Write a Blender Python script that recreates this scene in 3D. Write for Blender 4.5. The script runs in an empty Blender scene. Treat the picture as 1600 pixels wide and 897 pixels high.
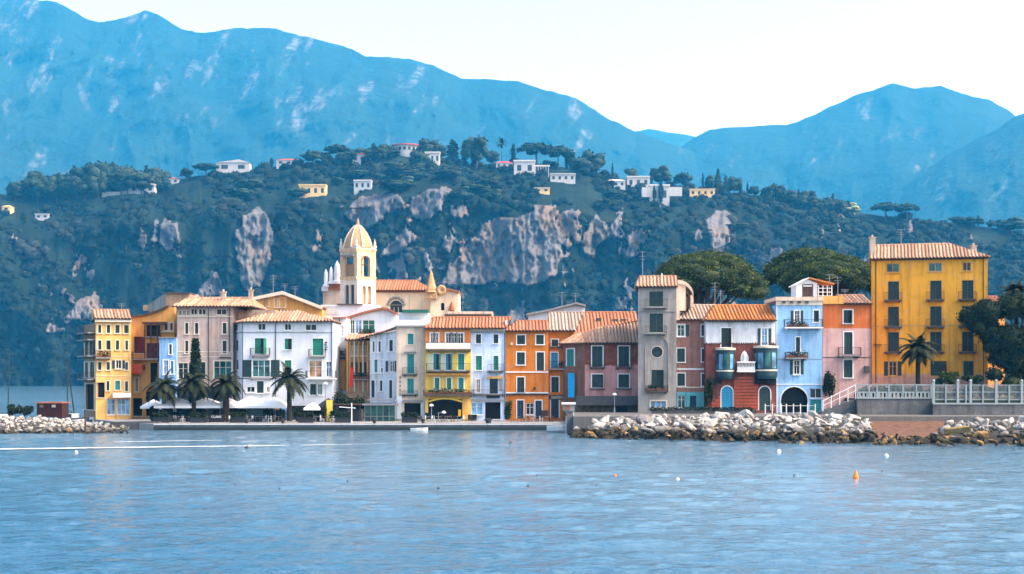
import bpy, bmesh, math, random
import numpy as np
from mathutils import Vector, Matrix, noise

SC = bpy.context.scene
COL = SC.collection
H, F, HY = 6.66, 2400.0, 590.0          # eye height (m), focal length and horizon in photo pixels
R = random.Random(7)
NR = np.random.default_rng(11)
ORG = {}


def W(px, py, Y):
    return Vector(((px - 800) / F * Y, Y, H - (py - HY) / F * Y))


def s2l(c):
    c /= 255.0
    return c / 12.92 if c <= 0.04045 else ((c + 0.055) / 1.055) ** 2.4


def rgb(r, g, b, k=1.0):
    return (s2l(r) * k, s2l(g) * k, s2l(b) * k, 1.0)


# ------------------------------------------------------------------ materials
class NT:
    def __init__(s, name):
        s.mat = bpy.data.materials.new(name)
        s.mat.use_nodes = True
        s.t = s.mat.node_tree
        s.t.nodes.clear()
        s.out = s.n('ShaderNodeOutputMaterial')
        s.b = s.n('ShaderNodeBsdfPrincipled')
        s.l(s.b.outputs[0], s.out.inputs[0])
        s.geo = s.n('ShaderNodeNewGeometry')

    def n(s, kind, **kw):
        nd = s.t.nodes.new(kind)
        for k, v in kw.items():
            setattr(nd, k, v)
        return nd

    def l(s, a, b):
        s.t.links.new(a, b)

    def noise(s, scale=1.0, detail=4.0, rough=0.55, sc=(1, 1, 1), dist=0.0, vec=None, rot=(0, 0, 0)):
        m = s.n('ShaderNodeMapping')
        m.inputs['Scale'].default_value = sc
        m.inputs['Rotation'].default_value = rot
        s.l(vec or s.geo.outputs['Position'], m.inputs[0])
        t = s.n('ShaderNodeTexNoise')
        t.inputs['Scale'].default_value = scale
        t.inputs['Detail'].default_value = detail
        t.inputs['Roughness'].default_value = rough
        t.inputs['Distortion'].default_value = dist
        s.l(m.outputs[0], t.inputs['Vector'])
        return t.outputs['Fac']

    def ramp(s, fac, a, b, lo=0.0, hi=1.0):
        r = s.n('ShaderNodeMapRange')
        r.inputs['From Min'].default_value = a
        r.inputs['From Max'].default_value = b
        r.inputs['To Min'].default_value = lo
        r.inputs['To Max'].default_value = hi
        s.l(fac, r.inputs['Value'])
        return r.outputs[0]

    def mix(s, fac, c1, c2, mode='MIX'):
        m = s.n('ShaderNodeMix', data_type='RGBA', blend_type=mode)
        for k, v in ((0, fac), (6, c1), (7, c2)):
            if hasattr(v, 'links'):
                s.l(v, m.inputs[k])
            else:
                m.inputs[k].default_value = v
        return m.outputs[2]

    def math(s, op, a, b=0.0):
        m = s.n('ShaderNodeMath', operation=op)
        for k, v in ((0, a), (1, b)):
            if hasattr(v, 'links'):
                s.l(v, m.inputs[k])
            else:
                m.inputs[k].default_value = v
        return m.outputs[0]

    def z(s):
        x = s.n('ShaderNodeSeparateXYZ')
        s.l(s.geo.outputs['Position'], x.inputs[0])
        return x.outputs[2]

    def bump(s, h, strength=0.3, dist=0.05):
        b = s.n('ShaderNodeBump')
        b.inputs['Strength'].default_value = strength
        b.inputs['Distance'].default_value = dist
        s.l(h, b.inputs['Height'])
        s.l(b.outputs[0], s.b.inputs['Normal'])

    def fin(s, col, rough=0.8, spec=0.3, metal=0.0):
        if hasattr(col, 'links'):
            s.l(col, s.b.inputs['Base Color'])
        else:
            s.b.inputs['Base Color'].default_value = col
        s.b.inputs['Roughness'].default_value = rough
        s.b.inputs['Specular IOR Level'].default_value = spec
        s.b.inputs['Metallic'].default_value = metal
        return s.mat


def sc4(c, k):
    return (min(c[0] * k, .92), min(c[1] * k, .92), min(c[2] * k, .92), 1)


def m_plaster(name, c, c2=None, zs=None, stain=0.75, edge=0.5):
    t = NT(name)
    base = c
    if c2 is not None:
        nz = t.noise(0.9, 5, .65)
        zz = t.math('ADD', t.z(), t.math('MULTIPLY', t.math('SUBTRACT', nz, 0.5), edge))
        base = t.mix(t.ramp(zz, zs - 0.06, zs + 0.06), c2, c)
    big = t.ramp(t.noise(0.3, 6, .6), .3, .72)
    cc = t.mix(t.math('MULTIPLY', big, .8), base, t.mix(1.0, base, (.78, .75, .72, 1), 'MULTIPLY'))
    st = t.ramp(t.noise(1.0, 5, .62, sc=(1.9, 1.9, .13)), .48, .68)
    cc = t.mix(t.math('MULTIPLY', st, stain), cc, t.mix(1.0, base, (.55, .5, .46, 1), 'MULTIPLY'))
    pa = t.ramp(t.noise(1.9, 6, .7, sc=(1, 1, .6)), .63, .68)
    cc = t.mix(t.math('MULTIPLY', pa, stain * .6), cc, t.mix(.5, base, (.6, .56, .5, 1)))
    md = t.noise(.85, 6, .68, dist=.3)
    cc = t.mix(t.ramp(md, .52, .66, 0, min(1, stain * .75)), cc, t.mix(1.0, cc, (.72, .70, .67, 1), 'MULTIPLY'))
    cc = t.mix(t.ramp(md, .46, .34, 0, min(.5, stain * .35)), cc, t.mix(.35, cc, (.62, .6, .56, 1)))
    t.bump(t.noise(9, 5, .7), .25, .03)
    return t.fin(cc, .88, .2)


def m_tile(name, c, dark=(.22, .1, .06, 1), pale=None):
    t = NT(name)
    pale = pale or sc4(c, 1.45)
    cc = t.mix(t.ramp(t.geo.outputs['Random Per Island'], 0, 1), sc4(c, .8), pale)
    cc = t.mix(t.ramp(t.noise(2.2, 4, .7), .42, .62), cc, c)
    cc = t.mix(t.math('MULTIPLY', t.ramp(t.noise(5.5, 3, .6), .52, .66), .55), cc, dark)
    cc = t.mix(t.math('MULTIPLY', t.ramp(t.noise(.5, 4, .6), .5, .7), .35), cc, (.2, .17, .13, 1))
    t.bump(t.noise(4, 3, .6), .5, .08)
    return t.fin(cc, .85, .2)


def m_plain(name, c, rough=.6, spec=.4, metal=0.0, var=.2, scale=3.0, bump=0.0):
    t = NT(name)
    cc = t.mix(t.ramp(t.noise(scale, 5, .65), .3, .7), sc4(c, 1 - var), sc4(c, 1 + var))
    if bump:
        t.bump(t.noise(scale * 4, 5, .7), bump, .05)
    return t.fin(cc, rough, spec, metal)


def m_shutter(name, c):
    t = NT(name)
    w = t.n('ShaderNodeTexWave', wave_type='BANDS', bands_direction='Z')
    w.inputs['Scale'].default_value = 1.2
    t.l(t.geo.outputs['Position'], w.inputs['Vector'])
    cc = t.mix(t.ramp(t.geo.outputs['Random Per Island'], 0, 1), sc4(c, .85), sc4(c, 1.15))
    cc = t.mix(t.math('MULTIPLY', t.ramp(t.noise(2.5, 5, .7), .45, .75), .5), cc, sc4(c, .6))
    cc = t.mix(t.ramp(w.outputs['Fac'], .5, 0, 0, .5), cc, sc4(c, .45))
    t.bump(w.outputs['Fac'], .5, .03)
    return t.fin(cc, .55, .4)


def m_glass(name, c=(.012, .022, .026, 1)):
    t = NT(name)
    cc = t.mix(t.ramp(t.noise(.8, 3, .5), .35, .65), sc4(c, .5), sc4(c, 2.0))
    return t.fin(cc, .12, .5)


def m_leaf(name, c1, c2, c3=None, scale=.5):
    t = NT(name)
    cc = t.mix(t.ramp(t.noise(scale, 4, .6), .35, .65), c1, c2)
    r = t.geo.outputs['Random Per Island']
    cc = t.mix(t.ramp(r, .55, 1.0, 0, .8), cc, c3 or sc4(c2, 1.7))
    cc = t.mix(t.ramp(r, 0, .3, .6, 0), cc, sc4(c1, .5))
    return t.fin(cc, .75, .15)


# ------------------------------------------------------------------ mesh building
class MB:
    def __init__(s):
        s.v, s.f, s.m = [], [], []

    def poly(s, pts, m=0):
        i = len(s.v)
        s.v += [tuple(p) for p in pts]
        s.f.append(tuple(range(i, i + len(pts))))
        s.m.append(m)

    def obox(s, o, ux, uy, uz, m=0):
        o, ux, uy, uz = Vector(o), Vector(ux), Vector(uy), Vector(uz)
        i = len(s.v)
        p = [o, o + ux, o + ux + uy, o + uy]
        s.v += [tuple(q) for q in p] + [tuple(q + uz) for q in p]
        for q in ((3, 2, 1, 0), (4, 5, 6, 7), (0, 1, 5, 4), (1, 2, 6, 5), (2, 3, 7, 6), (3, 0, 4, 7)):
            s.f.append(tuple(i + k for k in q))
            s.m.append(m)

    def box(s, a, b, m=0):
        s.obox(a, (b[0] - a[0], 0, 0), (0, b[1] - a[1], 0), (0, 0, b[2] - a[2]), m)

    def cyl(s, p0, p1, r0, r1=None, n=8, m=0, cap=True):
        p0, p1 = Vector(p0), Vector(p1)
        r1 = r0 if r1 is None else r1
        d = (p1 - p0).normalized()
        a = d.orthogonal().normalized()
        b = d.cross(a)
        i = len(s.v)
        for p, r in ((p0, r0), (p1, r1)):
            for k in range(n):
                t = 2 * math.pi * k / n
                s.v.append(tuple(p + (a * math.cos(t) + b * math.sin(t)) * r))
        for k in range(n):
            s.f.append((i + k, i + (k + 1) % n, i + n + (k + 1) % n, i + n + k))
            s.m.append(m)
        if cap:
            s.f.append(tuple(i + n - 1 - k for k in range(n)))
            s.f.append(tuple(i + n + k for k in range(n)))
            s.m += [m, m]

    def lathe(s, c, prof, n=12, rot=0.0, m=0, a0=0.0, a1=2 * math.pi):
        c = Vector(c)
        full = abs(a1 - a0 - 2 * math.pi) < 1e-6
        k = n if full else n + 1
        i = len(s.v)
        for r, z in prof:
            for j in range(k):
                t = rot + a0 + (a1 - a0) * j / n
                s.v.append((c.x + r * math.cos(t), c.y + r * math.sin(t), c.z + z))
        for q in range(len(prof) - 1):
            for j in range(n):
                j2 = (j + 1) % k
                s.f.append((i + q * k + j, i + q * k + j2, i + (q + 1) * k + j2, i + (q + 1) * k + j))
                s.m.append(m)

    def tube(s, pts, r, n=5, m=0):
        for a, b in zip(pts, pts[1:]):
            s.cyl(a, b, r, r, n, m, cap=False)

    def build(s, name, mats, parent=None, smooth=False, org=None):
        me = bpy.data.meshes.new(name)
        o = ORG.get(parent, Vector((0, 0, 0))) if parent is not None else (org or Vector((0, 0, 0)))
        me.from_pydata([(x - o[0], y - o[1], z - o[2]) for x, y, z in s.v], [], s.f)
        if not isinstance(mats, (list, tuple)):
            mats = [mats]
        for mm in mats:
            me.materials.append(mm)
        me.polygons.foreach_set('material_index', s.m)
        if smooth:
            me.polygons.foreach_set('use_smooth', [True] * len(s.f))
        ob = bpy.data.objects.new(name, me)
        COL.objects.link(ob)
        if parent is not None:
            ob.parent = parent
            ORG[ob] = o
        else:
            ob.location = o
            ORG[ob] = Vector(o)
        return ob


def np_obj(name, V, Fc, mats, parent=None, org=(0, 0, 0), smooth=False, attrs=None):
    V = np.asarray(V, dtype=np.float32) - np.asarray(org, dtype=np.float32)
    Fc = np.asarray(Fc, dtype=np.int32)
    me = bpy.data.meshes.new(name)
    k = Fc.shape[1]
    me.vertices.add(len(V))
    me.vertices.foreach_set('co', V.ravel())
    me.loops.add(Fc.size)
    me.loops.foreach_set('vertex_index', Fc.ravel())
    me.polygons.add(len(Fc))
    me.polygons.foreach_set('loop_start', np.arange(len(Fc), dtype=np.int32) * k)
    if smooth:
        me.polygons.foreach_set('use_smooth', np.ones(len(Fc), dtype=bool))
    me.update(calc_edges=True)
    for an, av in (attrs or {}).items():
        a = me.attributes.new(an, 'FLOAT', 'POINT')
        a.data.foreach_set('value', np.asarray(av, dtype=np.float32))
    for mm in (mats if isinstance(mats, (list, tuple)) else [mats]):
        me.materials.append(mm)
    ob = bpy.data.objects.new(name, me)
    COL.objects.link(ob)
    if parent is not None:
        ob.parent = parent
        ORG[ob] = Vector(org)
    else:
        ob.location = org
        ORG[ob] = Vector(org)
    return ob


def tag(o, label=None, cat=None, group=None, kind=None):
    if label: o['label'] = label
    if cat: o['category'] = cat
    if group: o['group'] = group
    if kind: o['kind'] = kind
    return o


def thing(name, label, cat, loc, group=None):
    o = bpy.data.objects.new(name, None)
    o.empty_display_size = .3
    COL.objects.link(o)
    o.location = loc
    ORG[o] = Vector(loc)
    return tag(o, label, cat, group)


def dup(o, loc, rz=None, scale=None, label=None, group=None):
    c = o.copy()
    COL.objects.link(c)
    c.location = loc
    if rz is not None: c.rotation_euler[2] = rz
    if scale is not None: c.scale = scale
    if label: c['label'] = label
    if group: c['group'] = group
    for ch in list(o.children):
        d = ch.copy()
        COL.objects.link(d)
        d.parent = c
        for g in list(ch.children):
            e = g.copy()
            COL.objects.link(e)
            e.parent = d
    return c


# ------------------------------------------------------------------ facades
class Fac:
    """A vertical wall plane seen between two photo columns, each at its own distance."""
    def __init__(s, x0, Y0, x1=None, Y1=None, Yref=None):
        x1 = x0 + 10 if x1 is None else x1
        Y1 = Y0 if Y1 is None else Y1
        s.A = Vector(((x0 - 800) / F * Y0, Y0))
        B = Vector(((x1 - 800) / F * Y1, Y1))
        s.d = (B - s.A).normalized()
        s.nrm = Vector((s.d.y, -s.d.x, 0))
        s.Y = Yref or (Y0 + Y1) / 2
        s.k = F / s.Y

    def P(s, px, py, o=0.0):
        k = (px - 800) / F
        Y = (s.A.x * s.d.y - s.A.y * s.d.x) / (k * s.d.y - s.d.x)
        return Vector((k * Y, Y, H - (py - HY) / F * s.Y)) + s.nrm * o

    def yg(s, z):
        return HY + (H - z) * F / s.Y

    def zz(s, py):
        return H - (py - HY) / F * s.Y

    def box(s, mb, x0, x1, y0, y1, o0, o1, m=0):
        a = s.P(x0, y1, o0)
        mb.obox(a, s.P(x1, y1, o0) - a, s.nrm * (o1 - o0), s.P(x0, y0, o0) - a, m)


def arch_pts(x0, x1, y0, n=8):
    r = (x1 - x0) / 2
    return [(x0 + r - r * math.cos(math.pi * i / n), y0 + r - r * math.sin(math.pi * i / n)) for i in range(n + 1)]


def wall_mesh(mb, fac, x0, x1, yt, yb, ops, depth, top=None, ends=True, rec=.28, m=0):
    xs = sorted({x0, x1} | {min(max(v, x0), x1) for o in ops for v in o[:2]})
    ys = sorted({yt, yb} | {min(max(v, yt), yb) for o in ops for v in o[2:4]})
    for xa, xb in zip(xs, xs[1:]):
        for ya, yb2 in zip(ys, ys[1:]):
            cx, cy = (xa + xb) / 2, (ya + yb2) / 2
            if any(o[0] < cx < o[1] and o[2] < cy < o[3] for o in ops):
                continue
            mb.poly([fac.P(xa, yb2), fac.P(xb, yb2), fac.P(xb, ya), fac.P(xa, ya)], m)
    for o in ops:
        a, b, c, d = o[:4]
        arch = len(o) > 4 and o[4]
        P = fac.P
        if arch:
            ap = arch_pts(a, b, c)
            h = len(ap) // 2
            mb.poly([P(a, c)] + [P(*q) for q in ap[:h + 1]][::-1], m)
            mb.poly([P(b, c)] + [P(*q) for q in ap[h:]][::-1], m)
            for q, q2 in zip(ap, ap[1:]):
                mb.poly([P(*q), P(*q2), P(*q2, -rec), P(*q, -rec)], m)
            c = ap[0][1]
        else:
            mb.poly([P(a, c), P(b, c), P(b, c, -rec), P(a, c, -rec)], m)
        mb.poly([P(a, d), P(a, c), P(a, c, -rec), P(a, d, -rec)], m)
        mb.poly([P(b, d), P(b, c), P(b, c, -rec), P(b, d, -rec)], m)
        mb.poly([P(a, d), P(b, d), P(b, d, -rec), P(a, d, -rec)], m)
    prof = [(x0, yt)] + (top or []) + [(x1, yt)]
    if top:
        mb.poly([fac.P(*q) for q in prof][::-1], m)
    if depth:
        mb.poly([fac.P(x0, yb, -depth), fac.P(x1, yb, -depth)] + [fac.P(*q, -depth) for q in prof[::-1]], m)
        if ends:
            for x in (x0, x1):
                mb.poly([fac.P(x, yb), fac.P(x, yb, -depth), fac.P(x, yt, -depth), fac.P(x, yt)], m)
        for q, q2 in zip(prof, prof[1:]):
            if q != q2:
                mb.poly([fac.P(*q), fac.P(*q2), fac.P(*q2, -depth), fac.P(*q, -depth)], m)


def tile_slope(mb, a, b, c, d, rib=.46, m=0, hgt=.17):
    """Ribbed tiles on the quad eave a-b, ridge d-c (each rib an island of its own)."""
    a, b, c, d = map(Vector, (a, b, c, d))
    e = (b - a); L = e.length; e.normalize()
    nrm = e.cross(d - a)
    if nrm.length < 1e-6: nrm = e.cross(c - a)
    nrm.normalize()
    if nrm.z < 0: nrm = -nrm
    s = nrm.cross(e)
    if s.dot(d - a) < 0: s = -s
    dx, dy = (d - a).dot(e), (d - a).dot(s)
    cx, cy = (c - a).dot(e), (c - a).dot(s)
    lo, hi = min(0, dx), max(L, cx)

    def span(u):
        s0 = 0.0
        if u < 0: s0 = dy * u / dx if dx else 0
        if u > L: s0 = cy * (u - L) / (cx - L) if cx != L else 0
        if 0 <= u < dx: s1 = dy * u / dx
        elif cx < u <= L: s1 = cy * (L - u) / (L - cx)
        else:
            w = 0 if cx == dx else min(max((u - dx) / (cx - dx), 0), 1)
            s1 = dy + (cy - dy) * w
        return s0, max(s1, s0)
    n = max(2, int(round((hi - lo) / rib)))
    w = (hi - lo) / n
    for i in range(n):
        prev = None
        jit = R.uniform(-.02, .02)
        for q, hh in ((0, 0), (.22, .75), (.42, 1), (.62, .75), (.8, 0), (1.0, -.25)):
            u = lo + (i + q) * w
            s0, s1 = span(u)
            s0 -= .05 + jit
            pa = a + e * u + s * s0 + nrm * (hh * hgt)
            pb = a + e * u + s * s1 + nrm * (hh * hgt)
            if prev:
                k = len(mb.v)
                if q == .22:
                    mb.v += [tuple(prev[0]), tuple(pa), tuple(pb), tuple(prev[1])]
                    mb.f.append((k, k + 1, k + 2, k + 3))
                else:
                    mb.v += [tuple(pa), tuple(pb)]
                    mb.f.append((last[0], k, k + 1, last[1]))
                mb.m.append(m)
                last = (len(mb.v) - 2 if q != .22 else k + 1, len(mb.v) - 1 if q != .22 else k + 2)
            prev = (pa, pb)
    low = nrm * -.14
    mb.poly([a + low, b + low, c + low, d + low], 1)
    mb.poly([a + low, b + low, b, a], 1)


class House:
    def __init__(s, name, label, cat, fac, x0, x1, yt, z, depth, wall, trim, top=None, group=None):
        s.fac, s.x0, s.x1, s.yt, s.z, s.depth = fac, x0, x1, yt, z, depth
        s.wm, s.tm, s.top = wall, trim, top
        c = fac.P((x0 + x1) / 2, fac.yg(z), -depth / 2)
        s.root = thing(name, label, cat, c, group)
        s.ops = []
        s.queue = []

    def win(s, x0, x1, y0, y1, kind='S', sh=None, sur=True, arch=False, trim=None, fac=None, glass=None, name='window', deep=.14, inset=None):
        fac = fac or s.fac
        if fac is s.fac: s.ops.append((x0, x1, y0, y1, arch))
        P, k = fac.P, fac.k
        tm = trim or s.tm
        px = lambda m_: m_ * k
        mb = MB()
        t = px(.13)
        if sur and not arch:
            fac.box(mb, x0 - t, x0, y0, y1, .0, .045)
            fac.box(mb, x1, x1 + t, y0, y1, .0, .045)
            fac.box(mb, x0 - t, x1 + t, y0 - t, y0, .0, .05)
            if kind != 'D': fac.box(mb, x0 - t * 1.4, x1 + t * 1.4, y1, y1 + t, .0, .16)
        elif arch:
            ap = arch_pts(x0, x1, y0, 10)
            r = (x1 - x0) / 2
            ao = arch_pts(x0 - t, x1 + t, y0 - t, 10)
            for i in range(10):
                mb.poly([P(*ap[i], .04), P(*ap[i + 1], .04), P(*ao[i + 1], .04), P(*ao[i], .04)])
                mb.poly([P(*ao[i], .04), P(*ao[i + 1], .04), P(*ao[i + 1], 0), P(*ao[i], 0)])
                mb.poly([P(*ap[i], .04), P(*ap[i + 1], .04), P(*ap[i + 1], -.02), P(*ap[i], -.02)])
            fac.box(mb, x0 - t, x0, ap[0][1], y1, .0, .04)
            fac.box(mb, x1, x1 + t, ap[0][1], y1, .0, .04)
        else:
            fac.box(mb, x0 - t * .6, x1 + t * .6, y1, y1 + t * .8, .0, .12)
        f = px(.07)
        yt2 = y0 + ((x1 - x0) / 2 if arch else 0)
        o0, o1 = -deep - .05, -deep + .03
        if kind in 'GO':
            fac.box(mb, x0, x0 + f, yt2, y1, o0, o1); fac.box(mb, x1 - f, x1, yt2, y1, o0, o1)
            if not arch: fac.box(mb, x0 + f, x1 - f, y0, y0 + f, o0, o1)
            fac.box(mb, x0 + f, x1 - f, y1 - f, y1, o0, o1)
            xm = (x0 + x1) / 2
            nm = 1 if (x1 - x0) / k < 1.7 else int((x1 - x0) / k / .9)
            for i in range(1, nm + 1):
                xm = x0 + (x1 - x0) * i / (nm + 1)
                fac.box(mb, xm - f * .5, xm + f * .5, yt2 + f, y1 - f, o0, o1)
            if (y1 - y0) / k > 1.3:
                ym = y0 + (y1 - y0) * .36
                fac.box(mb, x0 + f, x1 - f, ym - f * .3, ym + f * .3, o0 + .012, o1 - .012)
        if not mb.v:
            fac.box(mb, x0, x1, y1 - f, y1, o0, o1)
        wo = mb.build(name, tm, s.root)
        sh = sh or M['green_shutter']
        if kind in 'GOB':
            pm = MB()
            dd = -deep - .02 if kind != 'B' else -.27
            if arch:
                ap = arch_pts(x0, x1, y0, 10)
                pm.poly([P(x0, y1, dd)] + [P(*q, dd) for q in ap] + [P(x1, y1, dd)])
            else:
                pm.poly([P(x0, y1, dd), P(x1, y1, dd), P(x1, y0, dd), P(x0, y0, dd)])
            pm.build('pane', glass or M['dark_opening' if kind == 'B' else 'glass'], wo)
        if kind == 'S' or kind == 'D':
            xm = (x0 + x1) / 2
            nm_ = 'shutter' if kind == 'S' else 'door_leaf'
            ajar = kind == 'S' and not arch and (x1 - x0) > 5.5 and R.random() < .3
            if ajar:
                pm = MB(); pm.poly([P(x0, y1, -.2), P(x1, y1, -.2), P(x1, y0, -.2), P(x0, y0, -.2)])
                pm.build('pane', glass or M['glass'], wo)
            for xa, xb in ((x0 + .1, xm - .12), (xm + .12, x1 - .1)):
                q = MB()
                if ajar and xa > xm:
                    hi_, ww_ = P(xb, y1, -.05), (xb - xa) / k
                    an = R.uniform(.9, 2.3)
                    d3 = Vector((fac.d.x, fac.d.y, 0))
                    q.obox(hi_, (-d3 * math.cos(an) + fac.nrm * math.sin(an)) * ww_, fac.nrm * math.cos(an) * .05 + d3 * math.sin(an) * .05, (0, 0, (y1 - y0) / k))
                elif arch:
                    ap = [(min(max(u, xa), xb), v) for u, v in arch_pts(x0, x1, y0, 16)]
                    pts = [(xa, y1)] + ap + [(xb, y1)]
                    q.poly([P(u, v, -.06) for u, v in pts])
                else:
                    fac.box(q, xa, xb, y0, y1, -.17, -.11)
                    b = f * .9
                    fac.box(q, xa, xa + b, y0, y1, -.112, -.09); fac.box(q, xb - b, xb, y0, y1, -.112, -.09)
                    for yy in (y0, (y0 + y1) / 2 - b / 2, y1 - b):
                        fac.box(q, xa + b, xb - b, yy, yy + b, -.112, -.09)
                q.build(nm_, sh, wo)
        if kind == 'O':
            w = (x1 - x0) * .5
            for xa, xb in ((x0 - w - t, x0 - t), (x1 + t, x1 + t + w)):
                q = MB()
                fac.box(q, xa, xb, y0, y1, .01, .06)
                q.build('shutter', sh, wo)
        return wo

    def balcony(s, x0, x1, yf, h=1.0, out=.9, mat=None, fac=None, slab=None, bars=True, plants=None, panel=None):
        fac = fac or s.fac
        k = fac.k
        mb = MB()
        t = .16 * k
        fac.box(mb, x0, x1, yf, yf + t, .003, out)
        for xx in (x0 + .25 * k, x1 - .4 * k):
            fac.box(mb, xx, xx + .15 * k, yf + t, yf + t * 2, .003, out * .6)
        b = mb.build('balcony', slab or M['stone_grey'], s.root)
        r = MB()
        hp = h * k
        yt = yf - hp
        P = fac.P
        e = out - .05
        for yy, rr in ((yt, .03), (yf - .08 * k, .02)):
            r.tube([P(x0 + .3, yy, 0), P(x0 + .3, yy, e), P(x1 - .3, yy, e), P(x1 - .3, yy, 0)], rr, 4)
        if bars:
            n = int((x1 - x0) / k / .16)
            for i in range(n + 1):
                x = x0 + .3 + (x1 - x0 - .6) * i / n
                r.cyl(P(x, yf, e), P(x, yt, e), .014, .014, 4, cap=False)
            for i in range(int(out / .16) + 1):
                for x in (x0 + .3, x1 - .3):
                    r.cyl(P(x, yf, i * .16), P(x, yt, i * .16), .014, .014, 4, cap=False)
        if panel:
            fac.box(r, x0 + .6, x1 - .6, yt + .12 * k, yf - .12 * k, e - .02, e + .01, 1)
        r.build('railing', [mat or M['iron'], panel or M['iron']], b)
        if plants:
            xa, xb = plants
            q = MB()
            fac.box(q, xa, xb, yf - .35 * k, yf - .02 * k, e - .35, e - .08)
            fb = q.build('flower_box', M['terracotta'], b)
            c = P((xa + xb) / 2, yf - .5 * k, e - .2)
            hw = (xb - xa) / k / 2
            leafs('plants', [(c, (hw, .3, .4))], int(90 * hw + 40), .16, M['hedge_leaf'], b, org=ORG[b])
        return b

    def band(s, y0, y1, out=.06, mat=None, x0=None, x1=None, name='string_course', fac=None):
        mb = MB()
        (fac or s.fac).box(mb, s.x0 if x0 is None else x0, s.x1 if x1 is None else x1, y0, y1, .002, out)
        return mb.build(name, mat or s.tm, s.root)

    def pipe(s, x, y0, y1, mat=None, fac=None):
        mb = MB()
        fac = fac or s.fac
        mb.cyl(fac.P(x, y1, .08), fac.P(x, y0, .08), .055, .055, 6)
        return mb.build('drainpipe', mat or M['iron'], s.root)

    def slab(s, name, x0, x1, y0, y1, o0, o1, mat, fac=None):
        mb = MB()
        (fac or s.fac).box(mb, x0, x1, y0, y1, o0, o1)
        return mb.build(name, mat, s.root)

    def roof(s, x0, x1, ye, yr, mat, xr0=None, xr1=None, over=.5, depth=None, rib=.46, soffit=None, fac=None, gable=True, fr=.5, yeR=None):
        fac = fac or s.fac
        D = depth or s.depth
        xr0 = x0 if xr0 is None else xr0
        xr1 = x1 if xr1 is None else xr1
        a, b = fac.P(x0, ye, over), fac.P(x1, yeR or ye, over)
        rY = fac.Y + D * fr
        zr = H - (yr - HY) / F * rY
        ctr = fac.nrm * (-(D * fr))
        def ridge(px):
            k = (px - 800) / F
            A = fac.A + Vector((ctr.x, ctr.y))
            Y = (A.x * fac.d.y - A.y * fac.d.x) / (k * fac.d.y - fac.d.x)
            return Vector((k * Y, Y, zr))
        d, c = ridge(xr0), ridge(xr1)
        e = Vector((fac.d.x, fac.d.y, 0))
        if xr0 == x0: d = d + e * ((a - d).dot(e))
        if xr1 == x1: c = c + e * ((b - c).dot(e))
        a2, b2 = a - fac.nrm * (D + 2 * over), b - fac.nrm * (D + 2 * over)
        mb = MB()
        tile_slope(mb, a, b, c, d, rib)
        tile_slope(mb, b2, a2, d, c, rib)
        if xr0 != x0 and (d - a).dot(e) > .3: tile_slope(mb, a2, a, d, d, rib)
        elif gable: mb.poly([a, d, a2], 2)
        if xr1 != x1 and (b - c).dot(e) > .3: tile_slope(mb, b, b2, c, c, rib)
        elif gable: mb.poly([b, b2, c], 2)
        mb.cyl(d + Vector((0, 0, .06)), c + Vector((0, 0, .06)), .14, .14, 8)
        ro = mb.build('roof', [mat, soffit or M['eave'], s.wm], s.root)
        s.roof_ob = ro
        return ro

    def chimney(s, px, py0, py1, o=-3.0, w=.7, mat=None):
        mb = MB()
        Y = s.fac.Y - o
        p = W(px, py1, Y)
        h = (py1 - py0) * Y / F
        mb.box((p.x - w / 2, Y - w / 2, p.z - 1.5), (p.x + w / 2, Y + w / 2, p.z + h))
        mb.box((p.x - w / 2 - .1, Y - w / 2 - .1, p.z + h), (p.x + w / 2 + .1, Y + w / 2 + .1, p.z + h + .12))
        mb.cyl((p.x, Y, p.z + h + .12), (p.x, Y, p.z + h + .45), .16, .13, 8)
        return mb.build('chimney', mat or M['chimney'], s.roof_ob if hasattr(s, 'roof_ob') else s.root)

    def antenna(s, px, py0, py1, o=-3.0):
        mb = MB()
        Y = s.fac.Y - o
        a, b = W(px, py1, Y), W(px, py0, Y)
        mb.cyl(a - Vector((0, 0, 1.2)), b, .05, .04, 5)
        for i, t in enumerate((.04, .2, .32)):
            q = b.lerp(a, t)
            wd = .55 - .1 * i
            mb.cyl(q - Vector((wd, 0, 0)), q + Vector((wd, 0, 0)), .035, .035, 4)
            for j in range(4):
                x = q.x - wd + 2 * wd * (j + .5) / 4
                mb.cyl((x, Y - .25, q.z), (x, Y + .25, q.z), .012, .012, 4)
        return mb.build('antenna', M['metal'], s.root)

    def finish(s, rec=.28):
        mb = MB()
        wall_mesh(mb, s.fac, s.x0, s.x1, s.yt, s.fac.yg(s.z), s.ops, s.depth, s.top, rec=rec)
        return mb.build('wall', s.wm, s.root)


# ------------------------------------------------------------------ foliage
def leaf_quads(cent, size, rng, flat=0.0):
    """n leaf-sized quads at given centres, random orientation."""
    n = len(cent)
    a = rng.normal(size=(n, 3)); a[:, 2] *= (1 - flat)
    a /= np.linalg.norm(a, axis=1)[:, None] + 1e-9
    b = rng.normal(size=(n, 3))
    b -= (a * b).sum(1)[:, None] * a
    b /= np.linalg.norm(b, axis=1)[:, None] + 1e-9
    s = (size * rng.uniform(.55, 1.25, n))[:, None]
    V = np.stack([cent - a * s, cent - b * s * .5, cent + a * s, cent + b * s * .5], 1).reshape(-1, 3)
    Fc = np.arange(4 * n).reshape(-1, 4)
    return V, Fc


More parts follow.
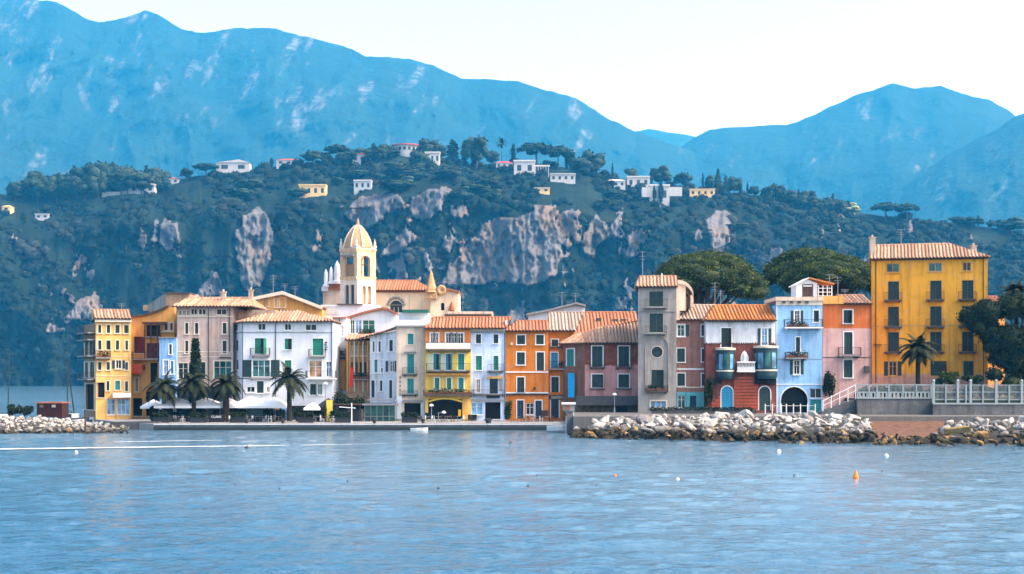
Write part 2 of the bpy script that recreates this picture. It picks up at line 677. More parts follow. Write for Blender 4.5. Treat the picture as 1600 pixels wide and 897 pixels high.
def blob_points(blobs, n, rng, shell=.55):
    w = np.array([r[0] * r[1] * r[2] for _, r in blobs]) ** .67
    idx = rng.choice(len(blobs), n, p=w / w.sum())
    C = np.array([tuple(c) for c, _ in blobs])[idx]
    Rr = np.array([tuple(r) for _, r in blobs])[idx]
    d = rng.normal(size=(n, 3))
    d /= np.linalg.norm(d, axis=1)[:, None]
    rad = (shell + (1 - shell) * rng.uniform(0, 1, n)) [:, None]
    rad = rad * (1 + .12 * rng.normal(size=(n, 1)))
    return C + d * Rr * rad


def leafs(name, blobs, n, size, mat, parent=None, org=(0, 0, 0), shell=.55, rng=None):
    rng = rng or NR
    V, Fc = leaf_quads(blob_points(blobs, n, rng, shell), size, rng)
    return np_obj(name, V, Fc, mat, parent, org)


M = {}
# ------------------------------------------------------------------ materials of the place
M['glass'] = m_glass('window_glass')
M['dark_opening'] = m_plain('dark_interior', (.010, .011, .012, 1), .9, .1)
M['glass_teal'] = m_glass('teal_glass', (.02, .09, .09, 1))
M['glass_blue'] = m_glass('blue_glass', (.10, .22, .36, 1))
M['glass_warm'] = m_glass('curtained_glass', (.32, .2, .11, 1))
M['green_shutter'] = m_shutter('dark_green_shutter', (.012, .04, .036, 1))
M['bright_green'] = m_shutter('bright_green_shutter', (.012, .20, .13, 1))
M['teal_shutter'] = m_shutter('teal_shutter', (.012, .24, .23, 1))
M['blue_shutter'] = m_shutter('blue_shutter', (.02, .27, .48, 1))
M['navy'] = m_shutter('navy_door', (.012, .035, .07, 1))
M['brown_wood'] = m_shutter('brown_wood', (.07, .032, .018, 1))
M['white_paint'] = m_plain('white_paint', (.76, .76, .74, 1), .6, .3, var=.06)
M['cream_trim'] = m_plain('cream_trim', (.66, .58, .46, 1), .8, .2, var=.1)
M['stone_grey'] = m_plain('grey_stone', (.24, .24, .24, 1), .85, .2, var=.25, bump=.3)
M['stone_dark'] = m_plain('dark_stone', (.075, .075, .075, 1), .85, .2, var=.3, bump=.3)
M['iron'] = m_plain('dark_iron', (.02, .022, .025, 1), .5, .4, var=.1)
M['metal'] = m_plain('grey_metal', (.22, .23, .25, 1), .4, .5, .4, var=.15)
M['eave'] = m_plain('timber_eave', (.075, .05, .035, 1), .8, .2, var=.3)
M['chimney'] = m_plaster('chimney_plaster', (.52, .42, .33, 1))
M['terracotta'] = m_plain('terracotta', (.30, .11, .055, 1), .8, .2)
M['canvas'] = m_plain('white_canvas', (.80, .80, .80, 1), .85, .1, var=.05)
M['canvas_black'] = m_plain('black_canvas', (.02, .02, .024, 1), .8, .2)
M['canvas_red'] = m_plain('red_canvas', (.42, .075, .03, 1), .8, .2)
M['concrete'] = m_plaster('concrete', (.13, .135, .14, 1), stain=.85)
M['fence_paint'] = m_plain('pale_grey_fence', (.27, .32, .33, 1), .7, .2, var=.1)
M['palm_bark'] = m_plain('palm_bark', (.032, .025, .018, 1), .95, .1, var=.4, bump=.8)
M['bark'] = m_plain('bark', (.09, .06, .04, 1), .95, .1, var=.4, bump=.8)
M['hedge_leaf'] = m_leaf('hedge_leaf', (.012, .03, .012, 1), (.03, .06, .02, 1))
M['palm_leaf'] = m_leaf('palm_leaf', (.009, .016, .007, 1), (.022, .030, .012, 1), (.05, .05, .022, 1))
M['pine_leaf'] = m_leaf('pine_leaf', (.012, .030, .007, 1), (.05, .085, .014, 1), (.15, .19, .04, 1), .6)
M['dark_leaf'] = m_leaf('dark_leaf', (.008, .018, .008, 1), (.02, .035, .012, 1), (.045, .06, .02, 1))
M['cypress_leaf'] = m_leaf('cypress_leaf', (.008, .02, .012, 1), (.02, .04, .018, 1))
M['hill_leaf'] = m_leaf('hill_leaf', (.010, .024, .014, 1), (.022, .042, .02, 1), (.04, .06, .03, 1), .05)
M['hill_pale'] = m_leaf('pale_hill_leaf', (.16, .18, .09, 1), (.22, .24, .11, 1))
M['tile_pale'] = m_tile('pale_tiles', (.34, .175, .105, 1), (.08, .04, .028, 1), (.60, .40, .27, 1))
M['tile_orange'] = m_tile('orange_tiles', (.36, .13, .06, 1), (.15, .055, .03, 1), (.52, .23, .12, 1))
M['tile_bright'] = m_tile('bright_orange_tiles', (.40, .13, .03, 1), (.12, .04, .02, 1), (.58, .25, .07, 1))
M['tile_grey'] = m_tile('weathered_tiles', (.33, .23, .17, 1), (.10, .06, .045, 1), (.54, .44, .36, 1))

# ------------------------------------------------------------------ camera, light, sky
cam = bpy.data.objects.new('camera', bpy.data.cameras.new('camera'))
COL.objects.link(cam)
cam.location = (0, 0, H)
cam.rotation_euler = (math.radians(90), 0, 0)
cam.data.sensor_width = 36
cam.data.lens = 36 * F / 1600
cam.data.shift_y = (HY - 448.5) / 1600
cam.data.clip_end = 60000
cam.data.clip_start = .5
SC.camera = cam

EL, AZ = 45.0, 106.0        # sun height, and compass angle from +Y towards +X
wd = bpy.data.worlds.new('World')
SC.world = wd
wd.use_nodes = True
wt = wd.node_tree
sky = wt.nodes.new('ShaderNodeTexSky')
sky.sky_type = 'NISHITA'
sky.sun_disc = False
sky.sun_elevation = math.radians(EL)
sky.sun_rotation = math.radians(AZ)
sky.air_density = 1.0
sky.dust_density = 4.0
sky.ozone_density = 1.5
bg = wt.nodes['Background']
bg.inputs['Strength'].default_value = .15
wt.links.new(sky.outputs[0], bg.inputs['Color'])
sd = bpy.data.lights.new('sun', 'SUN')
sd.energy = 1.3
sd.angle = math.radians(9)
sd.color = (1.0, .94, .86)
so = bpy.data.objects.new('sun', sd)
COL.objects.link(so)
sv = Vector((math.sin(math.radians(AZ)) * math.cos(math.radians(EL)), math.cos(math.radians(AZ)) * math.cos(math.radians(EL)), math.sin(math.radians(EL))))
so.rotation_euler = sv.to_track_quat('Z', 'Y').to_euler()
SC.view_settings.view_transform = 'Standard'
SC.view_settings.look = 'None'
SC.view_settings.exposure = 1.75
SC.view_settings.gamma = 1
SC.view_settings.use_curve_mapping = False
SC.render.engine = 'CYCLES'
cy = SC.cycles
cy.use_denoising = True
cy.max_bounces = 6
cy.diffuse_bounces = 3
cy.glossy_bounces = 3
cy.transmission_bounces = 2
cy.volume_bounces = 2
cy.sample_clamp_indirect = 6
cy.caustics_reflective = False
cy.caustics_refractive = False

# ------------------------------------------------------------------ haze: one closed box of even air
hz = MB()
hz.box((-9000, -400, -3), (9000, 10500, 1960))
t = bpy.data.materials.new('haze_air')
t.use_nodes = True
t.node_tree.nodes.clear()
ho = t.node_tree.nodes.new('ShaderNodeOutputMaterial')
hv = t.node_tree.nodes.new('ShaderNodeVolumePrincipled')
hv.inputs['Color'].default_value = (.04, .48, 1.0, 1)
hv.inputs['Density'].default_value = 1.0e-4
hv.inputs['Absorption Color'].default_value = (1, 1, 1, 1)
hv.inputs['Anisotropy'].default_value = 0.0
t.node_tree.links.new(hv.outputs[0], ho.inputs['Volume'])
tag(hz.build('haze', t), kind='stuff')

# ------------------------------------------------------------------ water
def make_water():
    rows = list(np.linspace(960, 672, 289)) + [665, 655, 640, 625, 612, 605, 600, 597, 594.5, 593, 592]
    Ys = [H * F / (p - HY) for p in rows]
    Ys = [-380.0, -150.0, 5.0] + Ys
    cols = np.linspace(-150, 1750, 480)
    V = []
    for Y in Ys:
        YY = max(Y, 46)
        base = (cols - 800) / F * YY
        ext = 8800.0
        x = np.concatenate([[-ext], base, [ext]])
        V.append(np.stack([x, np.full_like(x, Y), np.zeros_like(x)], 1))
    V = np.concatenate(V)
    nc = len(cols) + 2
    rng = np.random.default_rng(5)
    z = np.zeros(len(V))
    for i in range(46):
        lam = 10 ** rng.uniform(-.15, .95)
        th = math.radians(90 + rng.normal(0, 32))
        k = 2 * math.pi / lam
        ph = k * (V[:, 0] * math.cos(th) + V[:, 1] * math.sin(th)) + rng.uniform(0, 6.28)
        amp = .0046 * lam ** .7
        fade = np.clip(1.5 - V[:, 1] * V[:, 1] / F / H / lam * .9, 0, 1)
        z += amp * fade * np.sin(ph + .5 * np.sin(ph))
    on = (V[:, 1] > 47) & (V[:, 1] < 192) & (np.abs(V[:, 0]) < 1000)
    V[:, 2] = np.where(on, z, 0)
    nr = len(Ys)
    a = (np.arange(nr - 1)[:, None] * nc + np.arange(nc - 1)[None, :]).ravel()
    Fc = np.stack([a, a + 1, a + nc + 1, a + nc], 1)
    t = NT('lake_water')
    n1 = t.noise(1.25, 4, .6, sc=(.7, 1.0, 1), dist=.4)
    n2 = t.noise(3.8, 3, .6, sc=(.75, 1.0, 1), dist=.3)
    n3 = t.noise(.16, 3, .5, sc=(.35, 1.0, 1))
    h = t.math('ADD', t.math('MULTIPLY', n1, .55), t.math('MULTIPLY', n2, .2))
    h = t.math('ADD', h, t.math('MULTIPLY', n3, .45))
    wind = t.ramp(t.noise(.022, 4, .55, sc=(.35, 1, 1), dist=.6), .36, .62, .35, 1.15)
    h = t.math('MULTIPLY', h, wind)
    t.bump(h, .75, .5)
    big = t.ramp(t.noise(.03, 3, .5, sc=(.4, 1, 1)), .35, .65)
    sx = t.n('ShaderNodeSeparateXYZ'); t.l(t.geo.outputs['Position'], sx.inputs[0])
    sky_pale = t.math('ADD', sx.outputs[1], t.math('MULTIPLY', sx.outputs[0], .9))
    sky_pale = t.math('ADD', sky_pale, t.math('MULTIPLY', t.math('SUBTRACT', t.noise(.02, 4, .6, sc=(.4, 1, 1)), .5), 45))
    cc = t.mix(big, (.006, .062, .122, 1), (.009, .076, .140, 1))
    cc = t.mix(t.ramp(sky_pale, 45, 112), cc, (.062, .138, .200, 1))  # base colour painted paler towards quay and right, standing in for reflected sky
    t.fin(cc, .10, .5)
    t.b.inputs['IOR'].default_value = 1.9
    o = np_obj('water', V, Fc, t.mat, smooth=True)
    tag(o, kind='structure')
make_water()


def fbm(x, y, z=0.0, oct=5, rough=.5):
    s, a, f = 0.0, 1.0, 1.0
    for _ in range(oct):
        s += a * noise.noise(Vector((x * f, y * f, z + f * 1.7)))
        a *= rough
        f *= 2.03
    return s


def ridged(x, y, z=0.0, oct=4):
    s, a, f = 0.0, 1.0, 1.0
    for _ in range(oct):
        s += a * (1 - 2 * abs(noise.noise(Vector((x * f, y * f, z + f * 3.1)))))
        a *= .5
        f *= 2.1
    return s


def lerp_poly(pts, x):
    if x <= pts[0][0]: return pts[0][1]
    for (a, b), (c, d) in zip(pts, pts[1:]):
        if x <= c:
            return b + (d - b) * (x - a) / (c - a)
    return pts[-1][1]


# ------------------------------------------------------------------ the wooded hill behind the town
RIDGE = [(-900, 330), (-400, 318), (-120, 308), (0, 303), (60, 303), (140, 296), (240, 288), (300, 276), (380, 266), (450, 258), (500, 252), (560, 250), (620, 240), (680, 243),
         (740, 258), (800, 254), (860, 258), (920, 268), (970, 284), (1040, 290), (1120, 297), (1180, 306), (1250, 318), (1320, 330), (1360, 335), (1430, 342),
         (1500, 350), (1580, 360), (1640, 378), (1760, 410), (2000, 450), (2500, 500)]
YF, YC, YR = 1225.0, 1325.0, 1500.0
ROCKS = [[(690, 445), (700, 415), (722, 395), (748, 360), (765, 345), (800, 341), (835, 333), (875, 345), (880, 400), (866, 432), (830, 446), (780, 440), (740, 444)],
         [(368, 365), (384, 338), (404, 322), (420, 340), (428, 380), (420, 415), (405, 450), (384, 455), (372, 420)],
         [(905, 388), (930, 333), (948, 355), (972, 333), (976, 350), (945, 377), (930, 388), (926, 406)],
         [(538, 335), (560, 305), (620, 303), (632, 320), (602, 334), (590, 350), (562, 362)],
         [(640, 308), (668, 297), (702, 294), (690, 330), (660, 347), (645, 340)],
         [(592, 402), (612, 380), (630, 355), (656, 370), (622, 396)],
         [(100, 500), (120, 470), (150, 455), (162, 480), (140, 500)],
         [(1105, 345), (1118, 332), (1142, 328), (1138, 380), (1115, 392)],
         [(308, 462), (330, 425), (352, 450), (345, 465)],
         [(690, 385), (705, 362), (714, 380), (700, 395)], [(1085, 372), (1092, 356), (1098, 372), (1092, 380)]]


def in_poly(x, y, P):
    r = False
    j = len(P) - 1
    for i in range(len(P)):
        if (P[i][1] > y) != (P[j][1] > y) and x < (P[j][0] - P[i][0]) * (y - P[i][1]) / (P[j][1] - P[i][1]) + P[i][0]:
            r = not r
        j = i
    return r


def hill_ridge(px):
    return lerp_poly(RIDGE, px) + 2.0 * noise.noise(Vector((px * .03, 0, 0)))


def hill_y(px, py):
    """distance of the hill surface seen at photo position px, py"""
    yr = hill_ridge(px)
    yc = yr + 66 + 22 * noise.noise(Vector((px * .008, 3, 0)))
    if py < yc:
        t = (yc - py) / (yc - yr)
        Y = YC + (YR - YC) * min(max(t, 0), 1) ** .9
    else:
        t = (py - yc) / max(603 - yc, 10)
        Y = YC - (YC - YF) * t
    k = 1.0 if py > yr + 10 else .25
    Y += k * (26 * fbm(px * .010, py * .007, 1.3, 3) - 11 * ridged(px * .022, py * .006, 4, 3))
    return Y


def rock_mask(px, py):
    qx = px + 5 * fbm(px * .06, py * .06, 9, 3)
    qy = py + 5 * fbm(px * .06, py * .06, 19, 3)
    for P in ROCKS:
        if in_poly(qx, qy, P): return 1.0
    if 320 < py < 520:
        v = fbm(px * .018, py * .012, 31, 5, .65)
        if v > (.42 if 530 < px < 985 and 300 < py < 450 else .5): return .8
    return 0.0


def make_hill():
    pxs = np.concatenate([np.linspace(-900, -40, 60)[:-1], np.arange(-40, 1660, 1.9), np.linspace(1660, 2500, 60)])
    V, A, B = [], [], []
    rows = 130
    for px in pxs:
        yr = hill_ridge(px)
        for j in range(rows):
            t = j / (rows - 1)
            py = 606 + (yr - 606) * t
            Y = hill_y(px, py)
            rm = rock_mask(px, py) if -40 <= px <= 1660 else 0.0
            if rm: Y -= rm * (6 * ridged(px * .06, py * .03, 8, 4) + 4 * ridged(px * .16, py * .09, 18, 3))
            V.append(W(px, py, Y)); A.append(rm)
            B.append(max(0.0, 1 - (py - yr) / 75.0))
        for Y2, zf in ((1620, .86), (1800, .6), (2100, .0)):
            p = W(px, yr, YR)
            V.append(Vector((px - 800, 0, 0)) * (YR / F) + Vector((0, Y2, p.z * zf - .5))); A.append(0.0); B.append(0.0)
    rt = rows + 3
    a = (np.arange(len(pxs) - 1)[:, None] * rt + np.arange(rt - 1)[None, :]).ravel()
    Fc = np.stack([a, a + rt, a + rt + 1, a + 1], 1)
    t = NT('hillside')
    at = t.n('ShaderNodeAttribute', attribute_name='rock')
    ag = t.n('ShaderNodeAttribute', attribute_name='meadow')
    n1 = t.noise(.03, 5, .65)
    veg = t.mix(t.ramp(n1, .4, .65), (.006, .014, .009, 1), (.014, .026, .017, 1))
    veg = t.mix(t.math('MULTIPLY', t.ramp(t.noise(.02, 4, .6, sc=(1, 1, 3)), .48, .6), ag.outputs['Fac']), veg, (.022, .042, .03, 1))
    rk = t.mix(t.ramp(t.noise(.05, 6, .7, sc=(1, 1, .35)), .35, .65), (.085, .085, .09, 1), (.185, .18, .185, 1))
    rk = t.mix(t.ramp(t.noise(.028, 4, .6, sc=(1, 1, .4)), .5, .66), rk, (.24, .17, .115, 1))
    rk = t.mix(t.math('MULTIPLY', t.ramp(t.noise(.14, 5, .7, sc=(1, 1, .5)), .62, .68), .5), rk, (.04, .06, .04, 1))
    rk = t.mix(t.math('MULTIPLY', t.ramp(t.noise(.30, 6, .75, sc=(1, 1, .4)), .50, .64), .32), rk, (.05, .055, .06, 1))
    edge = t.ramp(t.math('ADD', at.outputs['Fac'], t.math('MULTIPLY', t.math('SUBTRACT', t.noise(.12, 5, .7), .5), .8)), .40, .56)
    t.bump(t.noise(.12, 6, .7), 1.0, 4.0)
    t.fin(t.mix(edge, veg, rk), .95, .1)
    tag(np_obj('hill', V, Fc, t.mat, smooth=False, attrs={'rock': A, 'meadow': B}), kind='structure')
make_hill()


def ico(sub):
    bm = bmesh.new()
    bmesh.ops.create_icosphere(bm, subdivisions=sub, radius=1)
    v = np.array([tuple(q.co) for q in bm.verts])
    f = np.array([[q.index for q in p.verts] for p in bm.faces])
    bm.free()
    return v, f


def make_hill_woods():
    v0, f0 = ico(2)
    Vs, Fs = [], []
    Ls = []
    n = 0
    rng = np.random.default_rng(3)
    cnt = 0
    while cnt < 7000:
        px = rng.uniform(-220, 1820)
        yr = hill_ridge(px)
        py = yr + 2 + (604 - yr) * rng.uniform(0, 1) ** 1.35
        if rock_mask(px, py) > 0 or rock_mask(px, py + 5) > 0: continue
        dens = fbm(px * .012, py * .02, 44, 4)
        if py < yr + 75 and dens < -.22: continue
        if dens < -.45: continue
        Y = hill_y(px, py)
        c = np.array(W(px, py, Y))
        s = (1.2 + 3.8 * rng.uniform(0, 1) ** 2.2) * (1.0 if py > yr + 70 else 1.15)
        r = np.array([s, s, s * rng.uniform(.6, 1.0)])
        d = 1 + .30 * rng.normal(size=(len(v0), 1)) * .7
        Vs.append(v0 * d * r + c + np.array([0, 0, s * .3]))
        Fs.append(f0 + n)
        n += len(v0)
        m = int(12 + s * 11)
        dd = rng.normal(size=(m, 3)); dd[:, 2] = np.abs(dd[:, 2])
        dd /= np.linalg.norm(dd, axis=1)[:, None]
        Ls.append(dd * r * rng.uniform(.88, 1.3, (m, 1)) + c + np.array([0, 0, s * .3]))
        cnt += 1
    L = np.concatenate(Ls)
    V2, F2 = leaf_quads(L, .95, rng)
    V = np.concatenate(Vs + [V2])
    F3 = np.concatenate(Fs)
    # triangles as degenerate-free quads are not possible: one object, two face sizes
    me = bpy.data.meshes.new('hillside_woods')
    me.vertices.add(len(V))
    me.vertices.foreach_set('co', V.astype(np.float32).ravel())
    loops = np.concatenate([F3.ravel(), (F2 + n).ravel()]).astype(np.int32)
    me.loops.add(len(loops))
    me.loops.foreach_set('vertex_index', loops)
    me.polygons.add(len(F3) + len(F2))
    st = np.concatenate([np.arange(len(F3)) * 3, len(F3) * 3 + np.arange(len(F2)) * 4]).astype(np.int32)
    me.polygons.foreach_set('loop_start', st)
    me.update(calc_edges=True)
    t = NT('hill_woods')
    r = t.geo.outputs['Random Per Island']
    cc = t.mix(t.ramp(t.noise(.012, 4, .6), .4, .62), (.005, .012, .008, 1), (.013, .022, .015, 1))
    cc = t.mix(t.ramp(r, .35, 1, 0, .75), cc, (.028, .04, .027, 1))
    cc = t.mix(t.ramp(t.noise(.008, 3, .5, dist=.5), .57, .66, 0, .7), cc, (.05, .05, .045, 1))
    t.fin(cc, .95, .1)
    me.materials.append(t.mat)
    o = bpy.data.objects.new('hillside_woods', me)
    COL.objects.link(o)
    tag(o, 'scrub and woods covering the steep hillside behind the town', 'woods', kind='stuff')
make_hill_woods()


# ------------------------------------------------------------------ the far mountains
def make_mountain(name, ridge, Yr, Yf, pfoot, seed, amp, snow, step=3.0, jag=2.0):
    x0, x1 = ridge[0][0], ridge[-1][0]
    pxs = np.arange(x0, x1 + step, step)
    rows = 110
    V, A, K = [], [], []
    cw = (lambda px: lerp_poly([(0, .12), (300, .05), (520, .06), (760, -.05), (1000, -.14)], px)) if snow > 0 else (lambda px: -.2 if snow < -.05 else -.1)
    for px in pxs:
        yr = lerp_poly(ridge, px) + jag * fbm(px * .045, seed, 0, 4, .6)
        for j in range(rows):
            t = j / (rows - 1)
            py = pfoot + (yr - pfoot) * t
            Y = Yf + (Yr - Yf) * t ** 1.1
            w = min(1, (1 - t) * 5 + .12)
            wx, wy = 34 * fbm(px * .008, py * .010, seed + 2, 2), 26 * fbm(px * .009, py * .012, seed + 9, 2)
            Y += amp * w * (.9 * fbm(px * .006, py * .006, seed, 3) - .40 * ridged((px + wx + py * .55) * .011, (py + wy) * .011, seed + 5, 6))
            cl = fbm((px + .5 * py) * .035, (py - .4 * px) * .016, seed + 40, 5, .62) + .22 * (fbm(px * .007, py * .012, seed + 60, 2) + .35 * t - .2)
            K.append(max(0.0, min(1.0, (cl - .40 + cw(px)) * 2.4)) * min(1, t * 2.2))
            V.append(W(px, py, Y))
            A.append(t)
        p = W(px, yr, Yr)
        V.append(Vector((p.x * 1.04, Yr + 500, p.z * .7))); A.append(0); K.append(0)
        V.append(Vector((p.x * 1.1, Yr + 1300, 0))); A.append(0); K.append(0)
    rt = rows + 2
    a = (np.arange(len(pxs) - 1)[:, None] * rt + np.arange(rt - 1)[None, :]).ravel()
    Fc = np.stack([a, a + rt, a + rt + 1, a + 1], 1)
    t = NT(name + '_ground')
    at = t.n('ShaderNodeAttribute', attribute_name='height')
    veg = t.mix(t.ramp(t.noise(.004, 6, .65), .4, .65), (.006, .02, .018, 1), (.012, .03, .025, 1))
    ck = t.n('ShaderNodeAttribute', attribute_name='cliff')
    n2 = t.noise(.016, 8, .72, sc=(1, 1, .5), dist=.2)
    rk = t.math('MULTIPLY', ck.outputs['Fac'], t.ramp(n2, .42, .60, .12, 1.0))
    cc = t.mix(rk, veg, (.13, .14, .155, 1))
    t.bump(t.noise(.006, 6, .7), .8, 60.0)
    t.fin(cc, .95, .1)
    tag(np_obj(name, V, Fc, t.mat, attrs={'height': A, 'cliff': K}), kind='structure')

make_mountain('mountains', [(-700, 60), (-300, -30), (-120, -12), (0, -16), (60, 0), (90, 3), (130, 28), (155, 35), (185, 30), (225, 16), (245, 22), (262, 32), (285, 45), (320, 52), (350, 47), (375, 43),
               (430, 44), (470, 55), (530, 70), (570, 87), (640, 92), (680, 104), (720, 122), (800, 125), (850, 140), (900, 154), (950, 185), (990, 205), (1020, 214), (1090, 240), (1250, 300), (1500, 420)],
              6000, 3600, 470, 2.0, 260, .03)
make_mountain('mountains', [(600, 330), (800, 262), (930, 225), (980, 208), (1015, 201), (1040, 206), (1085, 213), (1140, 240), (1250, 270), (1400, 330)], 8200, 7000, 420, 7.0, 260, -.1, jag=1.0)
make_mountain('mountains', [(820, 400), (960, 290), (1060, 232), (1085, 215), (1110, 202), (1160, 198), (1230, 195), (1262, 184), (1290, 170), (1340, 147), (1370, 139), (1395, 130), (1430, 138), (1470, 134), (1500, 145),
               (1545, 157), (1575, 172), (1600, 190), (1700, 230), (1850, 250), (2200, 330)], 6300, 3900, 480, 13.0, 230, -.01, jag=1.5)
make_mountain('mountains', [(1250, 420), (1400, 300), (1480, 242), (1530, 215), (1560, 200), (1585, 182), (1610, 174), (1680, 150), (1800, 160), (2000, 200), (2400, 330)], 5000, 3500, 490, 23.0, 200, -.04, jag=1.2)
# ------------------------------------------------------------------ ground of the town
def ground():
    def sheet(name, pts, z, mat, thick=None):
        mb = MB()
        top = [Vector((x, y, z)) for x, y in pts]
        mb.poly(top)
        if thick:
            for a, b in zip(top, top[1:] + top[:1]):
                mb.poly([a, b, b - Vector((0, 0, thick)), a - Vector((0, 0, thick))])
        return tag(mb.build(name, mat), kind='structure')
    X = lambda px, Y: (px - 800) / F * Y
    M['paving'] = m_plaster('paving', (.30, .29, .28, 1), stain=.5)
    M['earth'] = m_plain('bare_earth', (.13, .07, .045, 1), .95, .1, var=.5, scale=1.5, bump=.6)
    M['garden'] = m_plain('garden_soil', (.06, .07, .04, 1), .95, .1, var=.4, scale=.5)
    sheet('promenade', [(X(196, 199), 199), (X(240, 195), 195.6), (X(898, 195), 195.6), (X(900, 262), 420), (X(128, 224), 420), (X(128, 224), 224)], .8, M['paving'], 3)
    M['pavdark'] = m_plaster('terrace_paving', (.14, .135, .13, 1), stain=.5)
    sheet('terrace', [(X(896, 181), 181), (X(1330, 181), 181), (X(1800, 181), 181), (X(2300, 262), 430), (X(896, 262), 430)], 2.08, M['pavdark'], 3)
    sheet('garden_terrace', [(X(1339, 190.3), 190.3), (X(1459, 190.3), 190.3), (X(1459, 188.3), 188.3), (X(1800, 188.3), 188.3), (X(2300, 262), 400), (X(1339, 262), 400)], 4.0, M['garden'], 3)
ground()


def quay():
    mb = MB()
    X = lambda px, Y: (px - 800) / F * Y
    xs = [X(p, 195) for p in (240, 385, 442, 585, 660, 762, 898)]
    body = MB()
    body.box((xs[0], 195, -2), (xs[-1], 195.6, .42))
    for a, b in zip(xs, xs[1:]):
        mb.box((a + .03, 194.93, .42), (b - .03, 195.9, .84), 0)
        mb.box((a + .03, 194.75, .66), (b - .03, 194.93, .80), 1)
    t = NT('quay_wall')
    cc = t.mix(t.ramp(t.math('ADD', t.z(), t.math('MULTIPLY', t.noise(1.2, 5, .7), .3)), .1, .45), (.018, .022, .016, 1), (.06, .065, .06, 1))
    t.fin(cc, .7, .3)
    o = thing('quay', 'long low grey stone quay with a pale edge in front of the cafes', 'quay', (0, 195.3, 0))
    body.build('wall', t.mat, o)
    M['quay_stone'] = m_plaster('quay_stone', (.20, .20, .21, 1), stain=.7)
    M['quay_edge'] = m_plaster('quay_edge', (.66, .66, .66, 1), stain=.4)
    mb.build('coping', [M['quay_stone'], M['quay_edge']], o)
quay()

Z0 = .8
P_ = m_plaster
M['wall_yellow'] = P_('pale_yellow_plaster', rgb(232, 184, 104))
M['wall_ochre'] = P_('ochre_plaster', rgb(228, 170, 90))
M['wall_mauve'] = P_('mauve_plaster', rgb(192, 170, 160))
M['wall_white'] = P_('white_plaster', (.70, .74, .80, 1), stain=.25)
M['wall_cream'] = P_('cream_plaster', rgb(226, 204, 182))
M['wall_pale_blue'] = P_('pale_blue_plaster', rgb(216, 226, 238))
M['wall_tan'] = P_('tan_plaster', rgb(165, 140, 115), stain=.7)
M['wall_blue'] = P_('sky_blue_plaster', rgb(140, 188, 236))
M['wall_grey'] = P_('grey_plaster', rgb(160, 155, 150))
M['wall_maroon'] = P_('maroon_plaster', rgb(95, 40, 40))
M['wall_dark'] = P_('dark_shopfront', rgb(34, 36, 38))

# --- house 1: yellow, far left
f = Fac(149.5, 215.2, 205, 216.6, Yref=216)
h = House('house', 'pale yellow four storey house at the lake end of the row with flat tiled parapet', 'house', f, 149.5, 205, 503, Z0, 10, M['wall_yellow'], M['cream_trim'])
for x0, x1 in ((153.5, 158), (166.8, 172), (180.3, 186.8), (194, 200)): h.win(x0, x1, 508, 520.5)
for x0, x1 in ((153.5, 158.4), (166.3, 172), (181, 186), (196, 200)): h.win(x0, x1, 532, 546.5)
for x0, x1 in ((153.5, 158.2), (166.5, 171.6), (195.8, 199.8)): h.win(x0, x1, 566, 578)
h.win(181, 189.6, 563, 576, 'O', M['navy'])
h.win(166.5, 170.8, 595.5, 610); h.win(180, 187.6, 595, 609, sh=M['teal_shutter']); h.win(195.6, 199.8, 596, 611)
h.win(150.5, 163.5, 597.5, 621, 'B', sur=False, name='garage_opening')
h.win(167, 180, 623, 648, 'G', glass=M['glass_blue'], sur=False, name='shop_window'); h.win(183, 203, 623, 648, 'G', glass=M['glass_blue'], sur=False, name='shop_window')
h.band(587, 588, .05); h.band(556.6, 557.4, .03)
h.balcony(149, 173, 558.6, .95, 1.0, plants=(150, 172))
h.slab('awning', 176, 204, 614, 621, .01, 1.3, M['canvas'])
h.roof(146, 205, 498, 485, M['tile_pale'], depth=10, over=.6)
h.slab('cornice', 148, 205.5, 498.5, 503.2, .003, .45, M['cream_trim'])
h.antenna(190, 474, 488, -5)
# open timber terraces on the side
g = Fac(131.5, 222, 149.5, 215.4)
mb = MB(); wall_mesh(mb, g, 131.5, 149.5, 507, g.yg(Z0), [(140.5, 149, 532, 555), (141, 147.5, 566, 590), (133, 138, 566, 590), (133, 138.5, 532, 555), (134, 147, 600, 640)], 2.5)
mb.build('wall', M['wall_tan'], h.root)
for a in ((140.5, 149, 532, 555, 'S', M['green_shutter']), (141, 147.5, 566, 590, 'S', M['green_shutter']), (133, 138, 566, 590, 'S', M['brown_wood']), (133, 138.5, 532, 555, 'S', M['brown_wood']), (134, 147, 600, 640, 'B', None)):
    h.win(a[0], a[1], a[2], a[3], a[4], a[5], fac=g)
for yf in (520, 531, 556, 592):
    h.balcony(132, 149, yf, .9, 1.1, fac=g, mat=M['brown_wood'])
h.finish()

# --- house 2: ochre with sweeping roofline, loggias
f = Fac(204, 221)
h = House('house', 'ochre house with upswept roofline and dark timber balconies beside the yellow end house', 'house', f, 204.6, 272, 497, Z0, 11, M['wall_ochre'], M['cream_trim'],
          top=[(204.6, 496), (225, 494), (245, 488), (263, 480), (272, 479)])
mb = MB()
for a, b, c, d in ((203.5, 496.2, 225, 494.2), (225, 494.2, 245, 488.2), (245, 488.2, 264, 479.8)):
    p, q = f.P(a, b, .5), f.P(c, d, .5)
    mb.obox(p, q - p, -f.nrm * 11.5, Vector((0, 0, .28)))
h.roof_ob = mb.build('roof', M['eave'], h.root)
h.win(229, 250, 508, 526, 'B', sur=False, name='loggia_opening'); h.win(209, 227, 526, 552, 'B', sur=False, name='loggia_opening', glass=M['wall_maroon']); h.win(229, 249, 536, 560, 'B', sur=False, name='loggia_opening', glass=M['wall_maroon'])
h.win(257, 262, 505, 516, 'S', M['brown_wood']); h.win(266, 270, 505, 516, 'S', M['brown_wood'])
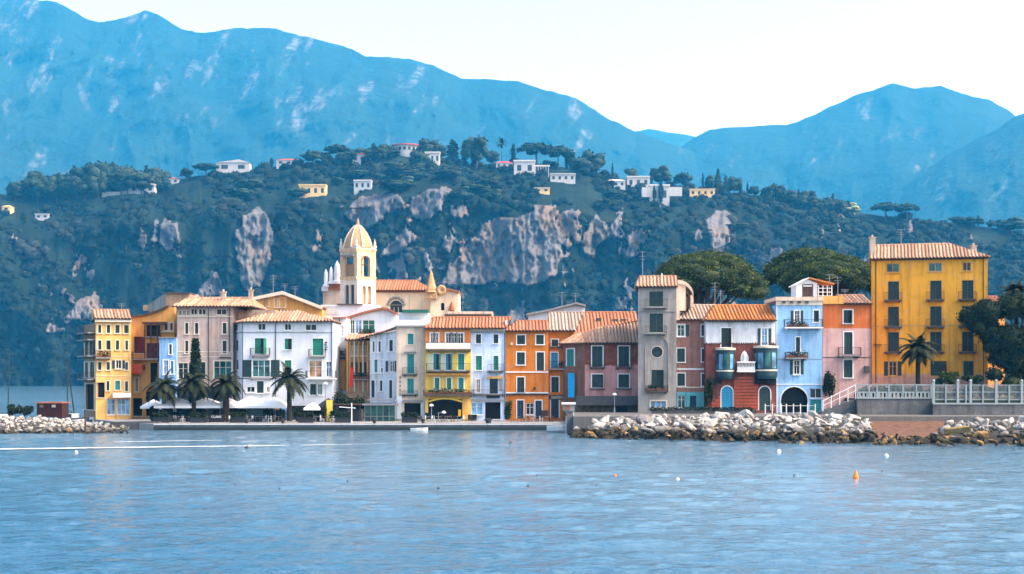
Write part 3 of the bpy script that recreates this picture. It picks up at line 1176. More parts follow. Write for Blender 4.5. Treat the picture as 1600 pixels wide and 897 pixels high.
h.win(211, 216, 590, 612, 'G'); h.win(235, 246, 567, 600, 'B', sur=False, glass=M['wall_dark'], name='loggia_opening'); h.win(208, 222, 622, 650, 'B', sur=False, name='shop_opening'); h.win(228, 268, 612, 650, 'B', sur=False, name='shop_opening')
h.balcony(227, 252, 526, .9, 1.1, mat=M['brown_wood'])
h.balcony(208, 250, 561, 1.0, 1.2, mat=M['brown_wood'])
h.slab('pergola_beam', 226, 262, 503.5, 506.5, .01, 1.6, M['brown_wood'])
for x in (229.5, 239, 249): h.slab('timber_post', x - .7, x + .7, 506.5, 560, 1.2, 1.35, M['brown_wood'])
h.slab('awning', 206, 227, 570, 578, .01, 1.8, M['canvas_red'])
h.slab('awning_valance', 206, 227, 578.05, 584, 1.6, 1.8, M['canvas_red'])
for x0, y in ((264, 518), (264, 527)): h.slab('ledge', 252, 272, y, y + 1.4, .003, .5, M['cream_trim'])
h.finish()
# grey and tan block behind
f = Fac(240, 236)
h = House('house', 'plain tan flat-roofed block rising behind the ochre house', 'house', f, 259, 296, 458.5, Z0, 9, M['wall_tan'], M['cream_trim'])
h.slab('roof', 257, 297, 457, 458.5, -9, .3, M['stone_dark'])
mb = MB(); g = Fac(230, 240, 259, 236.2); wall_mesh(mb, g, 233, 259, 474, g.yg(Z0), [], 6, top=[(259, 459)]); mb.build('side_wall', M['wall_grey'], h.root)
h.slab('parapet', 215, 236, 475, 484, -4, -3.5, M['wall_tan'])
h.finish()

# --- narrow sky blue house
f = Fac(249, 213.6)
h = House('house', 'narrow sky blue two storey house squeezed beside the mauve building', 'house', f, 249, 275.2, 528, Z0, 6, M['wall_blue'], M['white_paint'])
h.win(264.5, 268.4, 538, 553.5); h.win(255.5, 263, 563, 585, 'G', glass=M['glass_blue']); h.win(267, 271, 564, 584, 'S', M['blue_shutter'])
h.win(252, 272, 604, 650, 'B', sur=False, glass=M['wall_dark'], name='shop_opening')
h.slab('canopy', 247, 275, 594, 597, .01, 1.4, M['stone_dark'])
h.slab('cornice', 248, 275.6, 527, 528.3, -.1, .25, M['stone_grey'])
h.finish()

# --- mauve palazzo
f = Fac(275.5, 214.4)
h = House('house', 'tall mauve building with attic window band, behind the lone cypress', 'house', f, 275.7, 364, 480, Z0, 12, M['wall_mauve'], M['cream_trim'])
for x0, x1 in ((278, 283.5), (285, 290), (291, 296)): h.win(x0, x1, 484.5, 493, 'G', sur=False)
for x0, x1 in ((298, 308), (310, 321.5), (338, 354)): h.win(x0, x1, 482.5, 492, 'G', sur=False)
for x0, x1 in ((289.5, 294.2), (304.7, 309.8), (348, 354)): h.win(x0, x1, 504.5, 521.5); h.win(x0, x1, 532.5, 552)
h.win(278.3, 293.8, 567, 592, 'O', M['green_shutter'], sur=True); h.win(334, 362, 564, 592, 'G', glass=M['glass_teal'], name='terrace_window')
h.win(314, 321, 566, 592, 'S', M['green_shutter'])
h.band(494, 495.3, .12); h.band(549, 550, .05); h.band(557, 558, .05)
h.pipe(326, 482, 640); h.pipe(276.4, 482, 640); h.pipe(359, 482, 550)
h.slab('dark_lintel', 343, 361, 557.5, 560, .02, .2, M['stone_dark'])
h.slab('cafe_front', 277, 362, 604, 655, .003, .15, M['wall_dark'])
for i in range(5): h.slab('shop_window', 280 + 16.5 * i, 293 + 16.5 * i, 622, 652, .16, .2, M['glass'])
h.roof(270, 396, 479, 466, M['tile_pale'], xr0=294, xr1=392, depth=12, over=.7)
h.chimney(349, 457, 470, -4); h.chimney(392, 454, 468, -5, .6); h.antenna(329, 456, 470, -4)
h.finish()

# --- ochre gable building behind the hotel
f = Fac(395, 232)
h = House('house', 'ochre gabled building looking over the roof of the white corner hotel', 'house', f, 366, 503, 481, Z0, 10, M['wall_ochre'], M['cream_trim'],
          top=[(366, 470), (396, 466.6), (442, 458), (503, 480.5)])
h.win(404.5, 413, 469.5, 479, 'G'); h.win(414.5, 420, 469.5, 479, 'G'); h.win(429, 433, 467, 480, 'G'); h.win(437, 445, 466, 480, 'G')
mb = MB()
n = f.nrm
a, b, c = f.P(395, 467, .7), f.P(442.5, 457.2, .7), f.P(505, 481.2, .7)
back = -n * 11.4
tile_slope(mb, c, c + back, b + back, b); tile_slope(mb, a + back, a, b, b + back)
for p, q in ((a, b), (b, c)):
    mb.obox(p - Vector((0, 0, .3)), q - p, n * .12, Vector((0, 0, .5)), 2)
h.roof_ob = mb.build('roof', [M['tile_orange'], M['eave'], M['cream_trim']], h.root)
for x, y0, y1 in ((427, 430, 460), (445, 443, 460), (461, 447, 464)): h.antenna(x, y0, y1, -5)
h.finish()

# --- white corner hotel
f = Fac(378.5, 212)
h = House('hotel', 'big white corner hotel with bright green shutters behind the palms', 'hotel', f, 378.5, 520, 503, Z0, 13, M['wall_white'], M['white_paint'])
h.win(403, 415, 505.5, 516, 'G', sur=False); h.win(444.6, 455, 505.5, 516, 'G', sur=False); h.win(477, 494.5, 506.5, 516.5, 'G', sur=False)
BG = M['bright_green']
h.win(398, 416.4, 528.5, 553, 'S', BG); h.win(444.8, 455.4, 529, 546, 'S', BG); h.win(488.4, 505.3, 529, 555, 'S', BG)
h.win(394.4, 421.8, 562.5, 589, 'O', M['green_shutter'], glass=M['glass_teal']); h.win(444.8, 455.4, 563, 580.5, 'S', BG)
h.win(483, 503, 563.5, 589.5, 'G', glass=M['glass_warm'], name='balcony_door'); h.win(509.5, 518, 565, 589, 'G', glass=M['glass_blue'])
h.win(401.3, 412, 595.5, 614, 'S', M['green_shutter']); h.win(385.6, 398, 604, 613, 'G'); h.win(416.5, 421.5, 604, 613, 'G')
h.win(484.5, 494, 600, 617, 'S', M['green_shutter']); h.win(496, 503.6, 600, 617, 'G', glass=M['glass_teal'])
h.balcony(392, 422.5, 555, .95, .9); h.balcony(483, 509, 556.5, .95, .9); h.balcony(479, 526, 591, 1.0, 1.3, slab=M['white_paint'])
h.balcony(390, 423, 590.5, .8, .45)
h.band(519, 520.2, .07, M['stone_grey']); h.band(590.8, 592, .08, M['stone_dark'], x1=479)
h.pipe(430.8, 503, 640); h.pipe(379.2, 503, 640); h.pipe(518.7, 503, 590)
for x, y in ((508, 534), (508.6, 541.5)):
    mb = MB(); f.box(mb, x, x + 1.0, y, y + 6, .02, .12); f.box(mb, x + 1.05, x + 3.2, y + .1, y + 1.4, .02, .12); f.box(mb, x + 1.05, x + 3, y + 4.4, y + 5.6, .02, .12)
    mb.build('hotel_letter', M['iron'], h.root)
h.slab('cafe_front', 384, 478, 634, 656, .003, .12, M['wall_dark'])
for i, (x0, x1, gm) in enumerate(((386, 396, 'glass'), (397, 409, 'glass_blue'), (412, 424, 'glass'), (427, 437, 'glass_warm'), (440, 448, 'glass_blue'), (452, 474, 'glass'))):
    h.slab('shop_window', x0, x1, 637, 655, .13, .17, M[gm])
g = Fac(361, 218.5, 378.5, 212, Yref=212)
mb = MB(); wall_mesh(mb, g, 361, 378.4, 503, g.yg(Z0), [(368.3, 372, 531, 547.5), (369, 372.4, 562, 577), (374, 377.5, 506, 516), (364.5, 371, 506, 516)], 9)
mb.build('wall', M['wall_white'], h.root)
for a in ((368.3, 372, 531, 547.5, 'S'), (369, 372.4, 562, 577, 'S'), (374, 377.5, 506, 516, 'G'), (364.5, 371, 506, 516, 'G')): h.win(*a, fac=g, sur=False)
h.band(519, 520.2, .07, M['stone_grey'], 361, 378.4, fac=g); h.band(590.8, 592, .07, M['stone_dark'], 361, 378.4, fac=g)
mb = MB()
eA, eB, eC = g.P(359, 503.5, .7), f.P(379, 503, .75), f.P(522, 502, .75)
rA, rB = W(428, 486, 218), W(465, 486, 218)
tile_slope(mb, eB, eC, rB, rA); tile_slope(mb, eA, eB, rA, rA); tile_slope(mb, eC, eC + Vector((0, 14, 0)), rB, rB)
tile_slope(mb, eC + Vector((0, 14, 0)), eA + Vector((0, 9, 0)), rA, rB)
h.roof_ob = mb.build('roof', [M['tile_pale'], M['eave']], h.root)
h.slab('dormer', 378, 423, 482, 492, -6, -4.2, M['tile_grey'])
h.finish()

# --- narrow white house, tan house, glazed terrace house, pale blue bent house
f = Fac(519, 221)
h = House('house', 'narrow white house with a plant filled balcony in the gap beside the hotel', 'house', f, 520.4, 541, 497, Z0, 9, M['wall_white'], M['white_paint'])
h.win(525, 528.5, 509, 526, 'G', sur=False); h.win(533, 536.5, 509, 526, 'G', sur=False); h.win(524, 529, 540, 554, 'G'); h.win(529, 533, 563, 588, 'G', sur=False, glass=M['glass_warm'])
h.balcony(520.6, 540, 556, 1.0, .9, plants=(522, 539)); h.band(559.5, 560.5, .2, M['brown_wood']); h.pipe(530.5, 497, 540)
h.slab('ground_floor', 520.4, 541, 562, 610, .003, .12, M['wall_ochre'])
h.slab('roof', 519.5, 541.5, 495.5, 497, -9, .4, M['tile_orange'])
h.finish()

f = Fac(540, 217.4)
h = House('house', 'weathered tan house with tall pilasters behind the hanging red banner', 'house', f, 541.3, 577.8, 531.5, Z0, 9, M['wall_tan'], M['cream_trim'])
for i, x in enumerate((548.2, 555.5, 562, 569)): h.win(x, x + 3.4, 540, 556, 'G', sur=False); h.win(x, x + 3.4, 566, 585, 'S', M['brown_wood'] if i % 2 else M['green_shutter'], sur=False)
for x in (542, 546, 553, 560, 566.5, 574): h.slab('pilaster', x, x + 1.6, 533, 612, .003, .25, M['cream_trim'] if x % 2 else M['wall_ochre'])
h.balcony(552, 577, 592, .9, .8, plants=(553, 576))
h.roof(539, 580, 531, 524, M['tile_pale'], depth=7, over=.5)
h.finish()

f = Fac(540, 227)
h = House('house', 'white house with a red-edged gable and large green glass loggia below the church', 'house', f, 541, 619, 500, Z0, 10, M['wall_white'], M['white_paint'], top=[(541, 499), (570, 490), (598, 484), (607, 485.5), (619, 492)])
for x0, x1, gm in ((547, 554, 'glass_teal'), (555.5, 565, 'glass_blue'), (566.5, 585.5, 'green_wall')):
    M.setdefault('green_wall', m_shutter('green_blind', (.01, .11, .075, 1)))
    h.win(x0, x1, 500, 521, 'G', glass=M[gm], sur=False, name='loggia_window')
mb = MB()
for p, q in (((539, 499.5), (570, 490)), ((570, 490), (598, 483.6)), ((598, 483.6), (607, 485.2)), ((607, 485.2), (620, 491.6))):
    a, b = f.P(*p, .6), f.P(*q, .6); mb.obox(a, b - a, -f.nrm * 11, Vector((0, 0, .32)))
h.roof_ob = mb.build('roof', M['terracotta'], h.root)
h.balcony(541, 586, 524, .9, .8, plants=(560, 586))
h.finish()

f = Fac(577, 214.5, 619, 210.5, Yref=212)
h = House('house', 'pale blue-white house with a curved tile eave and narrow dark windows', 'house', f, 578, 618.8, 524, Z0, 9, M['wall_pale_blue'], M['white_paint'], top=[(578, 523), (595, 521), (610, 518.5), (618.8, 516.5)])
h.win(582.3, 585.4, 533, 549.5, 'S', M['navy']); h.win(591.5, 595, 533, 549.5, 'S', M['navy']); h.win(608.3, 614, 531.5, 549, 'S', M['navy'])
h.win(585, 590, 562, 582, 'S', M['teal_shutter']); h.win(608, 615.4, 564, 581, 'O', M['navy'], sur=False); h.win(595.4, 598.4, 575, 582, 'S', M['navy'])
h.win(593.6, 597.6, 594.5, 611, 'S', M['navy']); h.win(608, 613, 594, 622, 'D', M['navy']); h.win(580, 585.6, 594.5, 621, 'D', M['navy'])
h.band(561.2, 562, .05); h.band(583, 584, .05)
mb = MB()
cur = [(556, 530), (578, 525), (595, 521), (610, 517.5), (621, 513.5)]
for p, q in zip(cur, cur[1:]):
    a, b = f.P(*p, .6), f.P(*q, .6)
    tile_slope(mb, a, b, b - f.nrm * 5 + Vector((0, 0, 1.15)), a - f.nrm * 5 + Vector((0, 0, 1.15)))
h.roof_ob = mb.build('roof', [M['tile_pale'], M['eave']], h.root)
h.finish()

# --- cream tower house
f = Fac(619, 209.2)
h = House('house', 'slim cream house with teal shutters and a white roof terrace under a green awning', 'house', f, 619.2, 664, 510.5, Z0, 9, M['wall_cream'], M['cream_trim'])
TS = M['teal_shutter']
h.win(637, 646, 521.5, 538, 'S', TS); h.win(636.5, 647, 553.5, 583.5, 'S', TS); h.win(636.5, 646.5, 591.5, 615, 'S', TS)
h.balcony(629, 652, 585, .9, .55, slab=M['green_shutter']); h.balcony(628, 653, 616.5, .5, .4, slab=M['green_shutter'])
h.slab('window_hood', 631, 650, 549.5, 551.5, .05, .4, M['stone_grey'])
h.slab('cornice', 618, 665.2, 508.5, 511, -.1, .4, M['stone_grey'])
h.win(631.5, 658.5, 630, 655, 'B', sur=False, name='garage_opening'); h.slab('garage_canopy', 630, 661, 625, 628.5, .003, .5, M['stone_grey'])
h.slab('terrace_wall', 617.5, 671, 500, 508.4, -7, -.2, M['white_paint']); h.slab('terrace_room', 620, 668, 487, 499.9, -7, -3, M['wall_white'])
h.slab('terrace_awning', 627, 668, 483, 487.6, -4, -1.5, M['green_wall'])
h.slab('corner_stone', 657.5, 663.5, 625, 655, .003, .3, M['wall_pale_blue']); h.slab('corner_stone', 620, 628, 620, 655, .003, .3, M['wall_pale_blue'])
for i in range(5): h.slab('wall_ornament', 624, 626.5, 588 + i * 6.5, 592 + i * 6.5, .003, .07, M['stone_grey'])
h.finish()
# ------------------------------------------------------------------ middle of the row
M['wall_sun'] = P_('yellow_and_orange_plaster', rgb(224, 138, 60), rgb(230, 194, 92), 11.3, edge=.05)
M['wall_lightblue'] = P_('light_blue_plaster', rgb(202, 220, 246))
M['wall_orange'] = P_('orange_plaster', rgb(218, 128, 44))
M['wall_brown'] = P_('red_brown_plaster', rgb(130, 76, 58), rgb(206, 152, 146), 8.2, edge=1.4)
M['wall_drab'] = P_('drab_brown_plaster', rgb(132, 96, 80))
M['panel_yellow'] = m_plain('yellow_panel', rgb(236, 205, 80), .7, .2, var=.08)
M['panel_pale'] = m_plain('pale_panel', rgb(205, 205, 170), .7, .2, var=.08)
f = Fac(664, 208)
h = House('house', 'yellow and orange house with three long balconies and a dark arch at ground level', 'house', f, 664.3, 735.6, 513.5, Z0, 10, M['wall_sun'], M['white_paint'])
for x0, x1 in ((672.6, 678.2), (679.6, 685), (696.5, 704), (705.5, 713.5), (715, 724)): h.win(x0, x1, 520.5, 537, 'G')
for x0, x1, m_ in ((677.3, 686, 'teal_shutter'), (696.5, 704.5, 'blue_shutter'), (715.8, 725.5, 'teal_shutter')): h.win(x0, x1, 553, 578, 'S', M[m_])
for x0, x1, m_ in ((668, 676, 'panel_pale'), (687, 695.5, 'panel_pale'), (705.3, 715, 'panel_yellow'), (726.5, 733.5, 'panel_yellow')): h.slab('wall_panel', x0, x1, 553, 578, .003, .05, M[m_])
for x0, x1, m_ in ((679.3, 686.4, 'bright_green'), (698.3, 705, 'bright_green'), (716.5, 724.3, 'teal_shutter')): h.win(x0, x1, 590.5, 609, 'S', M[m_])
h.balcony(666, 736, 546.5, 1.0, 1.2, slab=M['stone_dark'], panel=M['white_paint'])
h.balcony(666.5, 735, 579.5, 1.0, 1.2, slab=M['stone_dark'])
h.slab('soffit_band', 666.5, 735, 583, 586.5, .003, .7, M['wall_ochre'])
h.balcony(662, 740, 616.5, .6, 1.3, slab=M['stone_dark'], plants=(663, 738))
h.win(669, 722, 624, 655.5, 'B', sur=False, arch=False, name='arch_opening')
mb = MB()
ap = [(669 + 53 * i / 12, 629 - 5.2 * math.sin(math.pi * i / 12)) for i in range(13)]
for a, b in zip(ap, ap[1:]): mb.obox(f.P(*a, .02), f.P(*b, .02) - f.P(*a, .02), f.nrm * .14, Vector((0, 0, .22)))
mb.build('arch_moulding', M['panel_yellow'], h.root)
h.slab('pillar', 723, 731, 624, 655.5, .003, .3, M['wall_ochre'])
M['sun_wall2'] = m_plain('strong_yellow', rgb(242, 180, 30), .8, .2)
h.slab('yellow_sign', 716, 720.5, 640, 650.5, .01, .08, M['sun_wall2'])
h.roof(663, 791, 513, 496.5, M['tile_orange'], xr0=677, xr1=799, depth=10, over=.5, gable=False)
h.slab('cafe_table_canopy', 664, 672, 645, 655, .003, .1, M['wall_dark'])
h.finish()

f = Fac(735.7, 208.3)
h = House('house', 'light blue house with green shutters left of the orange house', 'house', f, 735.8, 789.8, 514, Z0, 10, M['wall_lightblue'], M['white_paint'])
h.win(743.7, 751.6, 522.5, 536.5, 'S', M['green_shutter']); h.win(771.2, 778.6, 522.5, 536.5, 'S', M['green_shutter'])
h.win(743.4, 753, 556, 578.3, 'S', BG); h.win(771, 778.8, 556, 578.5, 'S', BG)
h.win(744, 750.4, 592.5, 613.5, 'G', glass=M['glass_warm']); h.win(765, 778, 592, 615, 'B', sur=False, glass=M['glass'], name='terrace_door')
h.slab('lintel', 761, 785, 588, 591.5, .003, .5, M['wall_ochre'])
h.slab('stone_patch', 780, 785.5, 593, 611, .003, .06, M['stone_grey'])
h.balcony(762, 787, 579.5, .9, .9, slab=M['stone_dark']); h.balcony(738, 789, 616, .6, .5, slab=M['stone_dark'])
h.slab('shop_sign', 760, 781, 618, 622.3, .01, .15, M['iron'])
h.win(732 + 4, 754, 629, 648, 'G', glass=M['glass_blue'], sur=False, name='shop_window'); h.win(758, 782, 628.5, 655, 'B', sur=False, name='shop_opening')
h.slab('shop_counter', 731, 745, 647.8, 655.5, .01, .5, M['wall_dark']); h.band(624, 626.5, .3, M['stone_grey'])
h.band(514, 518, .18, M['cream_trim'], name='cornice')
for i in range(18): h.slab('eave_bracket', 737 + 3 * i, 738.2 + 3 * i, 518.05, 520, .003, .3, M['stone_grey'])
h.pipe(788.8, 516, 655)
h.finish()
# white party wall between the roofs
f = Fac(789, 208.6)
h = House('house', 'orange house with white window surrounds and a red tile roof', 'house', f, 790, 857, 517, Z0, 10, M['wall_orange'], M['white_paint'])
h.win(807.8, 820.3, 523.8, 538, 'S'); h.win(837.8, 849.6, 523.5, 538, 'S')
h.win(807.6, 820, 550.5, 569.8, 'S'); h.win(838.5, 850, 550.5, 579, 'D', M['green_shutter'])
h.win(808, 819.2, 589.5, 613.5, 'S'); h.win(808, 818, 625.5, 654, 'D', M['navy']); h.win(836.5, 846.5, 626, 654, 'D', M['navy'])
h.win(822, 834, 630, 648, 'G', sur=False, name='shop_window')
h.band(580.4, 582.4, .1); h.band(615, 617.2, .25, M['iron']); h.band(612.8, 614.8, .06, M['white_paint'])
h.balcony(806, 821, 614, .5, .25)
h.slab('lamp_bracket', 834, 837, 605, 609, .01, .35, M['iron'])
h.slab('wall_lamp', 798, 801, 535, 539, .01, .2, M['cream_trim'])
h.roof(788.5, 858, 517, 502, M['tile_orange'], xr0=808, xr1=858, depth=9, over=.5, gable=False)
h.pipe(789.8, 517, 655)
mb = MB(); f.box(mb, 789.2, 792.5, 500, 514, -8, -.2); o_ = mb.build('party_wall', M['wall_white'], h.root)
h.slab('bench', 846, 856, 641, 651, .5, 1.0, M['brown_wood'])
h.finish()

f = Fac(857, 210)
h = House('house', 'set back orange bay with blue door, small balcony and pale tiled roof', 'house', f, 857.2, 897, 517.5, Z0, 9, M['wall_orange'], M['white_paint'])
h.win(862, 872, 530.5, 541, 'S', M['green_shutter']); h.win(861, 871.5, 551, 575, 'D', M['blue_shutter']); h.win(861.5, 873, 589, 613, 'D', M['green_shutter'])
h.win(861, 873, 624, 653, 'D', M['navy']); h.win(888, 896, 545, 573, 'D', M['blue_shutter'])
h.balcony(853, 886, 576, 1.0, 1.0, plants=(872, 885)); h.balcony(859, 878, 541.5, .4, .4, slab=M['stone_dark'])
h.slab('sign_board', 857.5, 881, 617, 624.5, .01, .12, M['stone_dark'])
mb = MB()
for i in range(9):
    x = 862 + i * 2
    f.box(mb, x, x + .7, 619 - (1.2 if i in (0, 4) else 0), 623, .125, .15)
    if i % 2: f.box(mb, x + .75, x + 1.6, 620.4, 621.2, .125, .15)
mb.build('lettering', M['cream_trim'], h.root)
M['blue_panel'] = m_plain('blue_panel', rgb(30, 150, 205), .7, .2)
g = Fac(884, 207)
h.slab('blue_wall_panel', 887.5, 897.5, 583, 621, .02, .1, M['blue_panel'], fac=g)
h.roof(856.5, 899, 516.8, 489, M['tile_grey'], xr0=858, xr1=912, depth=13, over=.6, gable=False)
h.finish()

f = Fac(892, 222)
h = House('house', 'large house at the back with a broad orange roof and three dark skylights', 'house', f, 893, 1000, 524, Z0, 12, M['wall_ochre'], M['cream_trim'])
h.roof(891, 1001, 524, 488.6, M['tile_orange'], xr0=911, xr1=1001, depth=16, over=.5, rib=.5, gable=False)
for x0 in (931, 957, 969.5):
    mb = MB(); g = Fac(900, 226.6)
    g.box(mb, x0, x0 + 9, 497 if x0 < 940 else 498.5, 503.5 if x0 < 940 else 504, -.3, .2); mb.build('skylight', M['stone_dark'], h.roof_ob)
h.finish()
f = Fac(830, 232)
h = House('house', 'white gabled building with a grey lean roof behind the orange houses', 'house', f, 826, 914, 492, Z0, 8, M['wall_white'], M['white_paint'], top=[(826, 492), (860, 486), (900, 476.5), (914, 480)])
mb = MB()
for p, q in (((823, 493), (860, 486)), ((860, 486), (900, 475.6)), ((900, 475.6), (915, 479.6))):
    a, b = f.P(*p, .8), f.P(*q, .8); mb.obox(a, b - a, -f.nrm * 9, Vector((0, 0, .3)))
h.roof_ob = mb.build('roof', M['stone_grey'], h.root)
h.win(903.5, 911, 484, 490, 'G', sur=False)
h.antenna(878, 456, 482, -2); h.antenna(899, 458, 476, -3)
h.finish()

f = Fac(914, 206)
h = House('house', 'red-brown house with a pink lower wall and pale hipped tile roof beside the grey tower', 'house', f, 913.8, 998.5, 536, Z0, 11, M['wall_brown'], M['white_paint'])
for x0, x1 in ((925, 941.5), (966.3, 983)): h.win(x0, x1, 541, 573, 'D', M['green_shutter']); h.win(x0, x1, 585, 606, 'S')
for x0, x1 in ((921, 945), (962, 987)): h.balcony(x0, x1, 574, .3, .4, slab=M['stone_dark']); h.slab('sill', x0, x1, 606.6, 608, .16, .3, M['stone_dark'])
h.slab('side_shutter', 1000, 1005, 585, 618, .1, .2, M['green_shutter'])
g = Fac(878, 209.5, 913.8, 206.1, Yref=206)
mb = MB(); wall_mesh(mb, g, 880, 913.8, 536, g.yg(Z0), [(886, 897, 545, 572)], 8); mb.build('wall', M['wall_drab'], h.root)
h.win(886, 897, 545, 572, 'D', M['teal_shutter'], fac=g)
mb = MB()
eA, eB, eC = g.P(878, 536, .6), f.P(913.8, 536, .6), f.P(1000, 536, .6)
rL, rR = W(932, 512.5, 210.5), W(998, 500, 212.5)
tile_slope(mb, eB, eC, rR, rL); tile_slope(mb, eA, eB, W(908, 519.5, 210), W(904, 519.5, 210.5)); mb.poly([eB, rL, W(908, 519.5, 210)])
mb.poly([rL, rR, rR + Vector((0, 6, -3)), rL + Vector((0, 6, -3))])
h.roof_ob = mb.build('roof', [M['tile_pale'], M['eave']], h.root)
h.slab('lean_to_roof', 899, 1017, 618.5, 633, .01, 2.6, M['stone_dark'])
h.win(961.5, 981, 635, 655, 'D', M['navy'], sur=False); 
M['rubble_wall'] = m_plain('rubble_stone_wall', (.20, .17, .13, 1), .95, .1, var=.7, scale=2.5, bump=.9)
h.slab('stone_wall', 901, 959.5, 634.5, 657.3, .003, .35, M['rubble_wall']); h.slab('stone_wall', 983, 1016, 634.5, 657.3, .003, .35, M['rubble_wall'])
h.pipe(959.8, 615, 657)
h.finish()

# ------------------------------------------------------------------ church
def church():
    f = Fac(587, 242)
    h = House('church', 'cream church with an octagonal domed bell tower above the town roofs', 'church', f, 585, 674, 455, Z0, 13, P_('church_plaster', rgb(232, 208, 176), stain=.5), M['cream_trim'])
    h.win(609, 629, 469.5, 489, 'G', arch=True, sur=True)
    mb = MB()
    for i in range(9):
        a = math.pi * (i + .5) / 9
        p = f.P(619 - 12.5 * math.cos(a), 478 - 13 * math.sin(a), .1)
        mb.lathe(p, [(0, -.25), (.24, -.1), (.26, .1), (0, .3)], 6)
    mb.build('carved_ornament', M['stone_grey'], h.root)
    h.pipe(641, 456, 492, M['cream_trim'])
    h.roof(584, 676, 454, 439, M['tile_orange'], xr0=587, xr1=650, depth=13, over=.6, gable=False)
    h.band(454.5, 457, .3, M['terracotta'], x0=584.5, x1=675, name='cornice')
    # right hand chapel
    g = Fac(674, 239)
    mb = MB(); wall_mesh(mb, g, 672.5, 716.5, 460, g.yg(Z0), [(689, 694.5, 473, 485, True)], 9, top=[(672.5, 457), (690, 452), (716.5, 458)]); mb.build('wall', h.wm, h.root)
    mb = MB()
    for p, q in (((690, 451.6), (717.5, 457.6)), ((671.5, 456.8), (690, 451.6))):
        a, b = g.P(*p, .5), g.P(*q, .5); mb.obox(a, b - a, -g.nrm * 10, Vector((0, 0, .3)))
    mb.build('roof', M['terracotta'], h.root)
    h.win(689, 694.5, 473, 485, 'B', arch=True, fac=g, sur=False)
    mb = MB(); mb.lathe(g.P(706, 485, .3), [(.55, 0), (.4, .5), (0, 1.5)], 8); mb.build('stone_cone', M['terracotta'], h.root)
    h.slab('terrace_roof', 700, 770, 487, 494, -6, 1, M['wall_cream'], fac=g)
    h.slab('terrace_edge', 695, 768, 491.2, 496, 1.01, 1.3, M['brown_wood'], fac=g)
    # baroque gable: spire, volute, carved panel
    mb = MB()
    mb.lathe(g.P(674, 457, .2), [(.95, 0), (.8, .4), (.85, .5), (.5, 1.5), (.55, 1.6), (.26, 2.6), (.3, 2.7), (.1, 3.3), (0, 3.5)], 6)
    pts = [g.P(672 + 21 * t + 1.5 * math.sin(t * 5), 449 - 2 * math.cos(t * 4) + 9 * t, .3) for t in [i / 10 for i in range(11)]]
    mb.tube(pts, .22, 6)
    ring = [g.P(690 + 5.2 * math.cos(a), 453.5 + 5.6 * math.sin(a), .35) for a in [i * math.pi / 8 for i in range(17)]]
    mb.tube(ring, .28, 6)
    ring = [g.P(690 + 2.4 * math.cos(a), 453.5 + 2.6 * math.sin(a), .4) for a in [i * math.pi / 6 for i in range(13)]]
    mb.tube(ring, .14, 5)
    g.box(mb, 664.5, 683, 457.5, 468, .25, .6)
    for i in range(4):
        c = [g.P(667.3 + i * 4.3 + 1.6 * math.cos(a), 463 + 3.4 * math.sin(a), .62) for a in [k * math.pi / 5 for k in range(11)]]
        mb.tube(c, .11, 5)
    mb.build('baroque_gable', P_('carved_stone', rgb(200, 160, 115), stain=.8), h.root)
    # left transept with pinnacles
    g2 = Fac(505, 244)
    mb = MB(); wall_mesh(mb, g2, 504.6, 534, 453, g2.yg(Z0), [], 9); mb.build('wall', M['wall_cream'], h.root)
    h.slab('roof', 510, 534, 443, 453, -8, .3, M['tile_orange'], fac=g2)
    h.slab('corner_pier', 503, 513, 449, 455, -1, .4, M['white_paint'], fac=g2)
    for x, y0, y1 in ((509.6, 420, 449), (517.5, 416, 444), (527, 407, 444)):
        mb = MB(); p = g2.P(x, y1, .2); hh = (y1 - y0) / g2.k
        w = .55 if x < 520 else .85
        mb.lathe(p, [(w, 0), (w, hh * .12), (w * .6, hh * .16), (w * .62, hh * .45), (w * .45, hh * .8), (0, hh)], 8)
        mb.build('pinnacle', M['white_paint'], h.root)
    # terrace with balustrade under the tower
    g3 = Fac(500, 236)
    h.slab('terrace_wall', 501, 592, 476.5, 500, -4, .2, M['wall_white'], fac=g3)
    h.slab('terrace_ledge', 527, 566, 474.8, 476.6, -3, .5, M['stone_dark'], fac=g3)
    h.win(545, 549.5, 484, 493, 'B', fac=g3, sur=False, deep=-.24)
    mb = MB()
    for i in range(14): g3.box(mb, 503 + 2 * i, 504 + 2 * i, 479, 491, .21, .3)
    g3.box(mb, 502, 531, 477, 479, .2, .36); mb.build('balustrade', M['white_paint'], h.root)
    # bell tower: square, corner towards the lake
    YC_ = 237.0
    L = Fac(531.5, YC_ + 2.55, 558.2, YC_, Yref=YC_); Rt = Fac(558.2, YC_, 587, YC_ + 2.6, Yref=YC_)
    wt_ = P_('tower_plaster', rgb(222, 200, 164), stain=.9)
    c = (Vector(L.P(531.5, 430)) + Vector(Rt.P(587, 430))) / 2
    A, B_, C_ = L.P(531.5, 430), L.P(558.2, 430), Rt.P(587, 430)
    D_ = A + (C_ - B_)
    def backs(mb, y0, y1, ins):
        for p, q in ((C_, D_), (D_, A)):
            p, q = Vector(p), Vector(q)
            z0, z1 = L.zz(y1), L.zz(y0)
            e = (q - p).normalized()
            n_ = Vector((e.y, -e.x, 0))
            w = (q - p).length
            a = Vector((p.x, p.y, z0))
            if not ins: mb.obox(a - n_ * .35, q - p, n_ * .35, Vector((0, 0, z1 - z0)))
            else:
                mb.obox(a - n_ * .35, e * w * .3, n_ * .35, Vector((0, 0, z1 - z0)))
                mb.obox(a - n_ * .35 + e * w * .7, e * w * .3, n_ * .35, Vector((0, 0, z1 - z0)))
                mb.obox(a - n_ * .35 + e * w * .3 + Vector((0, 0, (z1 - z0) * .85)), e * w * .4, n_ * .35, Vector((0, 0, (z1 - z0) * .15)))
    mb = MB()
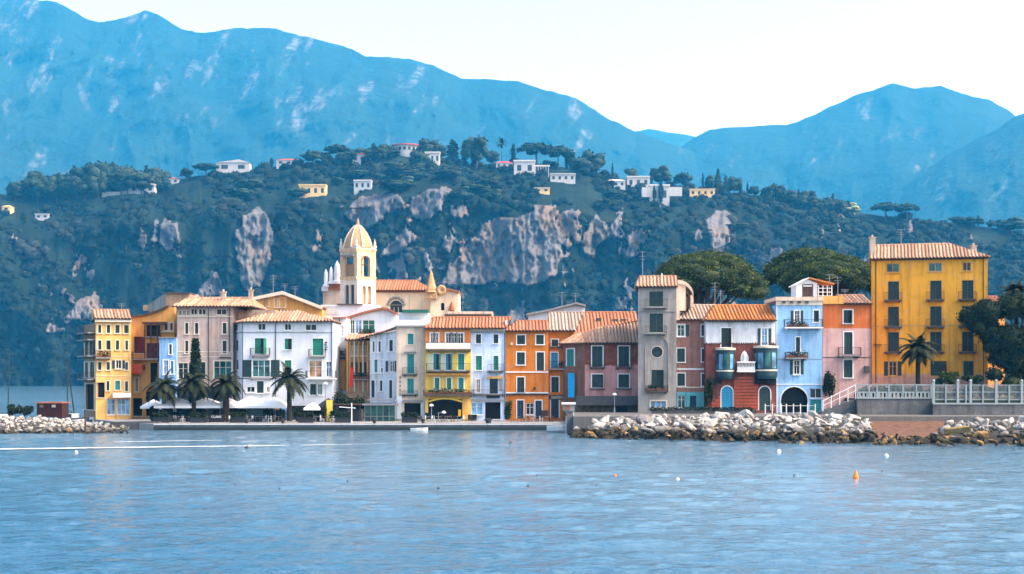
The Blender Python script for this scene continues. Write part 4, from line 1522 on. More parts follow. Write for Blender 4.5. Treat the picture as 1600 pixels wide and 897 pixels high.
    wall_mesh(mb, L, 532.5, 558.2, 436, L.yg(Z0), [(539, 545.3, 444, 475, True), (547.3, 553.6, 444, 475, True)], 0, rec=.5)
    wall_mesh(mb, Rt, 558.2, 586, 436, L.yg(Z0), [(566, 571.6, 446, 475, True), (574, 580, 446, 475, True)], 0, rec=.5)
    backs(mb, 436, L.yg(Z0), False); mb.build('tower_wall', P_('tower_base_plaster', rgb(232, 220, 202), stain=.6), h.root)
    for fc, x0, x1 in ((L, 539, 545.3), (L, 547.3, 553.6), (Rt, 566, 571.6), (Rt, 574, 580)): h.win(x0, x1, 444 if fc is L else 446, 475, 'B', arch=True, fac=fc, sur=False, glass=M['stone_dark'] if fc is L else M['glass_warm'])
    mb = MB()
    wall_mesh(mb, L, 533.5, 558.2, 392.5, 433.2, [(536.6, 553.8, 397, 431.8, True)], 0, rec=.6)
    wall_mesh(mb, Rt, 558.2, 585, 392.5, 433.2, [(564.4, 578.8, 398.5, 431.5, True)], 0, rec=.6)
    backs(mb, 392.5, 433.2, True)
    ww = mb.build('belfry', wt_, h.root)
    mb = MB(); L.box(mb, 536.6, 553.8, 412, 431.8, -.75, -.62); mb.build('louvre', M['wall_tan'], ww)
    mb = MB(); L.box(mb, 535.5, 555, 397, 400, .01, .5); mb.build('hood', M['stone_grey'], ww)
    mb = MB(); p0 = c.copy(); p0.z = L.zz(424)
    mb.lathe(p0, [(.75, 0), (.6, .25), (.5, .8), (.3, 1.1), (0, 1.15)], 12); mb.cyl(p0 + Vector((-1.5, 0, 1.2)), p0 + Vector((1.5, 0, 1.2)), .06); mb.build('bell', M['terracotta'], ww)
    rt4 = math.atan2(A.y - c.y, A.x - c.x)
    rad = (A - c).length; rad = (Vector((A.x, A.y, 0)) - Vector((c.x, c.y, 0))).length
    def sq(name, y0, y1, k0, k1, mat):
        mb = MB(); zb, zt = L.zz(y1), L.zz(y0)
        mb.lathe((c.x, c.y, zb), [(0, 0), (rad * k0, 0), (rad * k1, zt - zb), (0, zt - zb)], 4, rt4); return mb.build(name, mat, h.root)
    sq('cornice', 431.5, 436.5, 1.0, 1.07, wt_); sq('cornice', 388, 393.5, .98, 1.08, wt_); sq('cornice', 384.5, 388.1, 1.05, 1.0, M['cream_trim'])
    mb = MB(); zb = L.zz(386)
    u = L.zz(348) - zb
    mb.lathe((c.x, c.y, zb), [(2.3, 0), (2.28, u * .08), (2.12, u * .25), (1.85, u * .45), (1.45, u * .64), (.95, u * .82), (.4, u * .96), (.22, u), (.3, u + .15), (.16, u + .35), (.22, u + .5), (.08, u + .9), (0, u + 1.2)], 8, rt4 + math.pi / 8)
    dm = mb.build('dome', m_tile('dome_tiles', rgb(178, 144, 108), rgb(84, 62, 46), rgb(204, 174, 138)), h.root)
    mb = MB()
    pr = [(2.3, 0), (2.28, u * .08), (2.12, u * .25), (1.85, u * .45), (1.45, u * .64), (.95, u * .82), (.4, u * .96)]
    for k in range(8):
        a = rt4 + math.pi / 8 + k * math.pi / 4
        mb.tube([(c.x + (r + .03) * math.cos(a), c.y + (r + .03) * math.sin(a), zb + z) for r, z in pr], .09, 5)
    mb.build('dome_ribs', M['cream_trim'], h.root)
    mb = MB(); zt = zb + u + 1.1
    mb.cyl((c.x, c.y, zt), (c.x, c.y, zt + 3.3), .07, .05, 6); mb.box((c.x - 1.35, c.y - .06, zt + 1.33), (c.x + .5, c.y + .06, zt + 1.50)); mb.box((c.x + .2, c.y - .05, zt + 1.25), (c.x + .5, c.y + .05, zt + 1.57)); mb.build('weathervane_cross', M['iron'], h.root)
    for k in range(4):
        a = rt4 + k * math.pi / 2
        mb = MB(); mb.lathe((c.x + math.cos(a) * rad * .95, c.y + math.sin(a) * rad * .95, L.zz(385)), [(.3, 0), (.3, .25), (.18, .35), (.22, .6), (.08, 1.0), (0, 1.5)], 8); mb.build('pinnacle', M['cream_trim'], h.root)
    h.finish()
church()
# ------------------------------------------------------------------ right part of the row
Z1 = 2.08
M['wall_rose'] = P_('rose_brown_plaster', rgb(160, 116, 102), rgb(110, 192, 200), 4.75, edge=.15)
M['wall_three'] = P_('white_over_brown_plaster', (.68, .72, .78, 1), rgb(120, 68, 58), 11.1, edge=.5)
M['wall_skyblue'] = P_('clear_blue_plaster', rgb(150, 200, 245))
M['wall_orpink'] = P_('orange_over_pink_plaster', rgb(206, 110, 52), rgb(210, 168, 162), 13.1, edge=.12)
M['wall_bigyellow'] = P_('strong_yellow_plaster', rgb(255, 182, 52), rgb(222, 170, 130), 7.2, edge=.5)
M['wall_brick'] = m_plain('red_cladding', rgb(168, 82, 56), .8, .2, var=.15)
f = Fac(997, 200.2, 1057, 199.8, Yref=200)
h = House('tower_house', 'slim grey tower house with a round window inside a tall blind arch', 'house', f, 997, 1057, 448.5, Z1, 9, M['wall_grey'], M['cream_trim'])
h.win(1014.5, 1036, 455.5, 479, 'S', sur=False); h.win(1015, 1036, 490, 519.5, 'S', sur=False)
h.balcony(1007, 1043, 479.8, 1.0, .8, slab=M['stone_grey']); h.balcony(1008, 1042, 520.4, .9, .7, slab=M['stone_grey'])
h.band(486.5, 487.8, .07, M['stone_grey'])
# blind arch: a shallow niche moulding
mb = MB()
ap = arch_pts(1009.5, 1043.5, 525.5, 16); ao = arch_pts(1007.8, 1045.2, 523.8, 16)
for i in range(16):
    mb.poly([f.P(*ap[i], .14), f.P(*ap[i + 1], .14), f.P(*ao[i + 1], .14), f.P(*ao[i], .14)]); mb.poly([f.P(*ap[i], .14), f.P(*ap[i + 1], .14), f.P(*ap[i + 1], 0), f.P(*ap[i], 0)]); mb.poly([f.P(*ao[i], .14), f.P(*ao[i + 1], .14), f.P(*ao[i + 1], 0), f.P(*ao[i], 0)])
f.box(mb, 1007.8, 1009.5, ap[0][1], 612, 0, .14); f.box(mb, 1043.5, 1045.2, ap[0][1], 612, 0, .14)
mb.build('blind_arch', M['wall_grey'], h.root)
mb = MB(); c = f.P(1026.8, 550)
mb.cyl(c - f.nrm * .02, c + f.nrm * .03, .80, .80, 24); wo = mb.build('window', M['cream_trim'], h.root)
mb = MB(); mb.cyl(c + f.nrm * .031, c + f.nrm * .04, .72, .72, 24); mb.build('pane', M['glass'], wo)
h.win(1018, 1034.5, 578, 606, 'S', sur=False); h.balcony(1008, 1044, 611, .7, .6, slab=M['stone_dark'], plants=(1010, 1042))
h.win(1016.5, 1041, 626.5, 637, 'G', glass=M['glass_blue'])
mb = MB(); 
h.roof(993, 1059, 448, 432.5, M['tile_pale'], xr0=999, xr1=1059, depth=8, over=.5)
h.slab('wing', 1057.1, 1062, 446, 500, -8, -.5, M['wall_cream'])
g = Fac(1057, 201)
mb = MB()
for i in range(8):
    a0, a1 = math.pi / 2 * i / 8, math.pi / 2 * (i + 1) / 8
    p = [(1059 + 25 * math.sin(a), 461 - 24 * math.cos(a)) for a in (a0, a1)]
    mb.obox(g.P(*p[0], -.2), g.P(*p[1], -.2) - g.P(*p[0], -.2), g.nrm * -5, Vector((0, 0, -.5)))
g.box(mb, 1079.5, 1084, 461, 480, -5.2, -.2); g.box(mb, 1058.5, 1072, 440, 485, -5, -.4)
mb.build('barrel_dormer', M['wall_cream'], h.root)
h.antenna(1004, 392, 434, -3); h.slab('vent_pipe', 1034, 1036, 424, 434, -4, -3.8, M['white_paint'])
h.finish()

f = Fac(1056, 201.2)
h = House('house', 'rose-brown house with a turquoise ground floor right of the grey tower', 'house', f, 1057.5, 1102.6, 500, Z1, 9, M['wall_rose'], M['white_paint'])
h.win(1058.5, 1069.6, 507.5, 525.5, 'O', M['green_shutter'], glass=M['glass_teal']); h.win(1058, 1070, 544.5, 565.5, 'S'); h.win(1058.3, 1070, 583.5, 603, 'S')
h.win(1096, 1101.5, 507.5, 525, 'S'); h.win(1096.5, 1101.5, 545, 565, 'S'); h.win(1096.5, 1101.5, 584, 603, 'S')
h.band(575.5, 578, .08); h.band(604.3, 606.2, .06, M['cream_trim'])
h.win(1059, 1071, 618, 637, 'G', glass=M['glass_teal'], sur=False); h.win(1078, 1088, 618.5, 638.5, 'D', M['navy'], sur=False)
h.roof(1056, 1113, 499.4, 477.5, M['tile_grey'], xr0=1083, xr1=1118, depth=10, over=.5, gable=False)
h.antenna(1117, 441, 478, -6); h.antenna(1126, 454, 478, -6)
h.finish()

f = Fac(1102, 199.4)
h = House('house', 'white over brown house with two dark teal bay windows and red cladding below', 'house', f, 1102.8, 1211.8, 501, Z1, 9, M['wall_three'], M['white_paint'])
h.win(1127, 1141.8, 512.5, 543, 'S', M['green_shutter']); h.win(1190, 1199, 513, 543, 'O', M['green_shutter'], glass=M['glass_blue'])
h.roof(1100, 1213, 500.5, 477.8, M['tile_bright'], depth=10, over=.6, gable=False, xr0=1116, xr1=1213)
for i in range(27): h.slab('eave_stub', 1104 + 4 * i, 1105.8 + 4 * i, 501.05, 503.2, .003, .5, M['eave'])
mb = MB()
for i in range(30):
    x = 1103.5 + 3.6 * i; f.box(mb, x, x + 1.6, 535.5 + R.uniform(-.5, .5), 537.6, .003, .1)
mb.build('tile_course', M['eave'], h.root)
M['bay_teal'] = m_plain('bay_teal_paint', (.008, .045, .055, 1), .5, .4)
for x0, x1, y0 in ((1118.5, 1148, 546.5), (1178, 1215, 543.5)):
    mb = MB(); xm = (x0 + x1) / 2; w = (x1 - x0) / 2 / f.k
    c = f.P(xm, 592, -.01); hh = (592 - y0) / f.k
    a0 = math.pi; a1 = 2 * math.pi
    mb.lathe(c, [(0, 0), (w * .9, 0), (w * .97, .4), (w * .97, hh - .3), (w * 1.0, hh - .25), (w * 1.0, hh)], 14, 0, 0, a0, a1)
    mb.lathe(c, [(w * 1.08, hh - .05), (w * 1.08, hh + .22), (0, hh + .35)], 14, 0, 1, a0, a1)
    mb.lathe(c, [(w * .985, hh * .25), (w * .985, hh * .3)], 14, 0, 1, a0, a1)
    b = mb.build('bay_window', [M['bay_teal'], M['cream_trim']], h.root)
    for k in range(5):
        t0, t1 = a0 + (k + .12) * math.pi / 5, a0 + (k + .88) * math.pi / 5
        mb = MB(); mb.lathe(c, [(w * .99, hh * .34), (w * .99, hh * .84)], 3, 0, 0, t0, t1); mb.build('pane', M['glass_blue'] if k in (1, 3) else M['glass_teal'], b)
# pointed white niche with a balustrade
mb = MB()
pts = [(1157, 566), (1157, 558), (1159, 552), (1163, 547.5), (1167, 552), (1169.5, 558), (1169.5, 566)]
mb.poly([f.P(*q, .14) for q in pts])
for a, b in zip(pts, pts[1:]): mb.poly([f.P(*a, .14), f.P(*b, .14), f.P(*b, 0), f.P(*a, 0)])
mb.lathe(f.P(1163.2, 566, .3), [(.28, 0), (.2, .4), (.26, .8), (.12, 1.0), (.15, 1.15), (0, 1.3)], 8)
mb.build('niche_statue', M['white_paint'], h.root)
mb = MB()
f.box(mb, 1150, 1178, 565, 567, .5, 1.2); f.box(mb, 1150, 1178, 579, 581.5, .5, 1.2)
for i in range(12): mb.lathe(f.P(1151.5 + 2.3 * i, 579, .85), [(.07, 0), (.11, .3), (.05, .6), (.07, 1.0)], 6)
mb.build('balustrade', M['white_paint'], h.root)
h.win(1127.2, 1144.8, 603.5, 641, 'D', M['blue_shutter'], arch=True); h.win(1186, 1203.6, 604, 641, 'D', M['green_shutter'], arch=True)
clad = [MB(), MB(), MB()]
for i in range(11):
    y = 588 + i * 5; k = 1155 - (590 - 588) 
    xl, xr = max(1112, 1152 - i * 5), min(1211, 1176 + i * 4.5)
    for mb, a, b in ((clad[0], xl, min(1125.5, xr)), (clad[1], max(xl, 1146.5), min(1184.5, xr)), (clad[2], max(xl, 1205), xr)):
        if b - a > 2: f.box(mb, a, b, y + .7, y + 4.6, .003, .13 + .02 * (i % 2))
for mb in clad: mb.build('red_cladding', M['wall_brick'], h.root)
h.slab('dark_plinth', 1103, 1126, 592, 600, .003, .5, M['wall_dark']); h.slab('dark_plinth', 1178, 1212, 592.3, 600, .003, .5, M['wall_dark'])
h.finish()

f = Fac(1212, 200.4)
h = House('house', 'light blue house with an arched dark passage and a small white rooftop hut', 'house', f, 1212.4, 1285, 477, Z1, 9, M['wall_skyblue'], M['white_paint'])
h.win(1241.5, 1249.5, 485.5, 503, 'O', M['green_shutter']); h.win(1271.5, 1279, 485, 503, 'S', M['green_shutter'])
h.win(1243.5, 1250, 527, 550, 'S', M['green_shutter']); h.win(1240.5, 1249.5, 563, 585, 'O', M['green_shutter'])
h.balcony(1224.5, 1284, 511.5, 1.0, 1.0, slab=M['white_paint'], plants=(1228, 1262)); h.balcony(1226, 1261, 559, .7, .9, slab=M['stone_grey'], plants=(1227, 1260))
h.win(1220, 1262, 604.5, 644.5, 'B', arch=True, name='arch_opening'); h.win(1265.5, 1283.5, 607, 622, 'G', sur=False); h.win(1266, 1283, 625, 645, 'D', M['teal_shutter'], sur=False)
h.band(470, 477, .12, M['cream_trim'], name='cornice'); h.slab('parapet', 1211.5, 1286, 464, 470, -9, .3, M['wall_cream'])
h.band(560.5, 561.3, .03, M['stone_grey']); h.band(600, 601.3, .05)
g = Fac(1243, 204)
mb = MB(); wall_mesh(mb, g, 1244.5, 1277, 448, 466, [(1255, 1269, 445.5, 463)], 4, top=[(1244.5, 446), (1263, 437), (1277, 443)]); hut = mb.build('rooftop_hut', M['wall_white'], h.root)
h.win(1255, 1269, 445.5, 463, 'S', M['brown_wood'], fac=g, trim=M['brown_wood'])
mb = MB(); a, b, c2 = g.P(1242, 446.5, .4), g.P(1263, 435.5, .4), g.P(1303, 445, .4)
mb.obox(a, b - a, -g.nrm * 5, Vector((0, 0, .14)), 1); mb.obox(b, c2 - b, -g.nrm * 5, Vector((0, 0, .2)), 0); mb.build('hut_roof', [M['tile_bright'], M['white_paint']], h.root)
mb = MB()
for x in (1278, 1285, 1292, 1299): g.box(mb, x, x + 1.2, 446, 464, 0, .12)
for y in (450, 456, 462): g.box(mb, 1277.5, 1300, y, y + 1, .13, .2)
mb.build('pergola_lattice', M['white_paint'], h.root)
h.antenna(1296, 428, 464, -5); h.antenna(1309, 432, 464, -5); h.pipe(1213.4, 478, 645, M['white_paint'])
for i in range(4): h.slab('roof_vent', 1222 + 12 * i, 1227 + 12 * i, 470.5, 474, .13, .3, M['stone_dark'])
h.finish()

f = Fac(1285, 201.2)
h = House('house', 'house with orange top storey over a pink wall, left of the tall yellow block', 'house', f, 1285.4, 1362, 475, Z1, 9, M['wall_orpink'], M['white_paint'])
h.win(1318, 1332, 484.5, 505, 'S'); h.win(1318.8, 1332, 519, 553.5, 'D', M['green_shutter']); h.win(1318.5, 1332, 562.5, 590, 'S')
h.balcony(1309, 1344, 555, 1.0, .8, slab=M['stone_grey']); h.slab('meter_box', 1350, 1358, 572, 582, .01, .3, M['stone_dark'])
h.band(558, 559, .03, M['iron'])
h.slab('shutter_box', 1318, 1333, 556.5, 561, .01, .2, M['cream_trim'])
h.roof(1318, 1363, 474.5, 462, M['tile_pale'], depth=9, over=.4, gable=False); h.slab('parapet', 1285.6, 1318, 462.5, 475, -8, .2, M['wall_ochre'])
h.pipe(1361, 475, 600); h.antenna(1320, 452, 464, -5)
mb = MB(); mb.box((f.P(1330, 462).x, 206, f.zz(463)), (f.P(1352, 462).x, 207.5, f.zz(459))); mb.build('roof_tank', M['white_paint'], h.root)
h.finish()

f = Fac(1361, 207.3, 1543, 203.7, Yref=205.5)
h = House('apartment_house', 'tall strong yellow five storey block with dark green shutters', 'house', f, 1361.5, 1543, 404, 4.0, 12, M['wall_bigyellow'], M['wall_ochre'])
h.win(1385.3, 1404.8, 411, 424.5, 'G', glass=M['glass_teal']); h.win(1451, 1471.5, 411, 424.5, 'G', glass=M['glass_teal']); h.win(1504.5, 1517, 411, 424, 'G')
for y0, y1, bal in ((439, 468, 1), (479, 510, 1), (519, 549.5, 2)):
    for x0, x1 in ((1387.7, 1404.6), (1453.6, 1471), (1503.5, 1521)):
        h.win(x0, x1, y0, y1, 'S')
        h.balcony(x0 - 6.5, x1 + 4.5, y1 + .5, 1.0, .8, slab=M['stone_dark'])
for x0, x1, k in ((1389, 1401, 'O'), (1454, 1476, 'S'), (1505.5, 1521, 'S')): h.win(x0, x1, 564.5, 587, k, M['green_shutter'])
h.band(508.6, 509.3, .03, M['stone_grey']); h.band(538, 538.8, .5, M['iron'], x0=1364, x1=1378, name='railing')
h.pipe(1368.5, 405, 598); h.pipe(1536.5, 405, 598); h.band(404, 406, .2, M['eave'], name='cornice')
h.roof(1358.5, 1546, 403.5, 382.5, M['tile_pale'], xr0=1366, xr1=1484, depth=12, over=.6)
h.chimney(1363, 372, 390, -4, .7); h.chimney(1521, 385, 398, -5, .7); h.antenna(1408, 358, 384, -6)
h.slab('plinth', 1362, 1542.5, 589, 612, .003, .06, P_('pink_plinth', rgb(205, 160, 140)))
h.finish()

# house roof glimpsed behind the big dark tree
f = Fac(1540, 216)
h = House('house', 'low ochre house mostly hidden behind the big dark tree at the right edge', 'house', f, 1544, 1570, 474, 4.0, 8, M['wall_ochre'], M['cream_trim'])
h.roof(1542, 1572, 473, 464, M['tile_orange'], depth=8, over=.4); h.win(1550, 1558, 520, 534, 'S')
h.finish()
# ------------------------------------------------------------------ big trees near the houses
def make_palm(name, label, px, ybase, ytop, Y, spread, group, nf=27, trunk_r=.28, droop=1.0, seed=1):
    rg = random.Random(seed)
    b, tp = W(px, ybase, Y), W(px, ytop, Y)
    o = thing(name, label, 'palm tree', b, group)
    hgt = tp.z - b.z
    mb = MB()
    n = 14
    for i in range(n):
        p, q = b + Vector((0, 0, hgt * i / n)), b + Vector((0, 0, hgt * (i + 1) / n))
        mb.cyl(p, q, trunk_r * (1.12 - .02 * i % 2), trunk_r * .98, 9, cap=False)
    mb.lathe(tp - Vector((0, 0, .7)), [(trunk_r, 0), (trunk_r * 1.7, .35), (trunk_r * 1.5, .75), (.1, 1.0)], 10)
    mb.build('trunk', M['palm_bark'], o)
    V, Fc = [], []
    for k in range(nf):
        az = 2.4 * k + rg.uniform(-.2, .2)
        u = k / nf
        el = math.radians(78 - 88 * u ** .9 + rg.uniform(-8, 8))
        L = spread * rg.uniform(.85, 1.15) * (1.0 if u > .15 else .8)
        dirh = Vector((math.cos(az), math.sin(az), 0))
        p = tp.copy()
        d = dirh * math.cos(el) + Vector((0, 0, math.sin(el)))
        side = Vector((-dirh.y, dirh.x, 0))
        seg = 12
        prev = p
        for i in range(seg):
            t = (i + 1) / seg
            d = (d + Vector((0, 0, -.115 * droop * (1 + .6 * t)))).normalized()
            q = prev + d * (L / seg)
            wl = .46 * math.sin(math.pi * min(1, .12 + .88 * t) ** .8) * spread / 2.4 + .05
            up = side.cross(d).normalized()
            for sgn in (-1, 1):
                for jj in range(3):
                    a = prev.lerp(q, jj / 3)
                    e = a + d * (wl * .55) + side * sgn * wl - Vector((0, 0, wl * .35 * rg.uniform(.6, 1.4)))
                    w2 = d * .075
                    i0 = len(V)
                    V += [tuple(a - w2), tuple(a + w2), tuple(e + w2 * .2), tuple(e - w2 * .2)]
                    Fc.append((i0, i0 + 1, i0 + 2, i0 + 3))
            i0 = len(V)
            s2 = side * .035
            V += [tuple(prev - s2), tuple(prev + s2), tuple(q + s2), tuple(q - s2)]
            Fc.append((i0, i0 + 1, i0 + 2, i0 + 3))
            prev = q
    np_obj('crown', V, Fc, M['palm_leaf'], o, tuple(b))
    return o

make_palm('palm_tree', 'leftmost promenade palm, dark and broad, standing in front of the sky blue house', 256, 657, 604, 203, 3.5, 'palms along the promenade', seed=1, droop=1.25)
make_palm('palm_tree', 'promenade palm at the foot of the dark cypress, before the mauve building', 303, 657, 597, 202.5, 3.4, 'palms along the promenade', seed=2, droop=1.2)
make_palm('palm_tree', 'promenade palm between the mauve building and the white hotel', 353, 657, 599, 202.5, 3.4, 'palms along the promenade', seed=3, droop=1.3, trunk_r=.42)
make_palm('palm_tree', 'tallest promenade palm, in front of the white hotel right of the white tents', 452, 658, 594, 201.5, 3.6, 'palms along the promenade', seed=4, droop=1.1, trunk_r=.33)
make_palm('palm_tree', 'palm standing before the tall yellow block above the sea wall', 1434.5, 606, 545, 195, 3.3, None, nf=40, seed=5, droop=1.0, trunk_r=.3)
make_palm('palm_tree', 'shaggy palm rising over the big dark tree at the right edge', 1588, 600, 458, 202, 2.9, None, seed=6, nf=40)


def make_cypress(label, px, ybase, ytop, Y, r, group=None, n=2600, size=.28):
    b = W(px, ybase, Y); hh = W(px, ytop, Y).z - b.z
    o = thing('cypress', label, 'cypress', b, group)
    mb = MB(); mb.cyl(b, b + Vector((0, 0, hh * .3)), .22, .14); mb.build('trunk', M['bark'], o)
    t = NR.uniform(0, 1, n) ** .9
    prof = np.sin(np.pi * np.clip(.12 + .88 * (1 - t), 0, 1) ** .75 * .62) / .93
    a = NR.uniform(0, 6.283, n)
    rr = r * prof * NR.uniform(.6, 1.08, n)
    C = np.stack([b.x + rr * np.cos(a), b.y + rr * np.sin(a), b.z + hh * (.06 + .94 * t)], 1)
    V, Fc = leaf_quads(C, size, NR)
    np_obj('crown', V, Fc, M['cypress_leaf'], o, tuple(b))
    mb = MB(); mb.lathe(b, [(.1, hh * .06), (r * .75, hh * .2), (r * .72, hh * .45), (r * .4, hh * .75), (.02, hh * .95)], 8)
    return o
make_cypress('single slender dark cypress in front of the mauve building', 305.5, 656, 530, 205, .72)


def stone_pine(name, label, px, ytop, px0, px1, Y, lobes, seed, n=30000, zb=4.0, ylow=474, cat='pine tree'):
    """Umbrella pine: trunk, limbs and a broad dome made of leafy pillows."""
    rg = random.Random(seed); nr = np.random.default_rng(seed)
    X = W(px, 500, Y).x
    top = H - (ytop - HY) / F * Y
    rx = (px1 - px0) / 2 / F * Y
    low = H - (ylow - HY) / F * Y
    b = Vector((X, Y, zb))
    o = thing(name, label, cat, b)
    mb = MB()
    fork = Vector((X, Y, low - 2.0))
    mb.cyl(b, fork, .62, .46, 10)
    blobs = []
    for i in range(lobes):
        a = i * 2.399 + rg.uniform(-.3, .3)
        u = math.sqrt((i + .5) / lobes)
        r = u * rx * .86
        hgt = (top - low) * math.sqrt(max(0, 1 - u * u * .93))
        c = Vector((X + r * math.cos(a), Y + r * math.sin(a) * .9, low + hgt * .84 + rg.uniform(-.35, .25)))
        s = rg.uniform(.8, 1.3) * rx * .19
        blobs.append((c, (s * 1.2, s * 1.2, s * .62)))
        if i % 3 == 0:
            mid = fork.lerp(c, .5) - Vector((0, 0, .6))
            mb.cyl(fork, mid, .24, .15, 6); mb.cyl(mid, c, .15, .05, 6)
    mb.build('trunk', M['bark'], o)
    C = blob_points(blobs, n, nr, .8)
    V, Fc = leaf_quads(C, .20, nr, .2)
    V0, F0 = ico(2)
    k = len(V)
    parts, fs = [V], []
    for c, r in blobs:
        parts.append(V0 * np.array(r) * .84 * (1 + .06 * nr.normal(size=(len(V0), 1))) + np.array(c))
    V = np.concatenate(parts)
    F0q = np.concatenate([F0, F0[:, 2:3]], 1)
    # inner mass in darker leaf colour: shade painted into the crown's gaps
    np_obj('crown', V[:k], Fc, M['pine_leaf'], o, tuple(b))
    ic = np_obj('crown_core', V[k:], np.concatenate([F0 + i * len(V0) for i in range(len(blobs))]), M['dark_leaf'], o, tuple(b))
    return o
stone_pine('stone_pine', 'broad umbrella pine rising behind the grey tower and the rose-brown house', 1102, 391, 1010, 1190, 238, 90, 1, 52000, ylow=476)
stone_pine('stone_pine', 'darker umbrella pine at the back, left of the tall yellow block', 1262, 386, 1202, 1345, 250, 60, 2, 32000, ylow=452)
stone_pine('stone_pine', 'lighter umbrella pine in front, behind the rooftop hut of the blue house', 1300, 398, 1215, 1372, 240, 70, 3, 40000, ylow=464)


def round_tree(name, label, cat, b, blobs, n, size, mat, trunk_top, tr=.3, seed=1, core=.8, group=None):
    nr = np.random.default_rng(seed)
    o = thing(name, label, cat, b, group)
    mb = MB(); mb.cyl(b, trunk_top, tr, tr * .6, 8)
    for c, r in blobs[::2]: mb.cyl(trunk_top, c, tr * .45, .04, 5)
    mb.build('trunk', M['bark'], o)
    V, Fc = leaf_quads(blob_points(blobs, n, nr, .7), size, nr)
    np_obj('crown', V, Fc, mat, o, tuple(b))
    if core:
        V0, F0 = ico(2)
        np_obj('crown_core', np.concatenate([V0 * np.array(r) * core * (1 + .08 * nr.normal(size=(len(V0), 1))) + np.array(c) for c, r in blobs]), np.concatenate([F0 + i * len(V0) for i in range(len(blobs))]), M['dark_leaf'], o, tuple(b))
    return o
Y = 198.0
bl = []
rg = random.Random(4)
for x, y, r in ((1520, 500, 22), (1512, 492, 16), (1545, 490, 26), (1575, 482, 26), (1600, 480, 30), (1630, 490, 30), (1545, 520, 26), (1575, 530, 30), (1610, 530, 32), (1560, 560, 22), (1590, 565, 28), (1625, 570, 30), (1556, 585, 14), (1580, 595, 18), (1610, 598, 20),
                (1548, 545, 14), (1530, 513, 16), (1640, 540, 30)):
    for k in range(2):
        c = W(x + rg.uniform(-5, 5), y + rg.uniform(-5, 5), Y + rg.uniform(-1.5, 2)); s = r / F * Y * (.9 - .25 * k)
        bl.append((c, (s, s, s * .85)))
round_tree('broad_tree', 'very big dark evergreen tree covering the right side of the yellow block', 'tree', W(1585, 606, Y), bl, 30000, .21, M['dark_leaf'], W(1585, 560, Y), .45, 8)


def bush(name, label, px, py0, py1, pw, Y, mat='hedge_leaf', n=1600, size=.16, seed=1, group=None, cat='bush'):
    rg = random.Random(seed)
    b = W(px, py1, Y)
    hw = pw / 2 / F * Y; hh = (py1 - py0) / F * Y
    bl = []
    for i in range(9):
        bl.append((b + Vector((rg.uniform(-.65, .65) * hw, rg.uniform(-.4, .4) * hw, hh * rg.uniform(.25, .75))), (hw * .42, hw * .4, hh * .3)))
    nr = np.random.default_rng(seed)
    V, Fc = leaf_quads(blob_points(bl, n, nr, .5), size, nr)
    o = np_obj(name, V, Fc, M[mat], None, tuple(b))
    return tag(o, label, cat, group)
bush('bush', 'dark climbing bush on the pink wall beside the blue house passage', 1297, 579, 624, 22, 199.5, 'dark_leaf', 2600, seed=3)
bush('bush', 'dark shrub growing at the left foot of the red clad house', 1107, 585, 640, 16, 197.8, 'dark_leaf', 2200, seed=4)
bush('bush', 'olive shrub against the yellow block right of its palm', 1484, 580, 601, 34, 197, 'pine_leaf', 1800, seed=5)
bush('bush', 'low shrub under the right windows of the yellow block', 1521, 585, 602, 38, 197, 'hedge_leaf', 1800, seed=6)
bush('bush', 'small shrub beside the orange house doorway with flower pots', 796, 627, 655, 16, 205.5, 'hedge_leaf', 1400, seed=7)
bush('bush', 'wispy shrub by the villa gate right of the palm', 1465, 590, 603, 22, 195.5, 'hedge_leaf', 900, seed=16)
bush('hedge', 'tall dark hedge covering the gap between hotel and green glass pavilion', 545, 612, 656, 54, 207, 'dark_leaf', 5200, .18, seed=8, cat='hedge')
for i, (x, y0, w, lab) in enumerate(((24, 632, 26, 'dark scrub on the mole behind the rocks, leftmost of two'), (43, 634, 18, 'dark scrub on the mole beside the rust-red boat shed'))):
    bush('bush', lab, x, y0, 650, w, 199, 'dark_leaf', 1200, seed=20 + i)

for i in range(12):
    x = 236 + i * 26 + rg.uniform(-6, 6)
    bush('potted_shrub', 'dark leafy shrub on the cafe terrace under the palms', x, 634 + rg.uniform(-3, 6), 656, rg.uniform(10, 20), 204.2, 'dark_leaf', 900, .15, seed=90 + i, group='dark shrubs on the cafe terrace', cat='shrub')

# ------------------------------------------------------------------ hill trees: one of each kind, then copies
def hill_pt(px, py):
    return W(px, py, hill_y(px, py) - 2)


